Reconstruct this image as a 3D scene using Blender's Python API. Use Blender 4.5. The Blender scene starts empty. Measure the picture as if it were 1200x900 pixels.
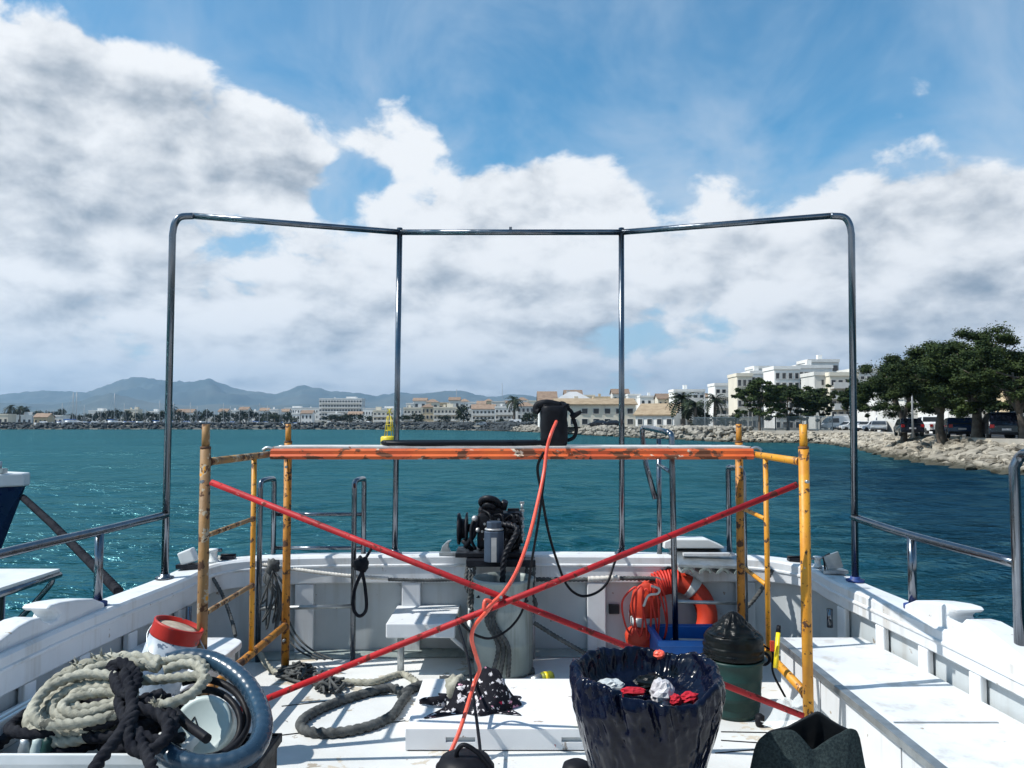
import bpy, math, random
import numpy as np
from mathutils import Vector, Matrix, noise as mnoise

S = bpy.context.scene
COL = S.collection
random.seed(7)
R = math.radians

# ------------------------------------------------------------------ camera
EYE = 1.55                      # eye height above the boat's deck (deck is z = 0)
FPX, CX, CY, HORIZON = 940.0, 600.0, 450.0, 497.0
TH = math.atan((HORIZON - CY) / FPX)
cam_d = bpy.data.cameras.new('camera')
cam = bpy.data.objects.new('camera', cam_d)
COL.objects.link(cam)
cam.location = (0, 0, EYE)
cam.rotation_euler = (math.pi / 2 + TH, 0, 0)
cam_d.sensor_width = 36
cam_d.lens = 36 * FPX / 1200
cam_d.clip_start = 0.05
cam_d.clip_end = 40000
S.camera = cam


def ray(px, py):
    cx = (px - CX) / FPX
    cu = -(py - CY) / FPX
    fy = math.cos(TH) - cu * math.sin(TH)
    uz = math.sin(TH) + cu * math.cos(TH)
    return cx / fy, uz / fy


def P(px, py, Y):
    a, b = ray(px, py)
    return Vector((a * Y, Y, EYE + b * Y))


def G(px, py, z):
    a, b = ray(px, py)
    Y = (z - EYE) / b
    return Vector((a * Y, Y, z))


# ------------------------------------------------------------------ sun, sky
SUN_EL, SUN_AZ_BACK = R(50), R(13)      # from the left, a little behind the camera
sun_dir = Vector((-math.cos(SUN_EL) * math.cos(SUN_AZ_BACK), -math.cos(SUN_EL) * math.sin(SUN_AZ_BACK), math.sin(SUN_EL)))
sun_l = bpy.data.lights.new('sun', 'SUN')
sun_l.energy = 5.0
sun_l.angle = R(0.5)
sun_l.color = (1.0, 0.965, 0.91)
sun_o = bpy.data.objects.new('sun', sun_l)
COL.objects.link(sun_o)
sun_o.rotation_euler = sun_dir.to_track_quat('Z', 'Y').to_euler()

W = bpy.data.worlds.new('World')
S.world = W
W.use_nodes = True
wn, wl = W.node_tree.nodes, W.node_tree.links
wn.clear()


class NT:
    """small helper to write node trees"""
    def __init__(self, tree):
        self.n, self.l = tree.nodes, tree.links

    def node(self, typ, **kw):
        o = self.n.new(typ)
        for k, v in kw.items():
            setattr(o, k, v)
        return o

    def put(self, sock, v):
        if hasattr(v, 'is_output') or isinstance(v, bpy.types.NodeSocket):
            self.l.new(v, sock)
        else:
            sock.default_value = v

    def math(self, op, a, b=None, c=None, clamp=False):
        o = self.node('ShaderNodeMath', operation=op, use_clamp=clamp)
        self.put(o.inputs[0], a)
        if b is not None: self.put(o.inputs[1], b)
        if c is not None: self.put(o.inputs[2], c)
        return o.outputs[0]

    def vmath(self, op, a, b=None):
        o = self.node('ShaderNodeVectorMath', operation=op)
        self.put(o.inputs[0], a)
        if b is not None: self.put(o.inputs[1], b)
        return o.outputs['Value'] if op == 'DOT_PRODUCT' else o.outputs[0]

    def ramp(self, v, a, b, lo=0.0, hi=1.0, smooth=True):
        o = self.node('ShaderNodeMapRange', interpolation_type='SMOOTHSTEP' if smooth else 'LINEAR')
        self.put(o.inputs[0], v)
        for i, x in zip((1, 2, 3, 4), (a, b, lo, hi)):
            self.put(o.inputs[i], x)
        return o.outputs[0]

    def noise(self, vec, scale, detail=4, rough=0.5, dist=0.0, dim='3D'):
        o = self.node('ShaderNodeTexNoise', noise_dimensions=dim)
        if vec is not None: self.l.new(vec, o.inputs['Vector'])
        o.inputs['Scale'].default_value = scale
        o.inputs['Detail'].default_value = detail
        o.inputs['Roughness'].default_value = rough
        o.inputs['Distortion'].default_value = dist
        return o.outputs['Fac']

    def mix(self, f, a, b):
        o = self.node('ShaderNodeMix', data_type='RGBA')
        self.put(o.inputs[0], f)
        for i, v in ((6, a), (7, b)):
            if isinstance(v, (tuple, list)):
                v = tuple(v) + (1.0,) * (4 - len(v))
            self.put(o.inputs[i], v)
        return o.outputs[2]


w = NT(W.node_tree)
out = w.node('ShaderNodeOutputWorld')
bg = w.node('ShaderNodeBackground')
sky = w.node('ShaderNodeTexSky', sky_type='NISHITA', sun_disc=False)
sky.sun_elevation = SUN_EL
sky.sun_rotation = math.atan2(sun_dir.x, sun_dir.y)
sky.altitude = 0
sky.air_density = 1.0
sky.dust_density = 0.6
sky.ozone_density = 2.2
SKY = 0.105
tc = w.node('ShaderNodeTexCoord')
v = tc.outputs['Generated']
sep = w.node('ShaderNodeSeparateXYZ')
wl.new(v, sep.inputs[0])
z = sep.outputs[2]


def scaled(vec, s):
    return w.vmath('MULTIPLY', vec, s)


# clouds: fractal cumulus in the direction sphere, flattened and banked up towards the horizon
zz = w.math('MULTIPLY', w.math('POWER', w.math('MAXIMUM', z, 0.0005), 0.72), 1.55)
cmb = w.node('ShaderNodeCombineXYZ')
wl.new(sep.outputs[0], cmb.inputs[0]); wl.new(sep.outputs[1], cmb.inputs[1]); wl.new(zz, cmb.inputs[2])
cv = w.vmath('ADD', cmb.outputs[0], (3.1, 1.7, 0.4))


def cloud_noise(vec, d=7):
    a = w.noise(vec, 4.6, 3, 0.50, 0.0)
    b = w.noise(vec, 13.0, d, 0.58, 0.2)
    return w.math('ADD', w.math('MULTIPLY', a, 0.60), w.math('MULTIPLY', b, 0.40))


n0 = cloud_noise(cv)
n1 = cloud_noise(w.vmath('ADD', cv, (-0.022, -0.008, 0.042)), 4)
n2 = w.noise(w.vmath('ADD', cv, (-0.03, -0.01, 0.11)), 5.0, 3, 0.5)
bias = w.ramp(z, 0.0, 0.25, 0.155, 0.085, smooth=False)
bias = w.math('ADD', bias, w.ramp(z, 0.22, 0.50, 0.0, -0.16, smooth=False))
# the large clouds of the day, where they stand in the sky (direction, angular radius, amount)
for px, py, rad, amt in ((20, 105, 120, 0.15), (110, 130, 100, 0.13), (215, 155, 100, 0.15), (320, 190, 80, 0.15), (60, 225, 150, 0.12),
                         (470, 148, 66, 0.17), (615, 205, 80, 0.11), (695, 215, 90, 0.14), (850, 250, 120, 0.08), (1085, 270, 150, 0.10),
                         (1056, 103, 44, 0.17), (330, 310, 220, 0.07), (900, 330, 240, 0.06), (560, 370, 200, 0.08), (60, 380, 200, 0.06), (1150, 350, 150, 0.10),
                         (560, 60, 190, -0.14), (830, 90, 230, -0.18), (1100, 30, 170, -0.10), (420, 215, 45, -0.05), (330, 50, 120, -0.10)):
    d = (P(px, py, 1.0) - Vector((0, 0, EYE))).normalized()
    dp = w.vmath('DOT_PRODUCT', v, tuple(d))
    ang = math.atan(rad / FPX)
    bias = w.math('ADD', bias, w.ramp(dp, math.cos(ang), 1.0, 0.0, amt))
dens0 = w.math('ADD', n0, bias)
cover = w.ramp(dens0, 0.535, 0.618)
# light from the upper left: brighter where the cloud thins towards the sun, grey in the thick undersides
lit = w.math('ADD', w.math('MULTIPLY', w.math('SUBTRACT', n0, n1), 4.2), 0.90)
thick = w.ramp(w.math('ADD', w.math('MULTIPLY', n2, 0.6), w.math('ADD', w.math('MULTIPLY', bias, 1.0), 0.20)), 0.52, 0.86, 0.0, 0.56)
lit = w.ramp(w.math('SUBTRACT', lit, thick), -0.42, 0.98)
ccol = w.mix(lit, (0.30, 0.365, 0.445), (1.02, 1.04, 1.06))
# thin high veil
cir = w.noise(w.vmath('MULTIPLY', w.vmath('ADD', v, (0.3, 0.0, 0.0)), (2.2, 1.2, 2.6)), 2.0, 5, 0.60, 0.5)
veil = w.math('MULTIPLY', w.ramp(cir, 0.33, 0.72), w.ramp(z, 0.12, 0.5, 0.95, 0.40))
haze_low = w.ramp(z, 0.0, 0.34, 0.78, 0.0)
skyc = w.vmath('MULTIPLY', sky.outputs[0], (SKY * 0.62, SKY * 1.42, SKY * 1.60))
skyc = w.mix(veil, skyc, (0.62, 0.74, 0.88))
skyc = w.mix(haze_low, skyc, (0.55, 0.66, 0.78))
ccol = w.mix(w.ramp(z, 0.0, 0.13, 0.62, 0.0), ccol, (0.50, 0.58, 0.68))
fin = w.mix(cover, skyc, ccol)
wl.new(fin, bg.inputs[0])
bg.inputs[1].default_value = 0.80
wl.new(bg.outputs[0], out.inputs[0])

S.view_settings.view_transform = 'Standard'
S.view_settings.look = 'None'
S.view_settings.gamma = 1.0
S.view_settings.exposure = 0.24
S.view_settings.use_curve_mapping = False
S.render.engine = 'CYCLES'
S.cycles.use_denoising = True
S.cycles.max_bounces = 7
S.cycles.diffuse_bounces = 3
S.cycles.glossy_bounces = 4
S.cycles.transmission_bounces = 6
S.cycles.volume_bounces = 0
S.cycles.transparent_max_bounces = 12
S.cycles.sample_clamp_indirect = 4.0
S.cycles.sample_clamp_direct = 6.0
S.cycles.caustics_reflective = False
S.cycles.caustics_refractive = False

# ------------------------------------------------------------------ materials
MATS = {}


def pmat(name, c1, c2=None, scale=4.0, rough=0.5, rough2=None, metal=0.0, bump=0.0, bscale=30.0, detail=5, spec=0.5,
         lo=0.35, hi=0.65, coat=0.0, chips=None, bdist=0.01, stretch=(1, 1, 1), alpha=None, trans=0.0, streak=None, rnd=0.0, sheen=0.0):
    """principled material with procedural colour variation, worn chips, streaks and fine relief"""
    m = bpy.data.materials.new(name)
    m.use_nodes = True
    t = NT(m.node_tree)
    b = m.node_tree.nodes['Principled BSDF']
    tcn = t.node('ShaderNodeTexCoord')
    co = t.vmath('MULTIPLY', tcn.outputs['Object'], stretch)
    col = tuple(c1) + (1.0,)
    if c2 is not None:
        f = t.ramp(t.noise(co, scale, detail, 0.6), lo, hi)
        col = t.mix(f, c1, c2)
    ro = rough
    if rough2 is not None:
        ro = t.ramp(t.noise(co, scale * 1.7, 4, 0.6), 0.3, 0.7, rough, rough2)
    if streak:
        sc, cc, amt = streak
        f = t.math('MULTIPLY', t.ramp(t.noise(t.vmath('MULTIPLY', co, (sc, sc, sc * 0.07)), 1.0, 5, 0.65), 0.50, 0.70), amt)
        col = t.mix(f, col, cc)
    if chips:
        for (cc, th, cs) in chips:
            f = t.ramp(t.noise(co, cs, 7, 0.62, 0.3), th, th + 0.025)
            col = t.mix(f, col, cc)
            ro = t.math('ADD', t.math('MULTIPLY', f, 0.3), ro, clamp=True)
    if rnd:
        oi = t.node('ShaderNodeObjectInfo')
        hs = t.node('ShaderNodeHueSaturation')
        t.put(hs.inputs['Value'], t.ramp(oi.outputs['Random'], 0, 1, 1 - rnd, 1 + rnd, smooth=False))
        t.put(hs.inputs['Color'], col)
        col = hs.outputs[0]
    t.put(b.inputs['Base Color'], col)
    t.put(b.inputs['Roughness'], ro)
    b.inputs['Metallic'].default_value = metal
    b.inputs['Specular IOR Level'].default_value = spec
    if coat: b.inputs['Coat Weight'].default_value = coat
    if sheen: b.inputs['Sheen Weight'].default_value = sheen
    if alpha is not None: b.inputs['Alpha'].default_value = alpha
    if trans: b.inputs['Transmission Weight'].default_value = trans
    if bump:
        bn = t.node('ShaderNodeBump')
        bn.inputs['Strength'].default_value = bump
        bn.inputs['Distance'].default_value = bdist
        t.put(bn.inputs['Height'], t.noise(co, bscale, 6, 0.6))
        t.l.new(bn.outputs[0], b.inputs['Normal'])
    MATS[name] = m
    return m


pmat('white_paint', (0.70, 0.72, 0.735), (0.62, 0.645, 0.665), 2.5, 0.38, 0.55, bump=0.12, bscale=14, bdist=0.006,
     streak=(7.0, (0.36, 0.32, 0.26), 0.5), chips=[((0.33, 0.28, 0.22), 0.675, 11.0)])
pmat('greyed_white', (0.50, 0.535, 0.55), (0.42, 0.46, 0.475), 1.8, 0.42, 0.6, bump=0.12, bscale=12, bdist=0.006,
     streak=(6.0, (0.30, 0.285, 0.25), 0.45), chips=[((0.24, 0.20, 0.16), 0.66, 10.0)])  # white paint made greyer, with the bulwark's shade put into its colour
pmat('deck_paint', (0.70, 0.715, 0.71), (0.55, 0.555, 0.53), 1.4, 0.5, 0.75, bump=0.5, bscale=90, bdist=0.004, lo=0.3, hi=0.75,
     chips=[((0.50, 0.45, 0.37), 0.585, 2.2), ((0.33, 0.29, 0.235), 0.635, 5.0), ((0.10, 0.09, 0.085), 0.69, 9.0)])
pmat('hatch_paint', (0.76, 0.77, 0.78), (0.70, 0.71, 0.72), 3, 0.42, 0.6, bump=0.1, bscale=25, bdist=0.003,
     chips=[((0.34, 0.29, 0.25), 0.66, 9.0), ((0.42, 0.05, 0.05), 0.69, 12.0)])
pmat('hull_white', (0.72, 0.74, 0.75), (0.6, 0.62, 0.62), 2, 0.35, 0.5, streak=(4.0, (0.30, 0.28, 0.2), 0.5))
pmat('stainless', (0.205, 0.22, 0.245), (0.15, 0.165, 0.185), 9, 0.13, 0.30, metal=1.0, stretch=(1, 1, 0.3))
pmat('galvanised', (0.42, 0.45, 0.46), (0.32, 0.345, 0.35), 12, 0.38, 0.55, metal=0.85, bump=0.1, bscale=30, chips=[((0.17, 0.11, 0.07), 0.70, 8)])
pmat('blue_pad', (0.015, 0.045, 0.20), (0.01, 0.03, 0.13), 20, 0.5)
RUST = (0.075, 0.035, 0.018)
pmat('yellow_scaffold', (0.64, 0.29, 0.014), (0.50, 0.20, 0.012), 6, 0.42, 0.6, bump=0.3, bscale=40, bdist=0.004,
     chips=[(RUST, 0.585, 26), ((0.02, 0.015, 0.013), 0.645, 34), ((0.45, 0.42, 0.38), 0.70, 18)])
pmat('ochre_scaffold', (0.50, 0.21, 0.018), (0.34, 0.13, 0.014), 6, 0.5, 0.65, bump=0.35, bscale=40, bdist=0.004,
     chips=[(RUST, 0.545, 20), ((0.02, 0.015, 0.013), 0.61, 26), ((0.4, 0.34, 0.25), 0.68, 30)])
pmat('worn_scaffold', (0.30, 0.155, 0.045), (0.22, 0.13, 0.06), 7, 0.6, 0.75, bump=0.5, bscale=40, bdist=0.004,
     chips=[((0.36, 0.31, 0.23), 0.56, 12), (RUST, 0.56, 18), ((0.015, 0.015, 0.02), 0.625, 7), ((0.55, 0.24, 0.02), 0.62, 12)])
pmat('red_scaffold', (0.44, 0.014, 0.019), (0.28, 0.010, 0.014), 5, 0.45, 0.65, bump=0.35, bscale=60, bdist=0.003, spec=0.3,
     chips=[((0.12, 0.02, 0.015), 0.585, 22), ((0.04, 0.02, 0.018), 0.64, 12), ((0.60, 0.45, 0.42), 0.665, 46)])
pmat('orange_plank', (0.66, 0.125, 0.022), (0.50, 0.075, 0.018), 5, 0.45, 0.65, bump=0.35, bscale=30, bdist=0.004, stretch=(0.6, 1, 1),
     chips=[((0.13, 0.045, 0.02), 0.54, 14), ((0.55, 0.44, 0.34), 0.60, 16), ((0.02, 0.015, 0.015), 0.63, 20)])
pmat('rust_weld', (0.16, 0.07, 0.03), (0.07, 0.035, 0.02), 30, 0.8, bump=0.6, bscale=80, bdist=0.004)
pmat('plank_top', (0.62, 0.61, 0.59), (0.46, 0.43, 0.40), 8, 0.6, 0.8, chips=[((0.20, 0.10, 0.06), 0.62, 10)])
pmat('red_hose', (0.85, 0.115, 0.065), (0.72, 0.085, 0.05), 20, 0.4)
pmat('black_rubber', (0.006, 0.0065, 0.009), (0.011, 0.012, 0.016), 10, 0.45, 0.62, bump=0.1, bscale=60, bdist=0.002, spec=0.14)
pmat('black_cable', (0.006, 0.007, 0.010), None, rough=0.42, spec=0.16)
pmat('black_metal', (0.007, 0.009, 0.014), (0.016, 0.018, 0.024), 14, 0.38, 0.6, metal=0.0, spec=0.2, bump=0.2, bscale=50, bdist=0.003, chips=[((0.10, 0.05, 0.03), 0.68, 16), ((0.5, 0.5, 0.5), 0.75, 22)])
pmat('motor_grey', (0.055, 0.085, 0.13), (0.04, 0.06, 0.095), 9, 0.35, 0.5, metal=0.2, chips=[((0.35, 0.38, 0.4), 0.72, 18)])
pmat('bare_steel', (0.55, 0.56, 0.56), (0.42, 0.43, 0.43), 12, 0.4, metal=0.6)
pmat('tank_plastic', (0.30, 0.345, 0.335), (0.23, 0.275, 0.265), 3, 0.3, 0.5, bump=0.1, bscale=10, bdist=0.004, streak=(8.0, (0.10, 0.115, 0.10), 0.7))
pmat('rope_cream', (0.42, 0.41, 0.34), (0.25, 0.245, 0.20), 14, 0.9, bump=0.9, bscale=150, bdist=0.004, spec=0.15, chips=[((0.10, 0.10, 0.085), 0.62, 9)])
pmat('rope_white', (0.62, 0.60, 0.55), (0.48, 0.46, 0.42), 18, 0.85, bump=0.6, bscale=160, bdist=0.002)
pmat('rope_grey', (0.115, 0.12, 0.118), (0.055, 0.06, 0.062), 16, 0.9, bump=0.8, bscale=150, bdist=0.003, spec=0.15)
pmat('rope_dark', (0.009, 0.010, 0.015), (0.024, 0.025, 0.030), 16, 0.9, bump=0.9, bscale=160, bdist=0.003, spec=0.1)
pmat('rope_red', (0.62, 0.035, 0.018), (0.45, 0.02, 0.012), 18, 0.6)
pmat('hose_blue', (0.022, 0.052, 0.085), (0.014, 0.034, 0.060), 5, 0.18, 0.34, bump=0.25, bscale=25, bdist=0.003, coat=0.25)
pmat('plastic_white', (0.68, 0.70, 0.70), (0.58, 0.61, 0.61), 4, 0.35, 0.5, chips=[((0.28, 0.27, 0.24), 0.70, 7)])
pmat('tub_pale', (0.45, 0.53, 0.52), (0.38, 0.46, 0.45), 4, 0.35, 0.5, chips=[((0.2, 0.22, 0.2), 0.72, 7)])
pmat('bucket_red', (0.46, 0.028, 0.018), (0.36, 0.02, 0.015), 10, 0.45, spec=0.3, chips=[((0.10, 0.10, 0.10), 0.64, 14)])
pmat('bucket_body', (0.30, 0.36, 0.42), (0.52, 0.55, 0.58), 9, 0.45, chips=[((0.06, 0.10, 0.16), 0.60, 12), ((0.5, 0.06, 0.05), 0.66, 9)])
pmat('bucket_mess', (0.48, 0.40, 0.31), (0.30, 0.24, 0.18), 14, 0.8, bump=0.5, bscale=40)
pmat('bag_plastic', (0.0014, 0.0024, 0.009), (0.0022, 0.0042, 0.016), 3, 0.10, 0.2, bump=0.3, bscale=14, bdist=0.008, spec=0.24)
pmat('bag_black', (0.003, 0.004, 0.005), (0.005, 0.008, 0.008), 6, 0.26, 0.42, bump=0.5, bscale=12, bdist=0.012, spec=0.18)
pmat('bucket_green', (0.008, 0.040, 0.036), (0.006, 0.028, 0.026), 6, 0.42, 0.55, bump=0.1, bscale=20, spec=0.3)
pmat('paper_white', (0.62, 0.61, 0.62), (0.42, 0.40, 0.42), 22, 0.75, bump=0.6, bscale=40)
pmat('rag_red', (0.48, 0.018, 0.035), (0.30, 0.012, 0.02), 18, 0.75, bump=0.4, bscale=30, spec=0.2)
pmat('yellow_plastic', (0.80, 0.62, 0.01), (0.70, 0.52, 0.01), 8, 0.4)
pmat('olive_plastic', (0.20, 0.22, 0.015), (0.13, 0.15, 0.012), 10, 0.5)
pmat('blue_plastic', (0.006, 0.115, 0.42), (0.005, 0.09, 0.34), 5, 0.4, 0.5)
pmat('life_orange', (0.54, 0.042, 0.012), (0.42, 0.028, 0.010), 6, 0.5, 0.65, bump=0.15, bscale=25)
pmat('silver_tape', (0.50, 0.53, 0.53), (0.40, 0.43, 0.43), 12, 0.35)
pmat('wet_cloth', (0.034, 0.050, 0.052), (0.014, 0.022, 0.025), 110, 0.9, bump=1.0, bscale=260, bdist=0.006, spec=0.15)
pmat('neoprene', (0.006, 0.008, 0.011), (0.012, 0.015, 0.018), 12, 0.5, 0.65, bump=0.15, bscale=60, bdist=0.003, spec=0.25)
pmat('print_cloth', (0.006, 0.006, 0.010), (0.012, 0.012, 0.018), 5, 0.8, bump=0.5, bscale=25, bdist=0.01, spec=0.15,
     chips=[((0.62, 0.60, 0.62), 0.575, 26), ((0.72, 0.34, 0.46), 0.625, 13), ((0.52, 0.02, 0.06), 0.66, 11)])
pmat('navy_hull', (0.010, 0.018, 0.075), (0.008, 0.014, 0.055), 3, 0.22, 0.35, coat=0.3)
pmat('buoy_yellow', (0.68, 0.54, 0.012), (0.60, 0.46, 0.01), 1.5, 0.45)

def clear_plastic():
    m = bpy.data.materials.new('clear_plastic')
    m.use_nodes = True
    b = m.node_tree.nodes['Principled BSDF']
    b.inputs['Base Color'].default_value = (0.8, 0.84, 0.84, 1)
    b.inputs['Roughness'].default_value = 0.12
    b.inputs['Alpha'].default_value = 0.5
    MATS['clear_plastic'] = m
clear_plastic()

# shore
pmat('rock', (0.33, 0.295, 0.235), (0.21, 0.187, 0.15), 1.1, 0.85, bump=0.6, bscale=5, bdist=0.10, rnd=0.35, chips=[((0.12, 0.105, 0.08), 0.58, 1.6)])
pmat('rock_far', (0.060, 0.072, 0.078), (0.030, 0.036, 0.040), 0.5, 0.9, rnd=0.2)
pmat('rock_mid', (0.33, 0.305, 0.255), (0.18, 0.168, 0.145), 0.6, 0.9, rnd=0.2)
pmat('land_soil', (0.16, 0.15, 0.125), (0.11, 0.11, 0.09), 0.05, 0.9)
pmat('asphalt', (0.060, 0.060, 0.062), (0.048, 0.048, 0.05), 0.6, 0.85)
pmat('pavement', (0.38, 0.35, 0.30), (0.31, 0.29, 0.25), 0.6, 0.8)
pmat('wall_white', (0.78, 0.77, 0.74), (0.70, 0.69, 0.66), 0.25, 0.8, rnd=0.05, streak=(0.8, (0.5, 0.48, 0.44), 0.3))
pmat('wall_cream', (0.70, 0.645, 0.53), (0.62, 0.57, 0.47), 0.25, 0.8, rnd=0.08, streak=(0.8, (0.45, 0.40, 0.32), 0.3))
pmat('wall_sand', (0.60, 0.47, 0.30), (0.53, 0.42, 0.27), 0.25, 0.8, rnd=0.10, streak=(0.8, (0.42, 0.34, 0.24), 0.3))
pmat('wall_pale', (0.62, 0.61, 0.57), (0.55, 0.54, 0.51), 0.25, 0.8, rnd=0.08, streak=(0.8, (0.42, 0.41, 0.38), 0.3))
pmat('wall_grey', (0.42, 0.42, 0.42), (0.36, 0.36, 0.36), 0.25, 0.8, rnd=0.1)
pmat('roof_tile', (0.265, 0.185, 0.13), (0.20, 0.135, 0.095), 0.9, 0.85, rnd=0.18, bump=0.4, bscale=4, bdist=0.05)
pmat('roof_ochre', (0.35, 0.265, 0.17), (0.27, 0.195, 0.12), 0.7, 0.85, bump=0.4, bscale=4, bdist=0.05)
pmat('window_dark', (0.022, 0.026, 0.032), (0.04, 0.045, 0.05), 0.5, 0.15, spec=0.6)
pmat('window_frame', (0.5, 0.49, 0.47), None, rough=0.5)
pmat('awning_red', (0.28, 0.04, 0.04), None, rough=0.7)
pmat('balcony', (0.66, 0.64, 0.60), (0.58, 0.56, 0.52), 0.4, 0.8)
pmat('bark', (0.085, 0.066, 0.050), (0.15, 0.125, 0.10), 3.0, 0.9, bump=0.6, bscale=14, bdist=0.03)
pmat('pine_leaf', (0.011, 0.023, 0.009), (0.046, 0.066, 0.019), 1.2, 0.7, spec=0.12, rnd=0.15)
pmat('tree_leaf', (0.009, 0.018, 0.010), (0.024, 0.036, 0.014), 0.5, 0.7, spec=0.15, rnd=0.25)
pmat('palm_leaf', (0.014, 0.024, 0.010), (0.030, 0.040, 0.015), 0.8, 0.6, spec=0.2, rnd=0.2)
pmat('fence_metal', (0.10, 0.13, 0.15), (0.07, 0.09, 0.105), 2, 0.5)
pmat('lamp_metal', (0.30, 0.31, 0.32), None, rough=0.5)
pmat('car_white', (0.70, 0.71, 0.72), None, rough=0.25, coat=0.6)
pmat('car_dark', (0.010, 0.012, 0.022), None, rough=0.2, coat=0.8)
pmat('car_blue', (0.012, 0.030, 0.085), None, rough=0.2, coat=0.8)
pmat('car_silver', (0.36, 0.38, 0.40), None, rough=0.3, coat=0.6, metal=0.3)
pmat('car_red', (0.28, 0.015, 0.015), None, rough=0.3, coat=0.6)
pmat('tyre', (0.012, 0.012, 0.012), None, rough=0.8)
pmat('tail_light', (0.35, 0.01, 0.01), None, rough=0.3)
pmat('boat_white', (0.74, 0.75, 0.76), None, rough=0.35, rnd=0.06)
pmat('mast_grey', (0.38, 0.41, 0.43), None, rough=0.4)
pmat('hill_green', (0.040, 0.060, 0.062), (0.080, 0.090, 0.080), 0.0016, 0.95, detail=9)


def stripe_rope_tint():
    pass


def water_mat():
    m = bpy.data.materials.new('sea_water')
    m.use_nodes = True
    t = NT(m.node_tree)
    b = m.node_tree.nodes['Principled BSDF']
    g = t.node('ShaderNodeNewGeometry')
    pos = g.outputs['Position']
    n = t.noise(t.vmath('MULTIPLY', pos, (0.010, 0.022, 0)), 1.0, 4, 0.55)
    sp = t.node('ShaderNodeSeparateXYZ'); t.l.new(pos, sp.inputs[0])
    # darker and bluer towards the quay side, greener towards the open bay
    deep = t.ramp(t.math('ADD', t.math('SUBTRACT', sp.outputs[0], t.math('MULTIPLY', sp.outputs[1], 0.22)), t.math('MULTIPLY', n, 4.0)), 0.5, 9.0)
    near = t.ramp(sp.outputs[1], 30.0, 95.0, 1.0, 0.0)
    f = t.math('MULTIPLY', deep, near)
    c = t.mix(t.ramp(n, 0.35, 0.65), (0.004, 0.044, 0.050), (0.006, 0.060, 0.066))
    c = t.mix(f, c, (0.002, 0.013, 0.032))
    d1 = t.noise(t.vmath('MULTIPLY', pos, (2.0, 5.2, 1)), 1.0, 4, 0.6, 0.3)
    d2 = t.noise(t.vmath('MULTIPLY', pos, (0.75, 2.0, 1)), 1.0, 3, 0.55, 0.2)
    h = t.math('ADD', t.math('MULTIPLY', d1, 0.14), t.math('MULTIPLY', d2, 0.34))
    bn = t.node('ShaderNodeBump')
    bn.inputs['Strength'].default_value = 0.95
    bn.inputs['Distance'].default_value = 1.0
    t.put(bn.inputs['Height'], t.math('MULTIPLY', t.math('MULTIPLY', h, t.ramp(f, 0.0, 1.0, 1.0, 1.9)), t.ramp(t.noise(t.vmath('MULTIPLY', pos, (0.035, 0.085, 0)), 1.0, 3, 0.5), 0.35, 0.65, 0.55, 1.4)))   # ruffled by the wind along the quay
    m.node_tree.nodes.remove(b)
    body = t.node('ShaderNodeBsdfDiffuse')
    t.put(body.inputs['Color'], c); t.l.new(bn.outputs[0], body.inputs['Normal'])
    gl = t.node('ShaderNodeBsdfGlossy')
    gl.inputs['Roughness'].default_value = 0.13
    gl.inputs['Color'].default_value = (0.25, 0.55, 0.58, 1)
    t.l.new(bn.outputs[0], gl.inputs['Normal'])
    fr = t.node('ShaderNodeFresnel'); fr.inputs['IOR'].default_value = 1.33
    t.l.new(bn.outputs[0], fr.inputs['Normal'])
    mx = t.node('ShaderNodeMixShader')
    t.put(mx.inputs[0], t.math('MULTIPLY', fr.outputs[0], 0.47))
    t.l.new(body.outputs[0], mx.inputs[1]); t.l.new(gl.outputs[0], mx.inputs[2])
    om = [q for q in m.node_tree.nodes if q.type == 'OUTPUT_MATERIAL'][0]
    t.l.new(mx.outputs[0], om.inputs['Surface'])
    MATS['sea_water'] = m
water_mat()

def tide_line(name):
    """dark wet weed up to the splash line"""
    m = MATS[name]
    t = NT(m.node_tree)
    b = m.node_tree.nodes['Principled BSDF']
    src = b.inputs['Base Color'].links[0].from_socket
    g = t.node('ShaderNodeNewGeometry')
    sp = t.node('ShaderNodeSeparateXYZ'); t.l.new(g.outputs['Position'], sp.inputs[0])
    nz = t.noise(g.outputs['Position'], 1.3, 4, 0.6)
    zz_ = t.math('ADD', sp.outputs[2], t.math('MULTIPLY', t.math('SUBTRACT', nz, 0.5), 0.5))
    t.put(b.inputs['Base Color'], t.mix(t.ramp(zz_, -0.72, -0.42), (0.050, 0.046, 0.030), src))
for q in ('rock', 'rock_mid', 'rock_far'):
    tide_line(q)

# ------------------------------------------------------------------ mesh helpers
WO = {}                     # world origin of every object that was placed without rotation


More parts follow.
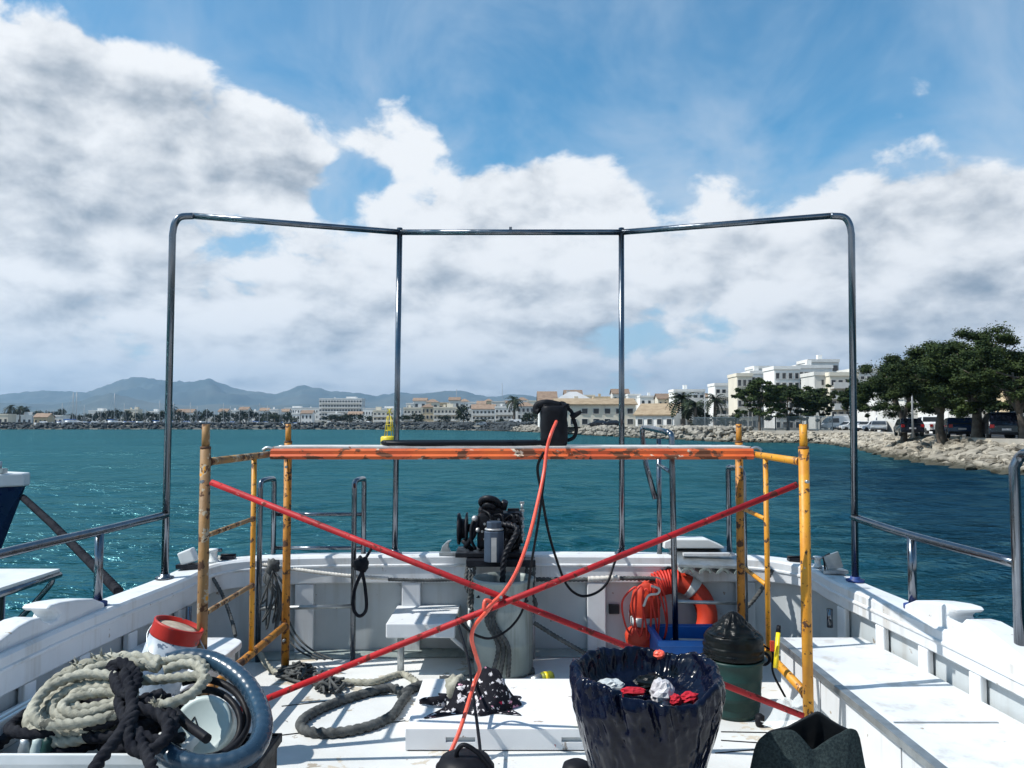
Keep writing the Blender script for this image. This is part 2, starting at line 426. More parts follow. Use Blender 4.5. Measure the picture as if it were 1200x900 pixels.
class MB:
    def __init__(self):
        self.v, self.f, self.s, self.mi = [], [], [], []

    def add(self, v, f, smooth=False, mi=0):
        o = len(self.v)
        self.v.extend(tuple(p) for p in v)
        for q in f:
            self.f.append(tuple(i + o for i in q))
            self.s.append(smooth)
            self.mi.append(mi)
        return self

    def box(self, c, s, m=None, mi=0):
        hx, hy, hz = s[0] / 2, s[1] / 2, s[2] / 2
        vs = [Vector((x, y, z_)) for z_ in (-hz, hz) for y in (-hy, hy) for x in (-hx, hx)]
        if m is not None:
            vs = [m @ p for p in vs]
        c = Vector(c)
        vs = [p + c for p in vs]
        self.add(vs, [(0, 2, 3, 1), (4, 5, 7, 6), (0, 1, 5, 4), (2, 6, 7, 3), (0, 4, 6, 2), (1, 3, 7, 5)], False, mi)
        return self

    def box2(self, a, b, mi=0):
        a, b = Vector(a), Vector(b)
        return self.box((a + b) / 2, b - a, None, mi)

    def tube(self, pts, r, n=10, closed=False, caps=True, strands=0, lay=0.0, amp=0.16, mi=0, flat=1.0):
        pts = [Vector(p) for p in pts]
        k = len(pts)
        rr = r if isinstance(r, (list, tuple)) else [r] * k
        tan = []
        for i in range(k):
            if closed:
                d = pts[(i + 1) % k] - pts[i - 1]
            else:
                d = pts[min(i + 1, k - 1)] - pts[max(i - 1, 0)]
            tan.append(d.normalized() if d.length > 1e-9 else Vector((0, 0, 1)))
        up = Vector((0, 0, 1)) if abs(tan[0].z) < 0.9 else Vector((0, 1, 0))
        a = (up - tan[0] * up.dot(tan[0])).normalized()
        vs, s = [], 0.0
        for i in range(k):
            if i:
                s += (pts[i] - pts[i - 1]).length
                a = a - tan[i] * a.dot(tan[i])
                a = a.normalized() if a.length > 1e-6 else tan[i].orthogonal().normalized()
            bn = tan[i].cross(a)
            for j in range(n):
                ph = 2 * math.pi * j / n
                q = rr[i]
                if strands:
                    q *= 1 - amp + amp * 2 * abs(math.cos(strands * 0.5 * (ph - s * lay)))
                vs.append(pts[i] + a * (math.cos(ph) * q) + bn * (math.sin(ph) * q * flat))
        fs = []
        for i in range(k if closed else k - 1):
            for j in range(n):
                i2, j2 = (i + 1) % k, (j + 1) % n
                fs.append((i * n + j, i * n + j2, i2 * n + j2, i2 * n + j))
        self.add(vs, fs, True, mi)
        if caps and not closed:
            o = len(self.v) - len(vs)
            self.f.append(tuple(o + j for j in range(n))[::-1]); self.s.append(False); self.mi.append(mi)
            self.f.append(tuple(o + (k - 1) * n + j for j in range(n))); self.s.append(False); self.mi.append(mi)
        return self

    def lathe(self, prof, n=24, c=(0, 0, 0), m=None, mi=0, smooth=True, wob=None):
        vs = []
        for i, (r, z_) in enumerate(prof):
            for j in range(n):
                ph = 2 * math.pi * j / n
                q = r * (wob(i, ph) if wob else 1.0)
                p = Vector((q * math.cos(ph), q * math.sin(ph), z_))
                vs.append(p)
        if m is not None:
            vs = [m @ p for p in vs]
        c = Vector(c)
        vs = [p + c for p in vs]
        fs = []
        for i in range(len(prof) - 1):
            for j in range(n):
                j2 = (j + 1) % n
                fs.append((i * n + j, i * n + j2, (i + 1) * n + j2, (i + 1) * n + j))
        self.add(vs, fs, smooth, mi)
        o = len(self.v) - len(vs)
        if prof[0][0] > 1e-6:
            self.f.append(tuple(o + j for j in range(n))[::-1]); self.s.append(False); self.mi.append(mi)
        if prof[-1][0] > 1e-6:
            self.f.append(tuple(o + (len(prof) - 1) * n + j for j in range(n))); self.s.append(False); self.mi.append(mi)
        return self

    def torus(self, c, Rm, r, m=None, n=48, k=16, a0=0.0, a1=2 * math.pi, mi=0):
        full = abs(a1 - a0) > 6.28
        pts = []
        for i in range(n if full else n + 1):
            ph = a0 + (a1 - a0) * i / n
            p = Vector((Rm * math.cos(ph), Rm * math.sin(ph), 0))
            if m is not None: p = m @ p
            pts.append(p + Vector(c))
        return self.tube(pts, r, k, closed=full, mi=mi)

    def prism(self, poly, t0, t1, fn, mi=0, smooth=False):
        """poly of (u, w) extruded from t0 to t1; fn(u, w, t) gives the point"""
        n = len(poly)
        vs = [fn(u, w_, t0) for u, w_ in poly] + [fn(u, w_, t1) for u, w_ in poly]
        self.add(vs, [(i, (i + 1) % n, n + (i + 1) % n, n + i) for i in range(n)], smooth, mi)
        o = len(self.v) - 2 * n
        self.f.append(tuple(o + i for i in range(n))[::-1]); self.s.append(False); self.mi.append(mi)
        self.f.append(tuple(o + n + i for i in range(n))); self.s.append(False); self.mi.append(mi)
        return self

    def ball(self, c, rad, n=14, k=9, jit=0.0, seed=0, m=None, mi=0, fr=2.0, smooth=True):
        rx, ry, rz = rad if isinstance(rad, (tuple, list)) else (rad,) * 3
        prof = []
        vs = []
        for i in range(k + 1):
            th = math.pi * i / k
            for j in range(n):
                ph = 2 * math.pi * j / n
                p = Vector((math.sin(th) * math.cos(ph), math.sin(th) * math.sin(ph), -math.cos(th)))
                q = 1 + (jit * mnoise.noise(p * fr + Vector((seed * 3.7, seed, -seed))) if jit else 0)
                p = Vector((p.x * rx * q, p.y * ry * q, p.z * rz * q))
                if m is not None: p = m @ p
                vs.append(p + Vector(c))
        fs = [(i * n + j, i * n + (j + 1) % n, (i + 1) * n + (j + 1) % n, (i + 1) * n + j) for i in range(k) for j in range(n)]
        return self.add(vs, fs, smooth, mi)

    def mesh(self, name, origin=(0, 0, 0)):
        o = Vector(origin)
        me = bpy.data.meshes.new(name)
        me.from_pydata([(p[0] - o.x, p[1] - o.y, p[2] - o.z) for p in self.v], [], self.f)
        me.polygons.foreach_set('use_smooth', self.s)
        if any(self.mi):
            me.polygons.foreach_set('material_index', self.mi)
        me.update()
        return me

    def build(self, name, mat, parent=None, origin=None, bevel=0.0, fix=False):
        if origin is None:
            a = np.array(self.v, dtype=float)
            lo, hi = a.min(0), a.max(0)
            origin = ((lo[0] + hi[0]) / 2, (lo[1] + hi[1]) / 2, lo[2])
        me = self.mesh(name, origin)
        if fix:
            fix_normals(me)
        ml = mat if isinstance(mat, (list, tuple)) else [mat]
        for q in ml:
            me.materials.append(MATS[q])
        return link(me, name, origin, parent, bevel)


def fix_normals(me):
    import bmesh
    bm = bmesh.new(); bm.from_mesh(me)
    bmesh.ops.recalc_face_normals(bm, faces=bm.faces)
    bm.to_mesh(me); bm.free()


def link(me, name, origin, parent=None, bevel=0.0):
    o = bpy.data.objects.new(name, me)
    COL.objects.link(o)
    WO[o.name] = Vector(origin)
    if parent is not None:
        o.parent = parent
        o.location = Vector(origin) - WO[parent.name]
    else:
        o.location = origin
    if bevel:
        b = o.modifiers.new('bevel', 'BEVEL')
        b.width = bevel
        b.segments = 2
        b.limit_method = 'ANGLE'
        b.angle_limit = R(40)
        b.harden_normals = False
    return o


def tag(o, label, cat=None, group=None, kind=None):
    if label: o['label'] = label
    if cat: o['category'] = cat
    if group: o['group'] = group
    if kind: o['kind'] = kind
    return o


def thing(name, label, cat, loc=(0, 0, 0), group=None):
    o = bpy.data.objects.new(name, None)
    COL.objects.link(o)
    o.empty_display_size = 0.1
    o.location = loc
    WO[o.name] = Vector(loc)
    return tag(o, label, cat, group)


def part_empty(name, loc, parent):
    o = bpy.data.objects.new(name, None)
    COL.objects.link(o)
    o.empty_display_size = 0.05
    o.parent = parent
    o.location = Vector(loc) - WO[parent.name]
    WO[o.name] = Vector(loc)
    return o


def copy_tree(o, parent=None):
    c = o.copy()
    COL.objects.link(c)
    c.parent = parent
    for ch in KIDS.get(o.name, list(o.children)):
        copy_tree(ch, c)
    return c


KIDS = {}


def spline(pts, per=8, closed=False):
    pts = [Vector(p) for p in pts]
    n = len(pts)
    res = []
    rng = range(n) if closed else range(n - 1)
    for i in rng:
        p0 = pts[(i - 1) % n] if closed or i > 0 else pts[0] * 2 - pts[1]
        p1, p2 = pts[i], pts[(i + 1) % n]
        p3 = pts[(i + 2) % n] if closed or i + 2 < n else pts[n - 1] * 2 - pts[n - 2]
        for k in range(per):
            t = k / per
            res.append(0.5 * ((2 * p1) + (p2 - p0) * t + (2 * p0 - 5 * p1 + 4 * p2 - p3) * t * t + (3 * p1 - p0 - 3 * p2 + p3) * t ** 3))
    if not closed:
        res.append(pts[-1])
    return res


def resample(pts, step, closed=False):
    pts = [Vector(p) for p in pts]
    if closed:
        pts = pts + [pts[0]]
    d = [0.0]
    for a, b in zip(pts, pts[1:]):
        d.append(d[-1] + (b - a).length)
    n = max(2, int(d[-1] / step))
    out_, j = [], 0
    for i in range(n + (0 if closed else 1)):
        s = d[-1] * i / n
        while j < len(d) - 2 and d[j + 1] < s:
            j += 1
        q = (s - d[j]) / max(1e-9, d[j + 1] - d[j])
        out_.append(pts[j].lerp(pts[j + 1], q))
    return out_


def rope(mb, pts, r, closed=False, smooth=True, lay=None, n=15, step=None, amp=0.25):
    q = spline(pts, 10, closed) if smooth else pts
    q = resample(q, step or r * 0.5, closed)
    return mb.tube(q, r, n, closed, True, strands=3, lay=lay or 2 * math.pi / (6.2 * r), amp=amp)


def cable(mb, pts, r, n=8, per=8, closed=False):
    return mb.tube(spline(pts, per, closed), r, n, closed)


def np_mesh(name, verts, quads, mat, smooth=False):
    """fast mesh from arrays of quads (n, 4) or tris (n, 3)"""
    me = bpy.data.meshes.new(name)
    verts = np.asarray(verts, dtype=np.float32)
    quads = np.asarray(quads, dtype=np.int32)
    k = quads.shape[1]
    me.vertices.add(len(verts)); me.vertices.foreach_set('co', verts.ravel())
    me.loops.add(quads.size); me.loops.foreach_set('vertex_index', quads.ravel())
    me.polygons.add(len(quads))
    me.polygons.foreach_set('loop_start', np.arange(0, quads.size, k, dtype=np.int32))
    me.polygons.foreach_set('use_smooth', np.full(len(quads), smooth))
    me.update(calc_edges=True)
    me.materials.append(MATS[mat])
    return me


ORD = ('first second third fourth fifth sixth seventh eighth ninth tenth eleventh twelfth thirteenth fourteenth fifteenth sixteenth seventeenth eighteenth nineteenth twentieth '
       'twenty-first twenty-second twenty-third twenty-fourth twenty-fifth twenty-sixth twenty-seventh twenty-eighth twenty-ninth thirtieth thirty-first thirty-second thirty-third thirty-fourth '
       'thirty-fifth thirty-sixth thirty-seventh thirty-eighth thirty-ninth fortieth').split()
# ================================================================== SETTING: sea, land, hills
SEA = -0.85
rng = np.random.default_rng(11)


def make_sea():
    fr = np.radians(np.linspace(-46, 46, 560))
    bk = np.radians(np.linspace(46, 314, 60))[1:-1]
    ang = np.concatenate([fr, bk])                  # 0 = forward (+Y)
    rad = np.concatenate([np.geomspace(4.2, 420, 560), np.geomspace(480, 14000, 24)])
    A, Rr = np.meshgrid(ang, rad)
    x, y = Rr * np.sin(A), Rr * np.cos(A)
    h = np.zeros_like(x)
    cell = Rr * (math.log(100) / 560) * 1.0
    for i in range(46):
        lam = 0.50 * (4.5 / 0.50) ** rng.random()
        th = rng.normal(math.pi / 2 + 0.18, 0.40)   # wind waves run mostly across the view
        k = 2 * math.pi / lam
        amp = 0.0062 * lam ** 0.8 * (0.5 + rng.random())
        fade = np.clip((lam / cell - 2.5) / 3.0, 0, 1)
        h += amp * fade * np.sin(k * (x * math.cos(th) + y * math.sin(th)) + rng.random() * 6.28)
    near = np.clip((Rr - 4.0) / 3.0, 0, 1)
    zc = SEA + h * near
    n1, n2 = A.shape
    verts = np.stack([x, y, zc], -1).reshape(-1, 3)
    i = np.arange(n1 - 1)[:, None]; j = np.arange(n2)[None, :]; j2 = (j + 1) % n2
    q = np.stack([i * n2 + j, i * n2 + j2, (i + 1) * n2 + j2, (i + 1) * n2 + j], -1).reshape(-1, 4)
    verts = np.concatenate([verts, [[0, 0, SEA]]])
    me = np_mesh('sea', verts, q[:, ::-1], 'sea_water', True)
    o = link(me, 'sea', (0, 0, 0))
    o['kind'] = 'structure'
    o['label'] = 'teal rippled bay water around the boat'
make_sea()

shore_px = [(-420, 503.1), (-150, 503.1), (0, 503.1), (200, 503.1), (400, 503.2), (480, 503.6), (560, 504.5), (600, 505.5), (640, 507),
            (665, 508.5), (700, 510.5), (740, 512.5), (780, 514.5), (820, 516.5), (860, 518), (900, 518.5), (950, 519.2), (980, 521),
            (1005, 525), (1030, 530), (1060, 537), (1100, 544), (1150, 550), (1200, 555), (1300, 566)]
SH = [Vector((-3000, 1500, 0)), Vector((-900, 480, 0))] + [G(a, b, SEA) for a, b in shore_px] + [Vector((25.5, 12, 0)), Vector((26, -10, 0)), Vector((27, -70, 0))]
SH = [Vector((p.x, p.y, 0)) for p in SH]


def inland(i):
    a, b = SH[max(0, i - 1)], SH[min(len(SH) - 1, i + 1)]
    t = (b - a).normalized()
    nrm = Vector((-t.y, t.x, 0))
    return nrm


def top_z(p):
    # quay level: low along the near promenade, a little higher across the bay
    return 0.55 + 0.45 * min(1, max(0, (p.y - 110) / 80))


def make_land():
    off = [-1.5, 2.9, 3.45, 12, 40, 110, 320, 1000, 3000, 9000]
    rise = [-2.2, -1.1, 0, 0, 0.0, 0.6, 3, 10, 30, 60]
    vs, fs = [], []
    n = len(off)
    for i, p in enumerate(SH):
        nr = inland(i)
        rad = Vector((p.x, p.y, 0)).normalized()
        if p.y < 60:
            rad = (rad + Vector((1.2, 0, 0))).normalized()
        for k, d in enumerate(off):
            f = min(1, d / 60) if d > 0 else 0
            dr = (nr * (1 - f) + rad * f).normalized()
            q = p + dr * d
            vs.append((q.x, q.y, top_z(p) + rise[k] - (0.012 if k > 0 else 0)))
    for i in range(len(SH) - 1):
        for k in range(n - 1):
            a = i * n + k
            fs.append((a, a + n, a + n + 1, a + 1))
    mb = MB(); mb.add(vs, fs, True)
    o = mb.build('land', 'land_soil', None, (0, 0, 0), fix=True)
    o['kind'] = 'structure'; o['label'] = 'flat shore land around the bay'


make_land()


def strip(name, o0, o1, dz, mat, i0, i1, label, step=0.0):
    vs, fs = [], []
    ids = list(range(i0, i1))
    for i in ids:
        p, nr = SH[i], inland(i)
        for d in (o0, o1):
            q = p + nr * d
            vs.append((q.x, q.y, top_z(p) + dz))
    m = len(ids)
    fs = [(2 * a, 2 * a + 2, 2 * a + 3, 2 * a + 1) for a in range(m - 1)]
    if step:
        b = len(vs)
        vs += [(x, y, z_ - step) for x, y, z_ in vs]
        for a in range(m - 1):
            fs.append((2 * a, b + 2 * a, b + 2 * a + 2, 2 * a + 2))
            fs.append((2 * a + 1, 2 * a + 3, b + 2 * a + 3, b + 2 * a + 1))
    o = MB().add(vs, fs).build(name, mat, None, (0, 0, 0), fix=True)
    o['kind'] = 'structure'; o['label'] = label


iR = next(i for i, p in enumerate(SH) if p.y < 112 and p.x > 20)
strip('promenade', 3.3, 5.0, 0.12, 'pavement', iR, len(SH), 'pale promenade kerb along the top of the rocks', 0.5)
strip('road', 4.9, 15.0, 0.006, 'asphalt', iR, len(SH), 'shore road with parked cars behind the rocks')
strip('pavement', 15.0, 22.0, 0.12, 'pavement', iR, len(SH), 'far pavement in front of the shore houses', 0.12)


def make_hills(name, prof, Rd, label, foot, seed, amp):
    pxs = np.arange(-700, 1500, 3.0)
    xs = [p[0] for p in prof]; ys = [p[1] for p in prof]
    rows = np.linspace(0, 1, 46)
    vs = []
    for px in pxs:
        py = np.interp(px, xs, ys)
        a, b = ray(px, HORIZON)
        H = max(2.0, (HORIZON - py) / FPX * Rd)
        for t in rows:
            d = Rd * (foot + (1.22 - foot) * t)
            tr = (1 - foot) / (1.22 - foot)
            base = (t / tr) ** 1.25 if t < tr else max(0, 1 - ((t - tr) / (1 - tr)) ** 1.4)
            q = Vector((a * d, d, 0))
            nz = mnoise.fractal(Vector((q.x, q.y, seed * 100.0)) * 0.0022, 0.9, 2.1, 6)
            rz = mnoise.fractal(Vector((q.x, q.y, seed * 50.0)) * 0.0062, 0.9, 2.1, 4)
            hgt = H * base * (1 + amp * nz * (1 - base * 0.75) + 0.10 * amp * rz)
            vs.append((q.x, q.y, 4 + hgt if t > 0 else -2))
    n = len(rows); m = len(pxs)
    i = np.arange(m - 1)[:, None]; j = np.arange(n - 1)[None, :]
    q = np.stack([i * n + j, (i + 1) * n + j, (i + 1) * n + j + 1, i * n + j + 1], -1).reshape(-1, 4)
    me = np_mesh(name, vs, q, 'hill_green', True)
    o = link(me, name, (0, 0, 0)); o['kind'] = 'structure'; o['label'] = label


make_hills('hills', [(-700, 480), (-300, 474), (-50, 467), (0, 466), (60, 459), (95, 457), (107, 458), (140, 448), (165, 445), (200, 447), (225, 447), (246, 443),
                     (262, 450), (290, 457), (322, 463), (336, 459), (352, 455.5), (368, 458), (385, 462), (420, 460), (440, 464), (460, 462), (500, 463),
                     (522, 459), (545, 460), (570, 464), (600, 463), (620, 464), (650, 471), (720, 478), (800, 482), (1500, 486)], 7000, 'hazy blue mountain ridge far across the bay', 0.66, 1, 0.55)
make_hills('foothills', [(-700, 482), (-200, 478), (0, 473), (60, 474), (95, 470), (112, 464), (128, 462), (145, 465), (175, 472), (230, 476), (300, 474), (360, 473), (400, 478),
                         (480, 476), (540, 472), (600, 475), (700, 482), (1500, 488)], 4700, 'lower wooded foothills in front of the mountain ridge', 0.72, 2, 0.45)

# ------------------------------------------------------------------ rocks
import bmesh
def ico(sub):
    bm = bmesh.new(); bmesh.ops.create_icosphere(bm, subdivisions=sub, radius=1.0)
    bm.verts.ensure_lookup_table()
    v_ = np.array([q.co[:] for q in bm.verts]); f_ = np.array([[w_.index for w_ in q.verts] for q in bm.faces]); bm.free()
    return v_, f_


def rock_shape(seed, sub=2):
    v_, f_ = ico(sub)
    rg = np.random.default_rng(seed)
    for _ in range(13):                                # chop with planes: angular quarry stone
        n_ = rg.normal(size=3); n_ /= np.linalg.norm(n_)
        d = 0.52 + 0.33 * rg.random()
        over = np.maximum(v_ @ n_ - d, 0)
        v_ = v_ - over[:, None] * n_[None]
    return v_ * (np.array([1.25, 0.95, 0.75]) * (0.85 + 0.3 * rg.random(3))), f_


ROCKS = [rock_shape(s) for s in range(9)]
ROCKS_LO = [rock_shape(40 + s, 1) for s in range(6)]


def rot_rand(rg):
    a, b, c = rg.random(3) * 6.28
    return np.array(Matrix.Rotation(a, 3, 'Z') @ Matrix.Rotation(b * 0.16 - 0.5, 3, 'X') @ Matrix.Rotation(c, 3, 'Z'))


def shore_points(i0, i1, per_m, o_lo, o_hi, rg):
    for i in range(i0, i1 - 1):
        a, b = SH[i], SH[i + 1]
        na, nb = inland(i), inland(i + 1)
        L = (b - a).length
        for _ in range(int(L * per_m)):
            t = rg.random()
            o_ = o_lo + (o_hi - o_lo) * rg.random()
            yield a.lerp(b, t) + na.lerp(nb, t) * o_, o_, top_z(a.lerp(b, t))


def make_revetment():
    rv = thing('rock_revetment', 'bank of big pale boulders below the promenade', None, (30, 60, 0))
    rv['kind'] = 'structure'
    rg = np.random.default_rng(5)
    lst = []
    for p, o_, tz in shore_points(iR - 1, len(SH) - 2, 26.0, -0.7, 3.4, rg):
        if p.y < 24: continue
        s = 0.20 + 0.42 * rg.random() ** 1.9
        zz_ = SEA - 0.05 + (tz - SEA - 0.14) * max(0, min(1, (o_ + 0.5) / 3.8)) + rg.normal() * 0.09 - 0.12 * s
        lst.append((p.x, p.y, zz_, s, o_))
    def seen(r):      # apparent size, front rows and inside the view first
        px = 600 + 940 * r[0] / r[1]
        return (r[3] / r[1]) * (1 if px < 1215 else 0.01)
    lst.sort(key=lambda r: -seen(r))
    protos = []
    for k, (v_, f_) in enumerate(ROCKS):
        me = np_mesh('stone', v_, f_, 'rock')
        protos.append(me)
    for r in lst[:300]:
        me = protos[rg.integers(len(protos))]
        o = bpy.data.objects.new('stone', me); COL.objects.link(o)
        o.parent = rv
        o.location = Vector(r[:3]) - WO[rv.name]
        s = r[3]
        o.scale = (s, s, s)
        o.rotation_euler = (rg.random() * 0.8 - 0.4, rg.random() * 0.8 - 0.4, rg.random() * 6.28)
    V_, F_ = [], []; b = 0
    for r in lst[300:]:
        v_, f_ = ROCKS_LO[rg.integers(len(ROCKS_LO))]
        V_.append(v_ * r[3] @ rot_rand(rg).T + np.array(r[:3])); F_.append(f_ + b); b += len(v_)
    me = np_mesh('stone_mass', np.concatenate(V_) - np.array([30, 60, 0]), np.concatenate(F_), 'rock')
    o = link(me, 'stone_mass', (30, 60, 0), rv); o['kind'] = 'stuff'
make_revetment()


def rock_bank(name, i0, i1, per_m, o_lo, o_hi, smin, smax, ztop, mat, label):
    rg = np.random.default_rng(len(name) * 7)
    V_, F_ = [], []; b = 0
    c = SH[(i0 + i1) // 2]
    for p, o_, tz in shore_points(i0, i1, per_m, o_lo, o_hi, rg):
        s = smin + (smax - smin) * rg.random() ** 1.5
        mid = (o_ - o_lo) / (o_hi - o_lo)
        zz_ = SEA + (ztop - SEA) * math.sin(min(1, mid * 1.35) * math.pi / 2) - 0.3 * s
        v_, f_ = ROCKS_LO[rg.integers(len(ROCKS_LO))]
        V_.append(v_ * s @ rot_rand(rg).T + np.array([p.x - c.x, p.y - c.y, zz_])); F_.append(f_ + b); b += len(v_)
    # solid core under the stones
    vs, fs = [], []
    for i in range(i0, i1):
        p, nr = SH[i], inland(i)
        for d, z_ in ((o_lo, SEA - 1), (o_lo + (o_hi - o_lo) * 0.45, ztop - 1.5), (o_hi, ztop - 1.0), (o_hi + 1.5, SEA - 0.5)):
            q = p + nr * d
            vs.append((q.x - c.x, q.y - c.y, z_))
    m = i1 - i0
    tri = []
    for a in range(m - 1):
        for k in range(3):
            q = (a * 4 + k, a * 4 + 4 + k, a * 4 + 5 + k, a * 4 + 1 + k)
            tri += [(q[0], q[1], q[2]), (q[0], q[2], q[3])]
    V_.append(np.array(vs)); F_.append(np.array(tri) + b)
    me = np_mesh(name, np.concatenate(V_), np.concatenate(F_), mat)
    o = link(me, name, (c.x, c.y, 0)); o['kind'] = 'stuff'; o['label'] = label


i600 = 2 + 6
rock_bank('breakwater_rocks', 1, i600 + 2, 4.2, -1.0, 9.0, 0.6, 1.5, 2.2, 'rock_far', 'long grey stone breakwater across the bay')
rock_bank('quay_rocks', i600 + 1, iR + 1, 5.0, -0.8, 4.5, 0.35, 0.9, 1.15, 'rock_mid', 'pale rock bank below the cream boathouse and the fence')
# ================================================================== BUILDINGS
def top_at(py, Y):
    return EYE + ray(600, py)[1] * Y


def rect_mesh(name, mats, w_, h, d=0.06, frame=0.0):
    """a window unit: projecting frame round a recessed dark pane"""
    mb = MB()
    mb.box((0, -d * 0.3, 0), (w_, d * 0.6, h), mi=0)
    if frame:
        f = frame
        for sx in (-1, 1):
            mb.box((sx * (w_ / 2 + f / 2), -d * 0.75, 0), (f, d * 1.5, h + 2 * f), mi=1)
        for sz in (-1, 1):
            mb.box((0, -d * 0.75, sz * (h / 2 + f / 2)), (w_, d * 1.5, f), mi=1)
    me = mb.mesh(name)
    for q in mats: me.materials.append(MATS[q])
    return me


WIN = {}


def win(w_, h, fr):
    k = (round(w_, 1), round(h, 1), fr)
    if k not in WIN:
        WIN[k] = rect_mesh('window', ['window_dark', 'window_frame'], k[0], k[1], 0.10, 0.12 if fr else 0.0)
    return WIN[k]


def house(px0, px1, py, Y, wall, roof, floors, cols, label, cat='house', name='house', group=None, depth=None, yaw=0.0, zb=0.2, pitch=0.30,
          balcony=False, wing=None, frames=True, ww=0.42, wh=0.5, roofmat='roof_tile', side_cols=0, chimney=True, blank=(), awn=False, parapet=True):
    """a building whose front spans px0..px1 at distance Y and whose wall top stands at image row py"""
    a = (px0 - CX) / FPX * Y; b = (px1 - CX) / FPX * Y
    width = b - a
    ht = top_at(py, Y) - zb
    dp = depth or max(7.0, min(14.0, width * 0.7))
    t = thing(name, label, cat, ((a + b) / 2, Y, zb), group)
    t.rotation_euler.z = R(yaw)
    base = WO[t.name]

    def put(mb, nm, mat, loc=(0, 0, 0), parent=None, bevel=0):
        me = mb.mesh(nm)
        for q in (mat if isinstance(mat, (list, tuple)) else [mat]): me.materials.append(MATS[q])
        o = bpy.data.objects.new(nm, me); COL.objects.link(o)
        o.parent = parent or t; o.location = loc
        return o
    hw = width / 2
    put(MB().box((0, dp / 2, ht / 2), (width, dp, ht)), 'wall', wall)
    rr = None
    e = 0.45
    if roof == 'gable':      # ridge along the front
        hgt = dp * pitch
        pol = [(-e, -0.08), (-e, 0.14), (dp / 2, hgt + 0.14), (dp + e, 0.14), (dp + e, -0.08), (dp / 2, hgt - 0.05)]
        rr = put(MB().prism(pol, -hw - e, hw + e, lambda u, w_, t_: (t_, u, ht + w_)), 'roof', roofmat)
        gb = MB().prism([(0, 0), (dp, 0), (dp / 2, hgt - 0.08)], -hw, hw, lambda u, w_, t_: (t_, u, ht + w_))
        put(gb, 'gable', wall)
    elif roof == 'front':    # gable end towards the water
        hgt = width * pitch
        pol = [(-hw - e, -0.08), (-hw - e, 0.14), (0, hgt + 0.14), (hw + e, 0.14), (hw + e, -0.08), (0, hgt - 0.05)]
        rr = put(MB().prism(pol, -e, dp + e, lambda u, w_, t_: (u, t_, ht + w_)), 'roof', roofmat)
        put(MB().prism([(-hw, 0), (hw, 0), (0, hgt - 0.08)], 0.0, dp, lambda u, w_, t_: (u, t_, ht + w_)), 'gable', wall)
    elif roof == 'hip':
        hgt = min(width, dp) * pitch
        i_ = min(width, dp) / 2
        vs = [(-hw - e, -e, ht), (hw + e, -e, ht), (hw + e, dp + e, ht), (-hw - e, dp + e, ht), (-hw + i_ * 0.9, dp / 2, ht + hgt), (hw - i_ * 0.9, dp / 2, ht + hgt)]
        rr = put(MB().add(vs, [(0, 1, 5, 4), (1, 2, 5), (2, 3, 4, 5), (3, 0, 4), (3, 2, 1, 0)]), 'roof', roofmat)
    else:
        mb = MB()
        ph = 0.7 if parapet else 0.25
        mb.box((0, -0.05, ht + ph / 2), (width + 0.3, 0.3, ph)).box((0, dp, ht + ph / 2), (width + 0.3, 0.3, ph))
        mb.box((-hw, dp / 2, ht + ph / 2), (0.3, dp - 0.36, ph)).box((hw, dp / 2, ht + ph / 2), (0.3, dp - 0.36, ph))
        rr = put(mb, 'parapet', wall)
    if chimney and width > 6:
        cx = hw * (random.random() - 0.5)
        put(MB().box((cx, dp * 0.6, ht + dp * pitch * 0.4 + 0.6 if roof in ('gable', 'hip', 'front') else ht + 1.0), (1.0, 1.0, 2.0)), 'chimney', wall)
        if roof == 'flat' and width > 9:
            put(MB().box((-cx * 1.2, dp * 0.5, ht + 1.2), (width * 0.24, dp * 0.4, 2.4)), 'stair_head', wall)
    fh = (ht - 0.3) / floors
    cw = width / cols
    w_ = min(3.0, cw * ww); h = min(2.3, fh * wh)
    me = win(w_, h, frames)
    for k in range(floors):
        for c in range(cols):
            if (k, c) in blank: continue
            o = bpy.data.objects.new('window', me); COL.objects.link(o)
            o.parent = t
            o.location = (-hw + cw * (c + 0.5), -0.0, fh * (k + 0.5))
    if side_cols:
        for side in (-1, 1):
            m2 = win(min(1.6, dp / side_cols * 0.4), h, frames)
            for k in range(floors):
                for c in range(side_cols):
                    o = bpy.data.objects.new('window', m2); COL.objects.link(o)
                    o.parent = t; o.rotation_euler.z = side * math.pi / 2
                    o.location = (side * hw, dp * (c + 0.5) / side_cols, fh * (k + 0.5))
    if balcony:
        for k in range(1, floors):
            mb = MB()
            mb.box((0, -0.75, fh * k - 0.02), (width * 0.94, 1.5, 0.2)).box((0, -1.42, fh * k + 0.55), (width * 0.94, 0.14, 0.9))
            put(mb, 'balcony', 'balcony')
    if awn:
        put(MB().prism([(0, 0), (0, -0.15), (-2.0, -0.8), (-2.0, -0.65)], -hw * 0.95, hw * 0.95, lambda u, w2, t_: (t_, u, fh * 1.0 + w2)), 'awning', 'awning_red')
    return t


ALONG = 'houses along the far shore'
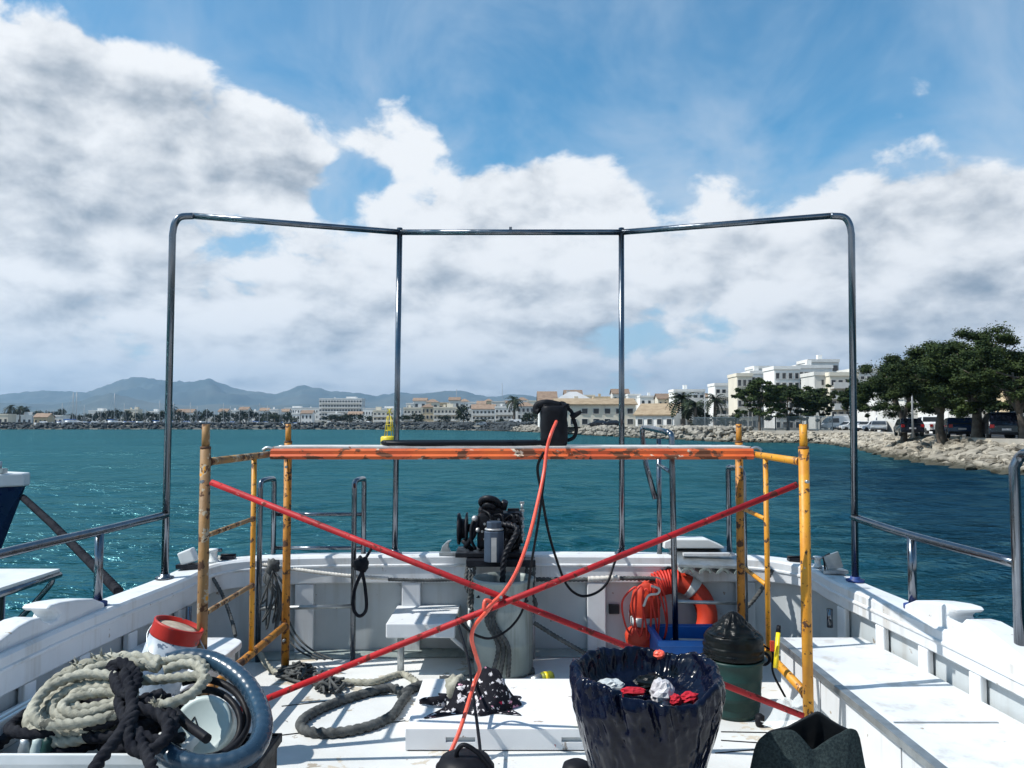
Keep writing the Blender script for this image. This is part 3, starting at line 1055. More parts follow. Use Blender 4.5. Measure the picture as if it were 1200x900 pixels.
# --- far left: low marina buildings among trees
mar = [(-2, 10, 486.5, 430, 'wall_cream', 'flat', 1, 2, 'small cream kiosk at the left edge of the far shore'),
       (14, 38, 487.5, 470, 'wall_white', 'flat', 1, 4, 'long low white marina shed at the far left'),
       (40, 56, 489, 430, 'wall_sand', 'gable', 1, 3, 'low house with red roof among the marina trees'),
       (62, 74, 488, 440, 'wall_white', 'flat', 1, 2, 'white harbour hut just left of the tall twin masts'),
       (104, 130, 482, 620, 'wall_white', 'flat', 2, 5, 'white villa behind the trees right of the twin masts'),
       (146, 162, 480.5, 640, 'wall_cream', 'flat', 2, 3, 'cream villa left of the tall steel post on the far shore'),
       (172, 190, 483, 600, 'wall_white', 'flat', 2, 4, 'white villa just left of the leftmost steel post'),
       (206, 226, 483.5, 560, 'wall_white', 'gable', 2, 4, 'white house just right of the leftmost steel post')]
for a, b, y_, Y, wl_, rf, fl, co_, lb in mar:
    house(a, b, y_, Y, wl_, rf, fl, co_, lb, group=ALONG, frames=False)
x = 256
k = 0
names_w = ['first', 'second', 'third', 'fourth', 'fifth', 'sixth', 'seventh', 'eighth', 'ninth']
while x < 334:
    wd = 12 + (k * 5) % 5
    house(x, x + wd - 1.5, 482.5 - (k % 3) * 1.1, 560 + (k * 37) % 60, 'wall_white', ('gable', 'flat')[k % 2], 2, 3, f'{names_w[k]} white house from the left in the row left of the big hotel', group='white terrace left of the hotel', frames=False)
    x += wd; k += 1
house(333, 376, 478.5, 830, 'wall_white', 'flat', 3, 14, 'long low white hotel wing left of the big hotel', 'hotel', 'hotel_wing', frames=False, balcony=False, depth=16)
house(374, 424, 467.5, 800, 'wall_white', 'flat', 6, 15, 'big white six storey hotel block, highest on the far shore', 'hotel', 'hotel', frames=False, depth=18, balcony=True, side_cols=3, ww=0.7, wh=0.42)
house(425, 470, 479, 760, 'wall_white', 'flat', 2, 14, 'long white arcade building right of the big hotel', 'hotel', 'hotel_wing', frames=False, depth=16)
for i, (a, b, y_, lb) in enumerate(((338, 352, 485.5, 'first'), (353, 366, 484.5, 'second'), (384, 400, 485.5, 'third'), (408, 424, 486, 'fourth'))):
    house(a, b, y_, 520, 'wall_white', ('flat', 'gable')[i % 2], 2, 3, f'{lb} small white house from the left in front of the big hotel', group='small houses in front of the hotel', frames=False)
row = [(437, 462, 482, 420, 'wall_cream', 'flat', 3, 5, 'cream apartment house directly behind the yellow buoy'),
       (473, 494, 479, 400, 'wall_cream', 'flat', 3, 5, 'cream flats just right of the second steel post'),
       (494, 508, 477, 430, 'wall_sand', 'hip', 3, 3, 'sand coloured house left of the long cream terrace'),
       (508, 538, 478.5, 395, 'wall_cream', 'flat', 3, 7, 'long cream terrace with balconies on the far shore'),
       (538, 549, 477, 415, 'wall_white', 'flat', 3, 3, 'narrow white house beside the dark shore tree'),
       (549, 553, 482, 390, 'wall_pale', 'flat', 2, 1, 'slim pale annex behind the dark shore tree'),
       (553, 580, 479.5, 380, 'wall_white', 'gable', 3, 6, 'white terrace with tiled roof and balconies on the far shore'),
       (580, 604, 478, 360, 'wall_white', 'flat', 3, 5, 'white flats with deep balconies left of the tall palm'),
       (606, 626, 476, 400, 'wall_pale', 'hip', 3, 4, 'pale house with hipped roof behind the tall palm')]
for i, (a, b, y_, Y, wl_, rf, fl, co_, lb) in enumerate(row):
    house(a, b, y_, Y, wl_, rf, fl, co_, lb, group=ALONG, balcony=(b - a > 20), ww=0.5)
# upper town behind, a dense row of small roofs
bk = []
x = 476
k = 0
cols_ = ['wall_white', 'wall_cream', 'wall_pale', 'wall_white', 'wall_sand']
while x < 660:
    wd = 9 + (k * 7) % 8
    bk.append((x, x + wd, 473.5 - (k * 5 % 7) * 0.75, 520 + (k * 53) % 90, cols_[(k * 3) % 5], ('flat', 'gable', 'hip')[k % 3]))
    x += wd - 1; k += 1
cw_ = {'wall_white': 'white', 'wall_cream': 'cream', 'wall_pale': 'pale', 'wall_sand': 'sand coloured'}
rw_ = {'flat': 'flat roofed', 'gable': 'gabled', 'hip': 'hip roofed'}
for i, (a, b, y_, Y, wl_, rf) in enumerate(bk):
    house(a, b, y_, Y, wl_, rf, 3, 2, f'{cw_[wl_]} {rw_[rf]} house, {ORD[i]} from the left in the upper town behind the terraces', group='upper town roofs', frames=False, chimney=False)
bk2 = []
x = 650
k = 0
while x < 865:
    wd = 13 + (k * 7) % 11
    bk2.append((x, x + wd, 467.5 - (k * 5 % 7) * 1.0, 300 + (k * 53) % 60, cols_[(k * 3) % 5], ('flat', 'gable', 'flat')[k % 3]))
    x += wd - 1; k += 1
for i, (a, b, y_, Y, wl_, rf) in enumerate(bk2):
    house(a, b, y_, Y, wl_, rf, 3, 3, f'{cw_[wl_]} {rw_[rf]} town house, {ORD[i]} from the left above the harbour building', group='town houses above the boathouse', frames=False)
# --- cream boathouse compound
house(632, 652, 472.5, 198, 'wall_white', 'gable', 2, 2, 'white two storey end house left of the black bag', 'house', group=None, zb=0.9, depth=10)
house(652, 745, 474.2, 190, 'wall_cream', 'gable', 2, 7, 'long cream harbour building with ochre tiled roof', 'harbour building', 'harbour_building', zb=0.9, roofmat='roof_ochre', depth=12, pitch=0.13, ww=0.5, blank=((0, 5), (1, 1)))
house(744, 790, 486.5, 176, 'wall_white', 'gable', 1, 4, 'low white boathouse with ochre roof and sand gable', 'boathouse', 'boathouse', zb=0.9, roofmat='roof_ochre', depth=13, pitch=0.20, yaw=-24, side_cols=1, ww=0.45, chimney=False)
house(655, 690, 467, 230, 'wall_grey', 'hip', 2, 4, 'grey hipped warehouse roof behind the harbour building', 'warehouse', 'warehouse', frames=False, roofmat='wall_grey', zb=0.9)
# --- right hand town
house(948, 984, 424.5, 182, 'wall_white', 'flat', 7, 4, 'white penthouse storey highest of all blocks on the shore road', 'apartment block', 'apartment_block', group='apartment blocks on the shore road', zb=0.4, ww=0.7, wh=0.6, frames=False)
house(884, 906, 432, 195, 'wall_white', 'flat', 6, 3, 'white stair tower block behind the tall cream block', 'apartment block', 'apartment_block', group='apartment blocks on the shore road', zb=0.4, ww=0.5, wh=0.6, frames=False)
house(838, 866, 452, 200, 'wall_white', 'flat', 4, 4, 'white flats left of the cream stepped block', 'apartment block', 'apartment_block', group='apartment blocks on the shore road', zb=0.4, ww=0.6, wh=0.5, balcony=True)
house(790, 826, 459, 215, 'wall_white', 'flat', 4, 5, 'white stepped flats behind the tallest shaggy palm', 'apartment block', 'apartment_block', group='apartment blocks on the shore road', zb=0.4, ww=0.6, wh=0.5, balcony=True)
house(864, 882, 441, 172, 'wall_cream', 'flat', 5, 3, 'cream stepped block left of the white terrace flats', 'apartment block', 'apartment_block', group='apartment blocks on the shore road', zb=0.4, ww=0.6, wh=0.58)
house(880, 912, 438, 178, 'wall_white', 'flat', 5, 5, 'tall cream block behind the middle umbrella pines', 'apartment block', 'apartment_block', group='apartment blocks on the shore road', zb=0.4, ww=0.6, wh=0.58)
house(908, 938, 433, 160, 'wall_white', 'flat', 6, 4, 'white block with small dark windows, highest beside the umbrella pines', 'apartment block', 'apartment_block', group='apartment blocks on the shore road', zb=0.4, ww=0.55, wh=0.55)
house(934, 976, 431.5, 166, 'wall_white', 'flat', 6, 5, 'white block with long balconies and dark loggias', 'apartment block', 'apartment_block', group='apartment blocks on the shore road', zb=0.4, balcony=True, ww=0.75)
house(955, 974, 440, 150, 'wall_pale', 'flat', 5, 1, 'plain pale firewall block left of the sand flats', 'apartment block', 'apartment_block', group='apartment blocks on the shore road', zb=0.4, ww=0.12, frames=False)
house(973, 1006, 440.5, 148, 'wall_cream', 'flat', 5, 4, 'cream balcony flats with red awning beside the right steel post', 'apartment block', 'apartment_block', group='apartment blocks on the shore road', zb=0.4, balcony=True, ww=0.6, awn=True)
house(1000, 1030, 436, 152, 'wall_pale', 'flat', 5, 4, 'pale block half hidden by the left shore pine', 'apartment block', 'apartment_block', group='apartment blocks on the shore road', zb=0.4, balcony=True, ww=0.6)
house(1026, 1062, 455, 120, 'wall_white', 'flat', 4, 4, 'white house behind the forked pine trunks', 'house', zb=0.4, ww=0.5)
house(1060, 1108, 468, 92, 'wall_pale', 'flat', 3, 4, 'pale house behind the two middle pine trunks', 'house', zb=0.4, ww=0.5, balcony=True)


def arch_house():
    """white house with three arched ground floor openings and a balcony storey"""
    Y = 84.0
    x0, x1 = (1112 - 600) / 940 * Y, (1186 - 600) / 940 * Y
    zb = 0.4
    ht = top_at(470, Y) - zb
    t = thing('arcade_house', 'white house with dark ground floor arches behind the dark parked car', 'house', ((x0 + x1) / 2, Y, zb))
    W_ = x1 - x0; hw = W_ / 2
    def put(mb, nm, mat):
        me = mb.mesh(nm); me.materials.append(MATS[mat])
        o = bpy.data.objects.new(nm, me); COL.objects.link(o); o.parent = t
        return o
    put(MB().box((0, 5.2, ht / 2), (W_, 10, ht)), 'wall', 'wall_white')
    # ground floor front with arches: piers and arch pieces standing proud of dark openings
    n = 3; bw = W_ / n; fh = ht * 0.55
    for i in range(n):
        cx = -hw + bw * (i + 0.5)
        rw = bw * 0.34
        pol = [(-rw, 0)] + [(-rw * math.cos(a), fh * 0.50 + rw * 0.55 * math.sin(a)) for a in np.linspace(0, math.pi, 12)] + [(rw, 0)]
        put(MB().prism(pol, 0.10, 0.16, lambda u, w_, t_, cx=cx: (cx + u, t_, w_)), 'arch_opening', 'window_dark')
        ring = [(-rw * 1.18 * math.cos(a), fh * 0.50 + rw * 0.68 * math.sin(a)) for a in np.linspace(0, math.pi, 12)]
        inn = [(-rw * math.cos(a), fh * 0.50 + rw * 0.55 * math.sin(a)) for a in np.linspace(0, math.pi, 12)][::-1]
        put(MB().prism(ring + inn, -0.12, 0.15, lambda u, w_, t_, cx=cx: (cx + u, t_, w_)), 'arch', 'wall_white')
    put(MB().box((0, -0.7, fh), (W_, 1.6, 0.3)).box((0, -1.4, fh + 0.6), (W_, 0.15, 0.9)), 'balcony', 'balcony')
    for i in range(4):
        o = bpy.data.objects.new('window', win(1.3, 1.7, True)); COL.objects.link(o); o.parent = t
        o.location = (-hw + W_ / 4 * (i + 0.5), 0.2, fh + (ht - fh) * 0.55)
    put(MB().box((0, 5.2, ht + 0.2), (W_ + 1.2, 11.4, 0.4)), 'cornice', 'wall_white')
arch_house()
house(1184, 1250, 458, 80, 'wall_sand', 'gable', 3, 4, 'sand orange house at the right edge of the picture', 'house', zb=0.4, ww=0.55, wh=0.55)


# ================================================================== TREES
def leaf_cloud(centers, radii, per, size, rg, flat=0.6, droop=0.0):
    """small leaf-sized quads spread over clumps"""
    V_, Q_ = [], []
    for (c, rad) in zip(centers, radii):
        n = per
        d = rg.normal(size=(n, 3)); d /= np.linalg.norm(d, axis=1)[:, None]
        rr = np.abs(rg.normal(0.52, 0.30, n))[:, None]
        p = np.array(c) + d * rr * np.array([rad, rad, rad * flat])
        p[:, 2] += rg.normal(size=n) * 0.05
        a = rg.normal(size=(n, 3)); a /= np.linalg.norm(a, axis=1)[:, None]
        a[:, 2] = np.abs(a[:, 2]) * 0.5
        b = np.cross(a, d); b /= (np.linalg.norm(b, axis=1)[:, None] + 1e-6)
        s = size * (0.6 + 0.8 * rg.random(n))[:, None]
        V_.append(np.stack([p - a * s - b * s * 0.32, p + a * s * 0.2 - b * s * 0.5, p + a * s, p + a * s * 0.1 + b * s * 0.5], 1).reshape(-1, 3))
    V_ = np.concatenate(V_)
    return V_, np.arange(len(V_)).reshape(-1, 4)


def pine(name, h, spread, seed, label, cat, loc, group=None, per=210, leaf=0.17, clumps=64, lean=(0, 0), bare=0.42, fork=3, mat='pine_leaf', flat=0.55, trunk_r=None):
    rg = np.random.default_rng(seed)
    t = thing(name, label, cat, loc, group)
    mb = MB()
    tr = trunk_r or h * 0.035
    ends = []
    nf = fork
    base = Vector((0, 0, -0.4))
    fk = Vector((lean[0] * 0.3, lean[1] * 0.3, h * bare * 0.55))
    mb.tube(spline([base, base.lerp(fk, 0.5) + Vector((rg.normal() * 0.08 * tr * 5, 0, 0)), fk], 5), [tr * (1.25 - 0.5 * i / 10) for i in range(11)], 9)
    for f in range(nf):
        an = 6.28 * f / nf + rg.normal() * 0.4
        top = Vector((lean[0] + math.cos(an) * spread * 0.35, lean[1] + math.sin(an) * spread * 0.35, h * (0.62 + 0.14 * rg.random())))
        mid = fk.lerp(top, 0.5) + Vector((rg.normal() * 0.3, rg.normal() * 0.3, -0.1)) * h * 0.05
        pts = spline([fk, mid, top], 5)
        mb.tube(pts, [tr * (0.72 - 0.45 * i / (len(pts) - 1)) for i in range(len(pts))], 7)
        for g in range(5):
            a2 = an + rg.normal() * 1.0
            st = fk.lerp(top, 0.45 + 0.5 * rg.random())
            en = Vector((lean[0] + math.cos(a2) * spread * (0.45 + 0.5 * rg.random()), lean[1] + math.sin(a2) * spread * (0.45 + 0.5 * rg.random()), h * (0.58 + 0.30 * rg.random())))
            pts = spline([st, st.lerp(en, 0.5) + Vector((0, 0, -0.03 * h)), en], 4)
            mb.tube(pts, [tr * (0.32 - 0.24 * i / (len(pts) - 1)) for i in range(len(pts))], 5)
            ends.append(en)
    cs, rs = [], []
    for i in range(clumps):
        if i < len(ends) * 2:
            e = ends[i % len(ends)] + Vector(rg.normal(size=3)) * spread * 0.10
        else:
            an = 6.28 * rg.random(); q = math.sqrt(rg.random()) * spread * 0.93
            zt = h * (0.97 + 0.022 * rg.normal() - 0.36 * (q / spread) ** 1.7) - rg.random() ** 1.2 * h * 0.43
            e = Vector((lean[0] + math.cos(an) * q, lean[1] + math.sin(an) * q, zt))
        cs.append(e); rs.append(spread * (0.12 + 0.14 * rg.random() ** 1.3))
    V_, Q_ = leaf_cloud(cs, rs, per, leaf, rg, flat)
    me = mb.mesh('trunk'); me.materials.append(MATS['bark'])
    o = bpy.data.objects.new('trunk', me); COL.objects.link(o); o.parent = t
    me = np_mesh('crown', V_, Q_, mat)
    o = bpy.data.objects.new('crown', me); COL.objects.link(o); o.parent = t
    return t


def base_at(px, Y, z_=0.5):
    return ((px - CX) / FPX * Y, Y, z_)


SP = 'big pines along the shore road'
pine('pine_tree', 7.9, 4.2, 21, 'biggest shore pine, twin trunk beside the dark parked car', 'pine tree', base_at(1143, 53), SP, 600, 0.085, 112, (0.2, 0), 0.5, 3, trunk_r=0.34)
pine('pine_tree', 6.9, 3.8, 22, 'shore pine with thick leaning trunk between the blue car and the pickup', 'pine tree', base_at(1104, 56), SP, 600, 0.085, 104, (-0.4, 0), 0.46, 3, trunk_r=0.30)
pine('pine_tree', 6.6, 3.9, 23, 'forked low limbed shore pine behind the white van', 'pine tree', base_at(1058, 66), SP, 560, 0.095, 98, (0.0, 0), 0.35, 4, trunk_r=0.24)
pine('pine_tree', 7.3, 3.6, 27, 'shore pine hidden behind the biggest pine, slim trunk', 'pine tree', base_at(1122, 68), SP, 330, 0.13, 110, (0.3, 0), 0.5, 3, trunk_r=0.22)
pine('pine_tree', 6.2, 3.4, 24, 'shore pine whose green crown reaches in from the right edge', 'pine tree', base_at(1196, 49), SP, 560, 0.085, 92, (-0.3, 0), 0.5, 3, trunk_r=0.22)
pine('pine_tree', 6.9, 3.0, 28, 'tall shore pine farther back near the right edge', 'pine tree', base_at(1184, 62), SP, 330, 0.13, 100, (0.3, 0), 0.55, 3, trunk_r=0.2)
MP = 'umbrella pines behind the fence'
pine('pine_tree', 8.0, 3.3, 31, 'umbrella pine with slim trunk rising from the rocks', 'pine tree', base_at(890, 112, 0.2), MP, 260, 0.18, 84, (-0.1, 0), 0.66, 4, trunk_r=0.17, flat=0.45)
pine('pine_tree', 7.4, 3.4, 32, 'middle umbrella pine with forked trunk behind the fence', 'pine tree', base_at(922, 118, 0.4), MP, 260, 0.18, 84, (0.2, 0), 0.5, 4, trunk_r=0.18, flat=0.45)
pine('pine_tree', 7.2, 3.4, 33, 'right umbrella pine of the fenced group', 'pine tree', base_at(945, 120, 0.4), MP, 260, 0.18, 84, (0.4, 0), 0.5, 4, trunk_r=0.18, flat=0.45)
pine('pine_tree', 6.6, 2.4, 34, 'slim pine beside the cream balcony flats', 'pine tree', base_at(961, 124, 0.4), MP, 240, 0.18, 60, (0.1, 0), 0.55, 3, trunk_r=0.12, flat=0.5)
pine('pine_tree', 6.8, 2.4, 35, 'dark pine directly behind the right steel post', 'pine tree', base_at(997, 110, 0.4), MP, 240, 0.18, 66, (0.1, 0), 0.35, 3, trunk_r=0.14, flat=0.6)


def bush_mesh(seed, h, spread, n=26, per=46, leaf=0.32):
    rg = np.random.default_rng(seed)
    cs, rs = [], []
    for i in range(n):
        an = 6.28 * rg.random(); q = math.sqrt(rg.random()) * spread * 0.75
        cs.append((math.cos(an) * q, math.sin(an) * q, h * (0.30 + 0.55 * rg.random()) * (1 - 0.3 * (q / spread) ** 2)))
        rs.append(spread * (0.22 + 0.18 * rg.random()))
    V_, Q_ = leaf_cloud(cs, rs, per, leaf, rg, 0.85)
    tm = MB()
    tm.tube([(0, 0, -0.5), (0.1, 0, h * 0.3), (0.0, 0.1, h * 0.55)], [h * 0.04, h * 0.03, h * 0.015], 6)
    me = tm.mesh('trunk'); me.materials.append(MATS['bark'])
    return np_mesh('crown', V_, Q_, 'tree_leaf'), me


BUSH = [bush_mesh(60 + i, 6.0, 3.4 + 0.5 * (i % 3)) for i in range(5)]


def tree_copy(px, Y, hpx, wpx, label, group, z_=0.8, k=None, name='broadleaf_tree'):
    t = thing(name, label, 'tree', base_at(px, Y, z_), group)
    cr, tk = BUSH[(k if k is not None else int(px)) % len(BUSH)]
    sz = hpx / FPX * Y / 6.0; sx = wpx / FPX * Y / 7.4
    for nm, me in (('trunk', tk), ('crown', cr)):
        o = bpy.data.objects.new(nm, me); COL.objects.link(o); o.parent = t
    t.scale = (sx, sx, sz); t.rotation_euler.z = px * 1.7
    return t


# dark trees on the far shore
TL = 'dark trees on the far left shore'
rg_ = np.random.default_rng(3)
x = -10; k = 0
while x < 345:
    wd = 13 + 7 * rg_.random()
    hh = 14 + 7 * rg_.random() + (3 if x < 80 else 0)
    tree_copy(x, 455 + 60 * rg_.random(), hh, wd, f'{ORD[k]} dark tree from the left in the tree line behind the far left breakwater', TL, 1.0, k)
    x += wd * 0.62; k += 1
for px, Y, hh, ww_, lb in ((322, 470, 15, 34, 'dark broad tree left of the big hotel'), (345, 470, 11, 16, 'small dark tree below the hotel wing'),
                           (389, 480, 14, 32, 'dark round tree below the left half of the big hotel'), (412, 480, 17, 34, 'largest dark tree below the right half of the big hotel'),
                           (441, 470, 15, 26, 'dark tree right of the big hotel, left of the yellow buoy'), (474, 400, 15, 22, 'dark tree just right of the second steel post'),
                           (490, 380, 18, 20, 'dark tree in front of the cream flats'), (521, 372, 15, 18, 'small tree in front of the long cream terrace'),
                           (543, 365, 28, 24, 'tallest dark tree among the far shore terraces'), (566, 350, 10, 22, 'low dark tree in front of the tiled terrace'),
                           (588, 340, 10, 20, 'low dark tree in front of the deep balcony flats'), (618, 320, 18, 24, 'dark tree left of the white end house'),
                           (629, 320, 22, 16, 'narrow dark tree touching the white end house'),
                           (828, 150, 21, 30, 'dark broad bush tree behind the left end of the fence'), (852, 150, 19, 34, 'dark round tree behind the fence, left of the umbrella pines'),
                           (866, 140, 24, 22, 'dark tree below the cream stepped block'),
                           (815, 128, 9, 14, 'low shrub on the rocks by the boathouse'), (1052, 120, 14, 26, 'dark shrub behind the white van'),
                           (985, 135, 12, 20, 'dark shrub behind the white parked vans'), (760, 260, 26, 26, 'dark tree crown above the harbour building roofs')):
    tree_copy(px, Y, hh, ww_, lb, 'dark shore trees', 0.6)


def palm_mesh(seed):
    rg = np.random.default_rng(seed)
    V_, T_ = [], []
    for f in range(30):
        an = 6.28 * rg.random(); el = 1.25 - 1.7 * (f / 30)
        d = Vector((math.cos(an), math.sin(an), 0)); L = 1.9 + 0.4 * rg.random()
        p = Vector((0, 0, 0)); e = el
        side = Vector((-d.y, d.x, 0))
        for s in range(9):
            q = p + (d * math.cos(e) + Vector((0, 0, math.sin(e)))) * (L / 9)
            wl2 = 0.42 * math.sin(math.pi * (s + 1.2) / 10.5)
            for sg in (-1, 1):
                b = len(V_)
                tip = p.lerp(q, 0.8) + side * sg * wl2 + Vector((0, 0, -0.35 * wl2))
                V_ += [tuple(p), tuple(q), tuple(tip)]; T_.append((b, b + 1, b + 2))
            p = q; e -= 0.20
    me = np_mesh('fronds', V_, T_, 'palm_leaf')
    tm = MB(); tm.tube(spline([(0, 0, -4.6), (0.08, 0, -2.4), (0, 0, 0.1)], 5), [0.24 - 0.008 * i for i in range(11)], 8)
    mt = tm.mesh('trunk'); mt.materials.append(MATS['bark'])
    return me, mt


PALM = [palm_mesh(80 + i) for i in range(3)]
for i, (px, py, Y, s, lb) in enumerate(((800, 470, 160, 2.1, 'tallest shaggy palm right of the boathouse'), (815, 478, 150, 1.7, 'palm between the tallest palm and the fence'),
                                        (838, 470, 190, 1.9, 'palm rising behind the dark round bush'), (603, 470, 330, 2.6, 'dark palm above the far shore flats'),
                                        (643, 470, 240, 1.9, 'palm head just above the black bag'), (727, 470, 300, 1.7, 'palm beside the third steel post'),
                                        (12, 478, 470, 2.3, 'first tall palm at the left edge of the far shore'), (24, 479, 470, 2.1, 'second tall palm at the left edge of the far shore'),
                                        (30, 479.5, 480, 1.9, 'third tall palm at the left edge of the far shore'), (201, 478, 470, 2.4, 'palm just right of the leftmost steel post'))):
    t = thing('palm_tree', lb, 'palm tree', tuple(P(px, py, Y)), 'palm trees on the shore')
    for nm, me in zip(('fronds', 'trunk'), PALM[i % 3]):
        o = bpy.data.objects.new(nm, me); COL.objects.link(o); o.parent = t
    t.scale = (s, s, s); t.rotation_euler.z = i * 1.3


# ================================================================== FENCE, LAMPS, MASTS
def make_fence():
    a, b = Vector(base_at(812, 128, 0.62)), Vector(base_at(975, 106, 0.62))
    t = thing('harbour_fence', 'grey blue metal picket fence along the top of the rocks', 'fence', tuple((a + b) / 2))
    L = (b - a).length
    n = int(L / 2.2)
    for i in range(n + 1):
        p = a.lerp(b, i / n)
        MB().box(p + Vector((0, 0, 1.0)), (0.09, 0.09, 2.2)).build('post', 'fence_metal', t)
    mb = MB()
    ang = math.atan2(b.y - a.y, b.x - a.x)
    m = Matrix.Rotation(ang, 3, 'Z')
    for z_ in (0.25, 1.95):
        mb.box((a + b) / 2 + Vector((0, 0, z_)), (L, 0.05, 0.07), m)
    mb.build('rail', 'fence_metal', t)
    mb = MB()
    for i in range(int(L / 0.17)):
        p = a.lerp(b, (i + 0.5) / int(L / 0.17))
        mb.box(p + Vector((0, 0, 1.06)), (0.05, 0.03, 1.95), m)
    o = mb.build('palings', 'fence_metal', t); o['kind'] = 'stuff'
make_fence()


def lamp(px, Y, h, label, arm=True):
    p = Vector(base_at(px, Y, 0.5))
    t = thing('street_lamp', label, 'street lamp', tuple(p), 'street lamps on the shore')
    MB().tube([p, p + Vector((0, 0, h))], [0.09, 0.05], 8).build('pole', 'lamp_metal', t)
    mb = MB()
    mb.tube([p + Vector((0, 0, h - 0.1)), p + Vector((-0.5, 0, h + 0.15)), p + Vector((-1.1, 0, h + 0.2))], 0.04, 6)
    mb.box(p + Vector((-1.3, 0, h + 0.2)), (0.6, 0.22, 0.12))
    mb.build('lamp_head', 'lamp_metal', t)
lamp(1069, 62, 4.2, 'grey street lamp between the forked pine and the thick pine')
lamp(826, 132, 6.0, 'street lamp at the left end of the picket fence')
lamp(1017, 112, 5.0, 'street lamp right of the right steel post')
for px, py, Y, lb in ((535, 456, 800, 'thin lattice radio mast left of the pair on the skyline'), (588.5, 449, 1000, 'thin taller radio mast right of the pair on the skyline')):
    p = Vector(base_at(px, Y, 2.0)); tp = P(px, py, Y)
    t = thing('radio_mast', lb, 'mast', tuple(p), 'radio masts on the skyline')
    mb = MB()
    for a in range(3):
        d = Vector((math.cos(a * 2.09), math.sin(a * 2.09), 0)) * 0.55
        mb.tube([p + d, tp + d * 0.4], 0.12, 5)
    mb.build('leg', 'mast_grey', t)
    mb = MB()
    for q in range(24):
        c = p.lerp(tp, q / 24.0)
        for a in range(3):
            d = Vector((math.cos(a * 2.09), math.sin(a * 2.09), 0)) * (0.55 - 0.33 * q / 24); e = Vector((math.cos(a * 2.09 + 2.09), math.sin(a * 2.09 + 2.09), 0)) * (0.55 - 0.33 * q / 24)
            mb.tube([c + d, c + e + (tp - p) / 24], 0.05, 4, caps=False)
    mb.build('lattice', 'mast_grey', t)


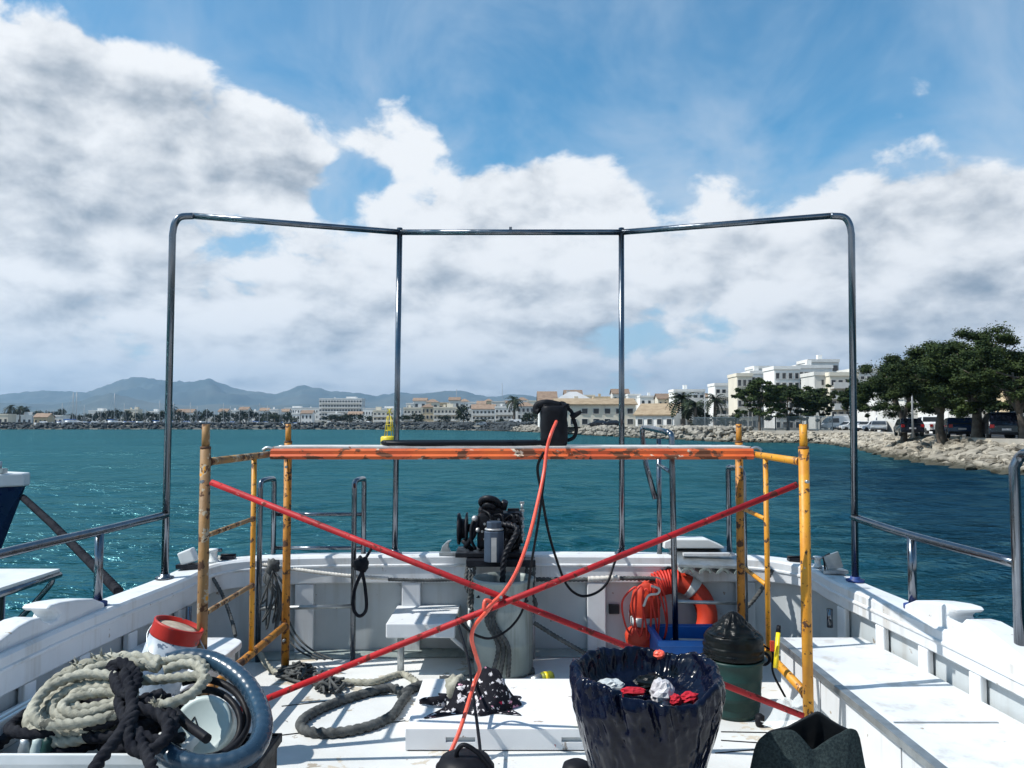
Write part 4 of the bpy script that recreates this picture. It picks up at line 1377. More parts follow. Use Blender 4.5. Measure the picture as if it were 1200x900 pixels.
# ================================================================== VEHICLES
def car_parts(kind, paint):
    """list of (name, mesh, kids) for a vehicle standing at z = 0, nose towards -X"""
    if kind == 'van':
        L, Wd, H = 5.0, 1.95, 2.25
        body = [(-2.5, 0.35), (-2.5, 0.95), (-2.2, 1.15), (-1.55, 1.95), (-1.3, 2.2), (2.45, 2.25), (2.5, 2.1), (2.5, 0.35)]
        glass = [(-2.12, 1.22), (-1.55, 1.88), (-0.4, 1.92), (-0.4, 1.22)]
    elif kind == 'pickup':
        L, Wd, H = 5.0, 1.85, 1.75
        body = [(-2.5, 0.4), (-2.5, 0.95), (-1.3, 1.05), (-0.9, 1.65), (0.25, 1.72), (0.4, 1.08), (2.5, 1.08), (2.5, 0.4)]
        glass = [(-1.2, 1.08), (-0.86, 1.60), (0.2, 1.64), (0.25, 1.08)]
    elif kind == 'suv':
        L, Wd, H = 4.6, 1.9, 1.75
        body = [(-2.3, 0.35), (-2.3, 0.85), (-1.2, 1.05), (-0.6, 1.65), (1.6, 1.75), (2.2, 1.15), (2.3, 0.9), (2.3, 0.35)]
        glass = [(-1.1, 1.08), (-0.58, 1.58), (1.5, 1.66), (2.05, 1.12)]
    else:
        L, Wd, H = 4.1, 1.75, 1.45
        body = [(-2.05, 0.3), (-2.05, 0.75), (-1.1, 0.92), (-0.5, 1.40), (1.2, 1.45), (1.85, 0.95), (2.05, 0.85), (2.05, 0.3)]
        glass = [(-1.0, 0.95), (-0.47, 1.34), (1.12, 1.37), (1.7, 0.95)]
    hw = Wd / 2

    def taper(u, w_, t_):
        k = 1 - 0.16 * max(0, (w_ - 0.95) / (H - 0.9))
        return (u, t_ * k, w_)
    res = []
    res.append(('body', MB().prism(body, -hw, hw, taper), paint))
    g = MB()
    for sg in (-1, 1):
        g.prism(glass, sg * (hw - 0.02), sg * (hw + 0.012), taper)
    xs = [p for p in body if p[1] > 0.9]
    # windscreen and rear window
    f0, f1 = glass[0], glass[1]
    r0, r1 = glass[-1], glass[-2]
    for (lo, hi, sg) in ((f0, f1, -1), (r0, r1, 1)):
        if kind == 'van' and sg == 1: lo, hi = (2.44, 1.2), (2.46, 1.9)
        dx = sg * 0.13
        k0, k1 = taper(0, lo[1], hw)[1] * 0.9, taper(0, hi[1], hw)[1] * 0.9
        g.add([(lo[0] + dx, -k0, lo[1] + 0.03), (lo[0] + dx, k0, lo[1] + 0.03), (hi[0] + dx, k1, hi[1]), (hi[0] + dx, -k1, hi[1]),
               (lo[0] + dx * 0.3, -k0, lo[1]), (lo[0] + dx * 0.3, k0, lo[1]), (hi[0] + dx * 0.3, k1, hi[1]), (hi[0] + dx * 0.3, -k1, hi[1])],
              [(0, 1, 2, 3), (4, 7, 6, 5), (0, 4, 5, 1), (1, 5, 6, 2), (2, 6, 7, 3), (3, 7, 4, 0)])
    res.append(('window_glass', g, 'window_dark'))
    for sx in (-1, 1):
        for sy in (-1, 1):
            m = Matrix.Rotation(math.pi / 2, 3, 'X')
            wb = MB().lathe([(0.14, -0.11), (0.30, -0.11), (0.34, -0.07), (0.34, 0.07), (0.30, 0.11), (0.14, 0.11)], 16, (sx * L * 0.31, sy * (hw - 0.1), 0.34), m)
            res.append(('wheel', wb, 'tyre'))
    for sy in (-1, 1):
        res.append(('headlight', MB().box((-L / 2 - 0.01, sy * hw * 0.68, 0.72), (0.06, 0.36, 0.16)), 'silver_tape'))
        res.append(('tail_light', MB().box((L / 2 + 0.01, sy * hw * 0.80, 0.86), (0.06, 0.24, 0.22)), 'tail_light'))
    res.append(('bumper', MB().box((-L / 2 - 0.04, 0, 0.42), (0.10, Wd * 0.94, 0.16)).box((L / 2 + 0.04, 0, 0.42), (0.10, Wd * 0.94, 0.16)), 'black_rubber'))
    res.append(('number_plate', MB().box((L / 2 + 0.05, 0, 0.66), (0.03, 0.5, 0.12)), 'paper_white'))
    return res


CARM = {}


def vehicle(kind, paint, px, Y, yaw, label, cat, name='parked_car', z_=0.56):
    key = (kind, paint)
    if key not in CARM:
        CARM[key] = []
        for nm, mb, mt in car_parts(kind, paint):
            me = mb.mesh(nm); me.materials.append(MATS[mt]); fix_normals(me)
            CARM[key].append((nm, me))
    t = thing(name, label, cat, base_at(px, Y, z_), 'vehicles parked on the shore road')
    t.rotation_euler.z = R(yaw)
    for nm, me in CARM[key]:
        o = bpy.data.objects.new(nm, me); COL.objects.link(o); o.parent = t
        if nm == 'body':
            b = o.modifiers.new('bevel', 'BEVEL'); b.width = 0.06; b.segments = 2; b.limit_method = 'ANGLE'; b.angle_limit = R(25)
    return t


vehicle('suv', 'car_dark', 1172, 51.5, -114, 'dark suv parked tail to the water beside the biggest pine', 'car')
vehicle('car', 'car_blue', 1122, 57, -112, 'dark blue car between the two thick pine trunks', 'car')
vehicle('pickup', 'car_white', 1090, 74, -100, 'white pickup left of the thick leaning pine', 'pickup', 'pickup_truck')
vehicle('van', 'car_white', 1035, 108, 62, 'white van parked beneath the forked pine', 'van', 'parked_van')
vehicle('car', 'car_white', 1018, 108, 20, 'white car between the right steel post and the white van', 'car')
vehicle('car', 'car_white', 996, 118, 12, 'white car just left of the right steel post', 'car')
vehicle('van', 'car_white', 982, 124, 8, 'white minibus at the right end of the fence', 'van', 'parked_van')
vehicle('car', 'car_silver', 1030, 96, 62, 'small silver car in front of the white van', 'car')
vehicle('car', 'car_dark', 1064, 66, -108, 'dark car in the shade left of the white pickup', 'car')
vehicle('car', 'car_dark', 1214, 50, -75, 'dark car cut by the right edge of the picture', 'car')
vehicle('car', 'car_dark', 700, 180, 5, 'dark car in front of the long harbour building', 'car', z_=1.0)
vehicle('car', 'car_dark', 716, 180, 10, 'second dark car from the left by the harbour building', 'car', z_=1.0)
vehicle('car', 'car_silver', 564, 300, 5, 'silver car on the far quay left of the palm', 'car', z_=1.0)
vehicle('car', 'car_white', 588, 300, 5, 'white car on the far quay below the deep balcony flats', 'car', z_=1.0)
vehicle('van', 'car_white', 603, 295, 0, 'white van on the far quay left of the black bag', 'van', 'parked_van', z_=1.0)


# ================================================================== BOATS IN THE MARINA, BUOY
def yacht_parts(L):
    hull = MB()
    st = []
    for i in range(9):
        t = i / 8
        x = -L / 2 + L * t
        wd = L * 0.15 * (math.sin(math.pi * (0.18 + 0.82 * (1 - t))) ** 0.7 if t < 1 else 0.02)
        st.append((x, max(0.05, wd), 1.0 + 0.35 * t))
    vs, fs = [], []
    for x, wd, z_ in st:
        vs += [(x, -wd, z_), (x, -wd * 0.8, 0.2), (x, 0, -0.3), (x, wd * 0.8, 0.2), (x, wd, z_)]
    for i in range(8):
        for k in range(4):
            a = i * 5 + k
            fs.append((a, a + 5, a + 6, a + 1))
        fs.append((i * 5 + 4, i * 5 + 9, i * 5 + 5, i * 5))
    fs.append((0, 1, 2, 3, 4))
    hull.add(vs, fs)
    cab = MB().prism([(-L * 0.22, 1.05), (-L * 0.2, 1.75), (L * 0.12, 1.65), (L * 0.22, 1.2)], -L * 0.08, L * 0.08, lambda u, w_, t_: (u, t_, w_))
    mast = MB().tube([(L * 0.06, 0, 1.2), (L * 0.06, 0, L * 1.28)], 0.11, 6)
    rig = MB()
    for e in ((L * 0.5, 0, 1.35), (-L * 0.48, 0, 1.1), (L * 0.04, L * 0.13, 1.1), (L * 0.04, -L * 0.13, 1.1)):
        rig.tube([(L * 0.06, 0, L * 1.26), e], 0.035, 4, caps=False)
    rig.box((L * 0.06, 0, L * 0.75), (0.06, L * 0.14, 0.06))
    boom = MB().tube([(L * 0.05, 0, 2.1), (-L * 0.36, 0, 2.1)], 0.16, 6)
    return [('hull', hull, 'boat_white'), ('cabin', cab, 'boat_white'), ('mast', mast, 'mast_grey'), ('rigging', rig, 'mast_grey'), ('boom', boom, 'blue_plastic')]


YM = []
for nm, mb, mt in yacht_parts(11.0):
    me = mb.mesh(nm); me.materials.append(MATS[mt]); fix_normals(me); YM.append((nm, me))


def yacht(px, Y, s, yaw, label, group, z_=0.4):
    t = thing('sailing_yacht', label, 'boat', base_at(px, Y, z_), group)
    for nm, me in YM:
        o = bpy.data.objects.new(nm, me); COL.objects.link(o); o.parent = t
    t.scale = (s, s, s); t.rotation_euler.z = R(yaw)


BY = 'sailing yachts behind the breakwater'
yacht(84, 400, 1.15, 70, 'left of the two tall masted yachts at the far left', BY, 1.4)
yacht(88, 410, 1.2, 60, 'right of the two tall masted yachts at the far left', BY, 1.4)
yacht(133, 400, 1.12, 80, 'tall masted yacht halfway between the twin masts and the leftmost steel post', BY, 1.4)
yacht(186, 400, 0.85, 60, 'yacht just left of the leftmost steel post', BY, 1.4)
yacht(203, 395, 0.80, 100, 'yacht just right of the leftmost steel post', BY, 1.4)
for i, px in enumerate((62, 72, 99, 108, 118, 146, 158, 170, 214, 222, 231, 243, 251, 262, 271, 280, 292, 303, 313, 330, 348)):
    yacht(px, 402 + (i * 17) % 30, 0.5 + 0.10 * ((i * 7) % 4), 20 + (i * 53) % 150, f'{ORD[i]} small moored yacht from the left in the row behind the breakwater', 'small yachts in the marina row', 1.3)


def motor_boat(px, Y, s, yaw, label, z_=1.3):
    t = thing('motor_boat', label, 'boat', base_at(px, Y, z_), 'motor boats on the far shore')
    for nm, me in YM[:2]:
        o = bpy.data.objects.new(nm, me); COL.objects.link(o); o.parent = t
    t.scale = (s, s, s * 1.2); t.rotation_euler.z = R(yaw)
for i, (px, lb) in enumerate(((52, 'white motor boat left of the twin masts behind the breakwater'), (112, 'white motor boat between the twin masts and the next tall mast'),
                              (165, 'white motor boat left of the leftmost steel post'), (238, 'white motor boat below the white terrace'), (432, 'white motor boat below the arcade building'))):
    motor_boat(px, 398, 0.8, 10 + i * 20, lb)


def make_buoy():
    Y = 88.0
    c = Vector(base_at(456.5, Y, SEA))
    s = Y / FPX
    t = thing('navigation_buoy', 'yellow navigation buoy with lattice top floating behind the scaffold', 'buoy', tuple(c))
    rb = 10.0 * s
    mb = MB().lathe([(rb * 0.9, -0.4), (rb, -0.1), (rb, 0.95), (rb * 0.86, 1.08), (0.05, 1.12)], 24, c)
    mb.build('float_body', 'buoy_yellow', t)
    top = 3.3
    for a in range(4):
        d = Vector((math.cos(a * 1.57 + 0.6), math.sin(a * 1.57 + 0.6), 0))
        MB().tube([c + d * rb * 0.62 + Vector((0, 0, 1.05)), c + d * 0.24 + Vector((0, 0, top))], 0.05, 6).build('leg', 'buoy_yellow', t)
    mb = MB()
    for z_, q in ((1.7, 0.46), (2.35, 0.36)):
        mb.torus(c + Vector((0, 0, z_)), q, 0.045, n=16, k=6)
    mb.build('ring', 'buoy_yellow', t)
    mb = MB().box(c + Vector((0, 0, 1.9)), (0.5, 0.5, 0.5)); mb.build('lantern_box', 'buoy_yellow', t)
    mb = MB().tube([c + Vector((0, 0, top - 0.1)), c + Vector((0, 0, top + 0.75))], 0.06, 6)
    for a in (-1, 1):
        mb.box(c + Vector((0, 0, top + 0.55)), (0.75, 0.08, 0.10), Matrix.Rotation(a * 0.8, 3, 'Y'))
    mb.build('cross_topmark', 'buoy_yellow', t)
make_buoy()
# ================================================================== THE BOAT WE STAND ON
boat = thing('fishing_boat', 'white work boat whose foredeck fills the foreground', 'boat', (0, 2.0, -0.9))
RAIL = [(-2.40, -1.5, .52), (-2.40, 1.5, .52), (-2.37, 3.77, .555), (-2.22, 4.95, .585), (-2.05, 5.40, .635), (-1.6, 5.58, .655), (-0.84, 5.64, .66), (0, 5.66, .66),
        (0.82, 5.64, .66), (1.6, 5.58, .655), (2.02, 5.36, .625), (2.19, 4.93, .565), (2.29, 3.63, .545), (2.35, 1.5, .52), (2.35, -1.5, .52)]
RL = resample(spline(RAIL, 14), 0.06)
RN = []
for i in range(len(RL)):
    t_ = RL[min(i + 1, len(RL) - 1)] - RL[max(i - 1, 0)]
    t_.z = 0; t_.normalize()
    RN.append(Vector((t_.y, -t_.x, 0)))          # inward
NS = len(RL)


def near_i(x, y):
    return min(range(NS), key=lambda i: (RL[i].x - x) ** 2 + (RL[i].y - y) ** 2)


def off(i, n, z=None, dz=0.0):
    p = RL[i] + RN[i] * n
    p.z = z if z is not None else RL[i].z + dz
    return p


def loft(sec, smooth=False, closed=False, i0=0, i1=None):
    """sec: function i -> list of points; gives a skin along the rail"""
    i1 = i1 or NS
    vs, fs = [], []
    k = None
    for i in range(i0, i1):
        s = sec(i); k = len(s); vs += s
    for a in range(i1 - i0 - 1):
        for b in range(k if closed else k - 1):
            b2 = (b + 1) % k
            fs.append((a * k + b, (a + 1) * k + b, (a + 1) * k + b2, a * k + b2))
    return MB().add(vs, fs, smooth)


CAPW, PL = 0.180, 0.128


def fh(i):
    return 0.178 - 0.046 * min(1.0, max(0.0, (RL[i].x - 1.2) / 0.8))


def cap_sec(i):
    return [off(i, 0.0, dz=-0.10), off(i, -0.012, dz=-0.085), off(i, -0.012, dz=-0.012), off(i, 0.0, dz=0.0), off(i, CAPW - 0.012, dz=0.004), off(i, CAPW, dz=-0.010),
            off(i, CAPW, dz=-fh(i) + 0.008), off(i, CAPW - 0.008, dz=-fh(i)), off(i, PL - 0.02, dz=-fh(i))]


hull = loft(lambda i: [off(i, 0.005, dz=-0.06), off(i, 0.02, z=0.2), off(i, 0.07, z=-0.3), off(i, 0.22, z=-1.3)], True).build('hull', 'hull_white', boat, fix=True)
bul = loft(lambda i: [off(i, PL, dz=-fh(i) + 0.01), off(i, PL + 0.004, z=0.2), off(i, PL + 0.012, z=-0.02)], True).build('bulwark', 'greyed_white', boat, fix=True)
loft(cap_sec).build('rail_cap', 'white_paint', boat, fix=True)
# seam line bead under the cap edge
loft(lambda i: [off(i, CAPW + 0.0, dz=-0.052), off(i, CAPW + 0.008, dz=-0.058), off(i, CAPW + 0.008, dz=-0.068), off(i, CAPW, dz=-0.074)]).build('rubbing_strip', 'white_paint', boat)
dk = MB()
pl = [off(i, PL + 0.0, z=0.0) for i in range(0, NS, 2)]
dk.add(pl, [tuple(range(len(pl)))[::-1]])
dk.build('deck', 'deck_paint', boat, fix=True)


def rib(i, wd, name='rib', n1=0.176, mat='white_paint'):
    p = RL[i]; nr = RN[i]; tg = Vector((-nr.y, nr.x, 0))
    z0, z1 = 0.002, p.z - fh(i) - 0.002
    c = p + nr * ((PL + 0.014 + n1) / 2); c.z = (z0 + z1) / 2
    m = Matrix((tg, nr, Vector((0, 0, 1)))).transposed()
    MB().box(c, (wd, n1 - PL - 0.014, z1 - z0), m).build(name, mat, bul, bevel=0.006)


# frames along both sides and across the front
for y in np.arange(0.2, 5.2, 0.44):
    for sx in (-1, 1):
        rib(near_i(sx * 2.3, y), 0.085)
for x in (-1.42, -0.70, 0.57, 1.05, 1.62):
    rib(near_i(x, 5.62), 0.125, mat='white_paint' if x < 1 else 'greyed_white')
# grey green margin strip at the foot of the front bulwark
ia, ib = near_i(-1.9, 5.45), near_i(1.9, 5.45)
loft(lambda i: [off(i, PL + 0.02, z=0.035), off(i, PL + 0.10, z=0.03), off(i, PL + 0.115, z=0.004)], True, i0=ia, i1=ib).build('margin_strip', 'tank_plastic', boat)


def chock(xc, yc, flip, name='mooring_chock'):
    pr = [(0, -.01), (0, .025), (.10, .07), (.24, .098), (.38, .118), (.455, .122), (.48, .110), (.455, .094), (.41, .082), (.385, .060), (.40, .040), (.46, .035), (.50, .055),
          (.53, .082), (.60, .088), (.68, .080), (.82, .045), (.96, .010), (.99, -.01)]
    i = near_i(xc, yc)
    o = RL[i]; nr = RN[i]
    tg = Vector((-nr.y, nr.x, 0))
    if tg.y > 0: tg = -tg
    mb = MB().prism(pr, 0.012, 0.150, lambda u, w_, t_: o + tg * (u - 0.45) + nr * t_ + Vector((0, 0, w_ + 0.004 - 0.03 * (u - 0.45) * (0.35 if yc > 4.5 else 0.5))))
    mb.build(name, 'white_paint', boat, bevel=0.014, fix=True)


chock(-2.37, 3.92, 1)
chock(2.27, 3.93, -1)


# benches along the sides
def bench(sx):
    b = part_empty('bench', (sx * 1.8, 2, 0), boat)
    yf = 4.78
    xi = sx * 1.55
    outer = [off(i, PL + 0.03, z=0.3) for i in range(NS) if RL[i].x * sx > 1.5 and -1.4 < RL[i].y < yf - 0.02]
    if sx > 0: outer = outer[::-1]
    # outline runs aft to fore along the hull, round the front end, and back along the edge
    e = outer[-1]
    rc = 0.13
    front = [Vector((e.x, yf, 0.3))]
    if sx < 0:
        arc = [Vector((xi - rc + rc * math.sin(a), yf - rc + rc * math.cos(a), 0.3)) for a in np.linspace(0, math.pi / 2, 7)]
    else:
        arc = [Vector((xi, yf, 0.3))]
    poly = outer + front + arc + [Vector((xi, -1.4, 0.3))]
    mb = MB().prism([(p.x, p.y) for p in poly], 0.262, 0.300, lambda u, w_, t_: (u, w_, t_))
    mb.build('bench_top', 'white_paint', b, bevel=0.008, fix=True)
    ys = [-1.38, 0.6, 1.5, 2.4, 3.3, 4.15, yf - (0.16 if sx < 0 else 0.02)]
    for a, c in zip(ys, ys[1:]):
        MB().box2((xi - sx * -0.03 - 0.012, a + 0.006, 0.002), (xi - sx * -0.03 + 0.012, c - 0.006, 0.261)).build('front_panel', 'white_paint', b)
    x0, x1 = sorted((xi + sx * 0.04, e.x - sx * 0.04))
    MB().box2((x0, yf - 0.05, 0.002), (x1, yf - 0.02, 0.261)).build('end_panel', 'greyed_white', b)
    if sx > 0:
        MB().box2((xi - 0.012, -1.4, 0.272), (xi + 0.034, yf - 0.01, 0.3045)).build('edge_strip', 'galvanised', b, bevel=0.003)
        # lid seams of the lockers
        for y in (2.35, 3.42):
            MB().box2((xi + 0.05, y, 0.2995), (e.x - 0.02, y + 0.012, 0.3035)).build('locker_seam', 'galvanised', b)
bench(-1); bench(1)


# ------------------------------------------------------------------ steel arch and handrails
def tube_part(name, pts, r, parent, mat='stainless', n=14, per=0, caps=True):
    return MB().tube(spline(pts, per) if per else pts, r, n, caps=caps).build(name, mat, parent)


arch = part_empty('steel_arch', (0, 5.3, 0.6), boat)
LT, RT = Vector((-2.16, 5.05, 2.885)), Vector((2.16, 5.05, 2.885))
ML, MR = Vector((-0.785, 5.55, 2.89)), Vector((0.765, 5.55, 2.89))
pz = 0.05
base_l, base_r = G(190, 678, 0.59), G(1004, 685, 0.56)
base_l = off(near_i(-2.19, 5.05), 0.045); base_r = off(near_i(2.16, 5.03), 0.035)
for nm, bp, tp, md in (('corner_post', base_l, LT, ML), ('corner_post', base_r, RT, MR)):
    d = (md - tp).normalized()
    bend = [bp, tp + Vector((0, 0, -0.13)), tp + Vector((0, 0, -0.06)) + d * 0.012, tp + d * 0.045 + Vector((0, 0, -0.014)), tp + d * 0.12]
    q = [bp] + spline(bend[1:], 6)
    MB().tube(q, 0.0215, 16).build(nm, 'stainless', arch)
    MB().lathe([(0.055, 0), (0.055, 0.012), (0.03, 0.016), (0.03, 0.03), (0.0245, 0.03)], 18, bp + Vector((0, 0, 0.001))).build('base_flange', 'stainless' if bp.x < 0 else 'blue_pad', arch)
    # short spigot below the rail, bolted to the frames
    MB().tube([off(near_i(bp.x, bp.y), 0.215, z=0.02 if bp.x < 0 else 0.3), off(near_i(bp.x, bp.y), 0.215, dz=-0.16)], 0.018, 10).build('spigot', 'stainless', arch)
    s = tp + d * 0.12
    MB().tube([s, md - d * 0.0], 0.0205, 14).build('top_beam', 'stainless', arch)
MB().tube([ML, MR], 0.0205, 14).build('top_beam', 'stainless', arch)
for tp, px in ((ML, 466), (MR, 731)):
    bp = off(near_i(tp.x, 5.6), 0.10)
    MB().tube([bp, tp + Vector((0, 0, 0.03))], 0.0195, 14).build('middle_post', 'stainless', arch)
    MB().lathe([(0.05, 0), (0.05, 0.01), (0.028, 0.014), (0.028, 0.03), (0.022, 0.03)], 18, bp + Vector((0, 0, 0.003))).build('base_flange', 'stainless', arch)
# small clips on the beam
for t_ in (0.5,):
    MB().box(ML.lerp(MR, t_) + Vector((0, 0, 0.026)), (0.02, 0.02, 0.02)).build('clip', 'stainless', arch)

rl = part_empty('handrail', (-2.3, 3.5, 0.55), boat)
p0 = Vector((base_l.x - 0.0, base_l.y, 0.985))
tube_part('top_rail', [p0, off(near_i(-2.3, 4.43), 0.08, z=0.972), off(near_i(-2.37, 3.75), 0.08, z=0.968), off(near_i(-2.4, 2.6), 0.08, z=0.965), off(near_i(-2.4, 0), 0.08, z=0.96)], 0.0235, rl, per=8)
for y in (4.40, 2.7, 1.0):
    i = near_i(-2.36, y)
    tube_part('stanchion', [off(i, 0.08, dz=0.0), off(i, 0.08, z=0.968)], 0.0225, rl)
    MB().lathe([(0.048, 0), (0.048, 0.022), (0.026, 0.03)], 18, off(i, 0.08, dz=0.003)).build('base_pad', 'blue_pad', rl)
rr_ = part_empty('handrail', (2.3, 3.5, 0.55), boat)
iE = near_i(2.29, 3.58)
tube_part('top_rail', [Vector((base_r.x, base_r.y, 0.968)), off(near_i(2.2, 4.4), 0.08, z=0.945), off(iE, 0.08, z=0.94)], 0.0225, rr_, per=8)
i = near_i(2.22, 4.40)
tube_part('stanchion', [off(i, 0.08, dz=0.0), off(i, 0.08, z=0.945)], 0.0225, rr_)
MB().lathe([(0.048, 0), (0.048, 0.022), (0.026, 0.03)], 18, off(i, 0.08, dz=0.003)).build('base_pad', 'blue_pad', rr_)
e0 = off(iE, 0.08, dz=0)
e1 = off(iE, 0.08, z=1.36)
tube_part('gate_post', [e0] + spline([e1, e1 + Vector((0.02, -0.02, 0.05)), e1 + Vector((0.02, -0.12, 0.065)), e1 + Vector((0.03, -0.6, 0.065))], 5), 0.0225, rr_)
# small bolt eye on the rail far right
MB().lathe([(0.03, 0), (0.03, 0.012), (0.014, 0.02), (0.014, 0.035)], 12, off(near_i(2.3, 3.5), 0.05, dz=0.004)).build('deck_eye', 'black_metal', boat)


# ------------------------------------------------------------------ boarding gates of steel tube
def gate_left():
    g = part_empty('boarding_gate', (-1.36, 5.3, 0), boat)
    xl, xr = -1.66, -1.04
    for x in (xl, xr):
        zt = P(313, 563, 5.35).z
        yb = 5.56
        pts = [(x, 5.32, 0.0), (x, 5.32, zt - 0.05)] + [tuple(q) for q in spline([(x, 5.32, zt - 0.05), (x, 5.335, zt - 0.012), (x + 0.01, 5.37, zt), (x + 0.02, yb - 0.05, zt), (x + 0.02, yb - 0.012, zt - 0.012), (x + 0.02, yb, zt - 0.05)], 4)] + [(x + 0.02, yb, 0.662)]
        MB().tube(pts, 0.0175, 12).build('gate_frame', 'stainless', g)
    for z_ in (0.93, 0.70):
        MB().tube([(xl + 0.02, 5.56, z_), (xr + 0.02, 5.56, z_)], 0.013, 10).build('cross_bar', 'stainless', g)
    MB().tube([(xl, 5.32, P(360, 713, 5.32).z), (xr, 5.32, P(360, 713, 5.32).z + 0.015)], 0.014, 10).build('rung', 'galvanised', g)
gate_left()


def gate_right():
    g = part_empty('boarding_gate', (1.2, 5.2, 0), boat)
    a = P(787, 512, 5.0); b = P(871, 558, 5.2)
    t1 = P(772, 505, 5.55); t0 = P(753, 503, 5.62)
    MB().tube([(a.x + 0.015, a.y, 0.0), a] + spline([a, a + Vector((-0.006, 0.02, 0.022)), a + Vector((-0.03, 0.10, 0.035)), t0 + Vector((0.02, -0.06, 0.01)), t0, t0 + Vector((0.0, 0.012, -0.05))], 5)[1:] + [P(757, 545, 5.6), P(768, 585, 5.55)], 0.0185, 12).build('gate_frame', 'stainless', g)
    MB().tube([P(772, 514, 5.55), Vector((P(772, 560, 5.55).x, 5.55, 0.66))], 0.017, 12).build('gate_post', 'stainless', g)
    MB().tube([P(772, 545, 5.54), P(786, 553, 5.02)], 0.013, 10).build('cross_bar', 'stainless', g)
    c = P(854, 548, 5.52)
    MB().tube([(b.x, b.y, 0.0), b] + spline([b, b + Vector((-0.004, 0.02, 0.03)), b + Vector((-0.02, 0.09, 0.05)), c + Vector((0.01, -0.06, 0.0)), c, c + Vector((-0.002, 0.01, -0.04))], 5)[1:] + [Vector((c.x, c.y + 0.01, 0.66))], 0.0185, 12).build('gate_frame', 'stainless', g)
    for py in (705, 750):
        MB().tube([P(787, py, 5.02), P(870, py + 2, 5.21)], 0.012, 10).build('rung', 'galvanised', g)
gate_right()


# ------------------------------------------------------------------ folding step on the rail, right of the winch
def rail_step():
    t = thing('boarding_step', 'pale ribbed boarding step lying on the rail between the right steel gate posts', 'step', (1.25, 5.45, 0.66))
    x0, x1 = P(788, 670, 5.45).x, P(868, 670, 5.45).x
    y0, y1 = 5.27, 5.62
    z0 = 0.672
    n = 4
    # sloping tray with hollow ribs along the front edge
    vs, fs = [], []
    mb = MB()
    mb.add([(x0, y0, z0 - 0.03), (x1, y0, z0 - 0.045), (x1 - 0.05, y1, z0 + 0.035), (x0, y1, z0 + 0.045),
            (x0, y0, z0 - 0.055), (x1, y0, z0 - 0.07), (x1 - 0.05, y1, z0 + 0.005), (x0, y1, z0 + 0.01)],
           [(0, 1, 2, 3), (7, 6, 5, 4), (0, 4, 5, 1), (1, 5, 6, 2), (2, 6, 7, 3), (3, 7, 4, 0)])
    mb.build('tray', 'galvanised', t, bevel=0.006)
    for k in range(n):
        xc = x0 + (x1 - x0) * (k + 0.55) / n
        pol = [(0.042 * math.cos(a), 0.034 * math.sin(a)) for a in np.linspace(0, math.pi, 9)]
        inn = [(0.026 * math.cos(a), 0.020 * math.sin(a)) for a in np.linspace(0, math.pi, 9)][::-1]
        MB().prism(pol + inn, y0 - 0.006, y0 + 0.12, lambda u, w_, t_, xc=xc: (xc + u, t_, z0 - 0.088 + w_ - 0.012 * (k / n))).build('rib', 'tank_plastic', t)
    MB().box2((x0 + 0.06, y0 + 0.10, z0 + 0.004), (x1 - 0.06, y0 + 0.135, z0 + 0.022)).build('tread', 'white_paint', t)
    pol = [(-0.05, 0), (-0.045, 0.045), (0.0, 0.062), (0.25, 0.060), (0.36, 0.012), (0.36, 0)]
    MB().prism(pol, y1 - 0.14, y1 + 0.03, lambda u, w_, t_: (x0 + u, t_, z0 + 0.036 + w_)).build('lid', 'plastic_white', t, bevel=0.012)
rail_step()


# white corner shelf against the front bulwark
def shelf():
    s = part_empty('corner_shelf', (-0.58, 5.2, 0), boat)
    x0, x1 = P(452, 740, 5.0).x, P(533, 740, 5.0).x
    MB().box2((x0, 5.0, 0.235), (x1, 5.52, 0.325)).build('shelf_top', 'white_paint', s, bevel=0.008)
    MB().tube([(x0 + 0.08, 5.1, 0.0), (x0 + 0.08, 5.1, 0.235)], 0.022, 10).build('leg', 'galvanised', s)
    MB().tube([(x1 - 0.03, 5.06, 0.23), (x1 + 0.12, 5.3, 0.02)], 0.013, 8).build('brace', 'white_paint', s)
shelf()


# cleats, bollards and small fittings on the rail
def bollard(px, py, name, x, y, s=1.0):
    i = near_i(x, y)
    c = off(i, 0.09, dz=0.004)
    f = part_empty(name, tuple(c), boat)
    MB().lathe([(0.04 * s, 0), (0.035 * s, 0.01), (0.026 * s, 0.02), (0.024 * s, 0.065 * s), (0.036 * s, 0.075 * s), (0.036 * s, 0.085 * s), (0.0, 0.088 * s)], 16, c).build('post', 'plastic_white', f)
    MB().tube([c + Vector((-0.055 * s, 0, 0.07 * s)), c + Vector((0.055 * s, 0, 0.078 * s))], 0.012 * s, 8).build('cross_pin', 'stainless', f)
bollard(258, 640, 'mooring_bollard', -2.02, 5.42)
bollard(970, 660, 'mooring_bollard', 2.03, 5.33, 0.8)
for x, y in ((-1.93, 5.47), (1.9, 5.45)):
    i = near_i(x, y); c = off(i, 0.08, dz=0.003)
    MB().box(c + Vector((0, 0, 0.012)), (0.09, 0.05, 0.022)).tube([c + Vector((-0.05, 0, 0.03)), c + Vector((0.05, 0, 0.03))], 0.008, 8).build('deck_cleat', 'black_metal', boat)
for x, y in ((-2.12, 5.24),):
    i = near_i(x, y); c = off(i, 0.06, dz=0.004)
    f = part_empty('hinged_fairlead', tuple(c), boat)
    MB().box(c + Vector((0, 0, 0.014)), (0.15, 0.10, 0.026)).build('base_plate', 'black_metal', f)
    m = Matrix.Rotation(R(-22), 3, 'Y')
    MB().box(c + Vector((-0.015, 0, 0.072)), (0.10, 0.07, 0.09), m).build('white_flap', 'plastic_white', f, bevel=0.01)
i = near_i(2.10, 5.20); c = off(i, 0.07, dz=0.004)
f = part_empty('hinged_fairlead', tuple(c), boat)
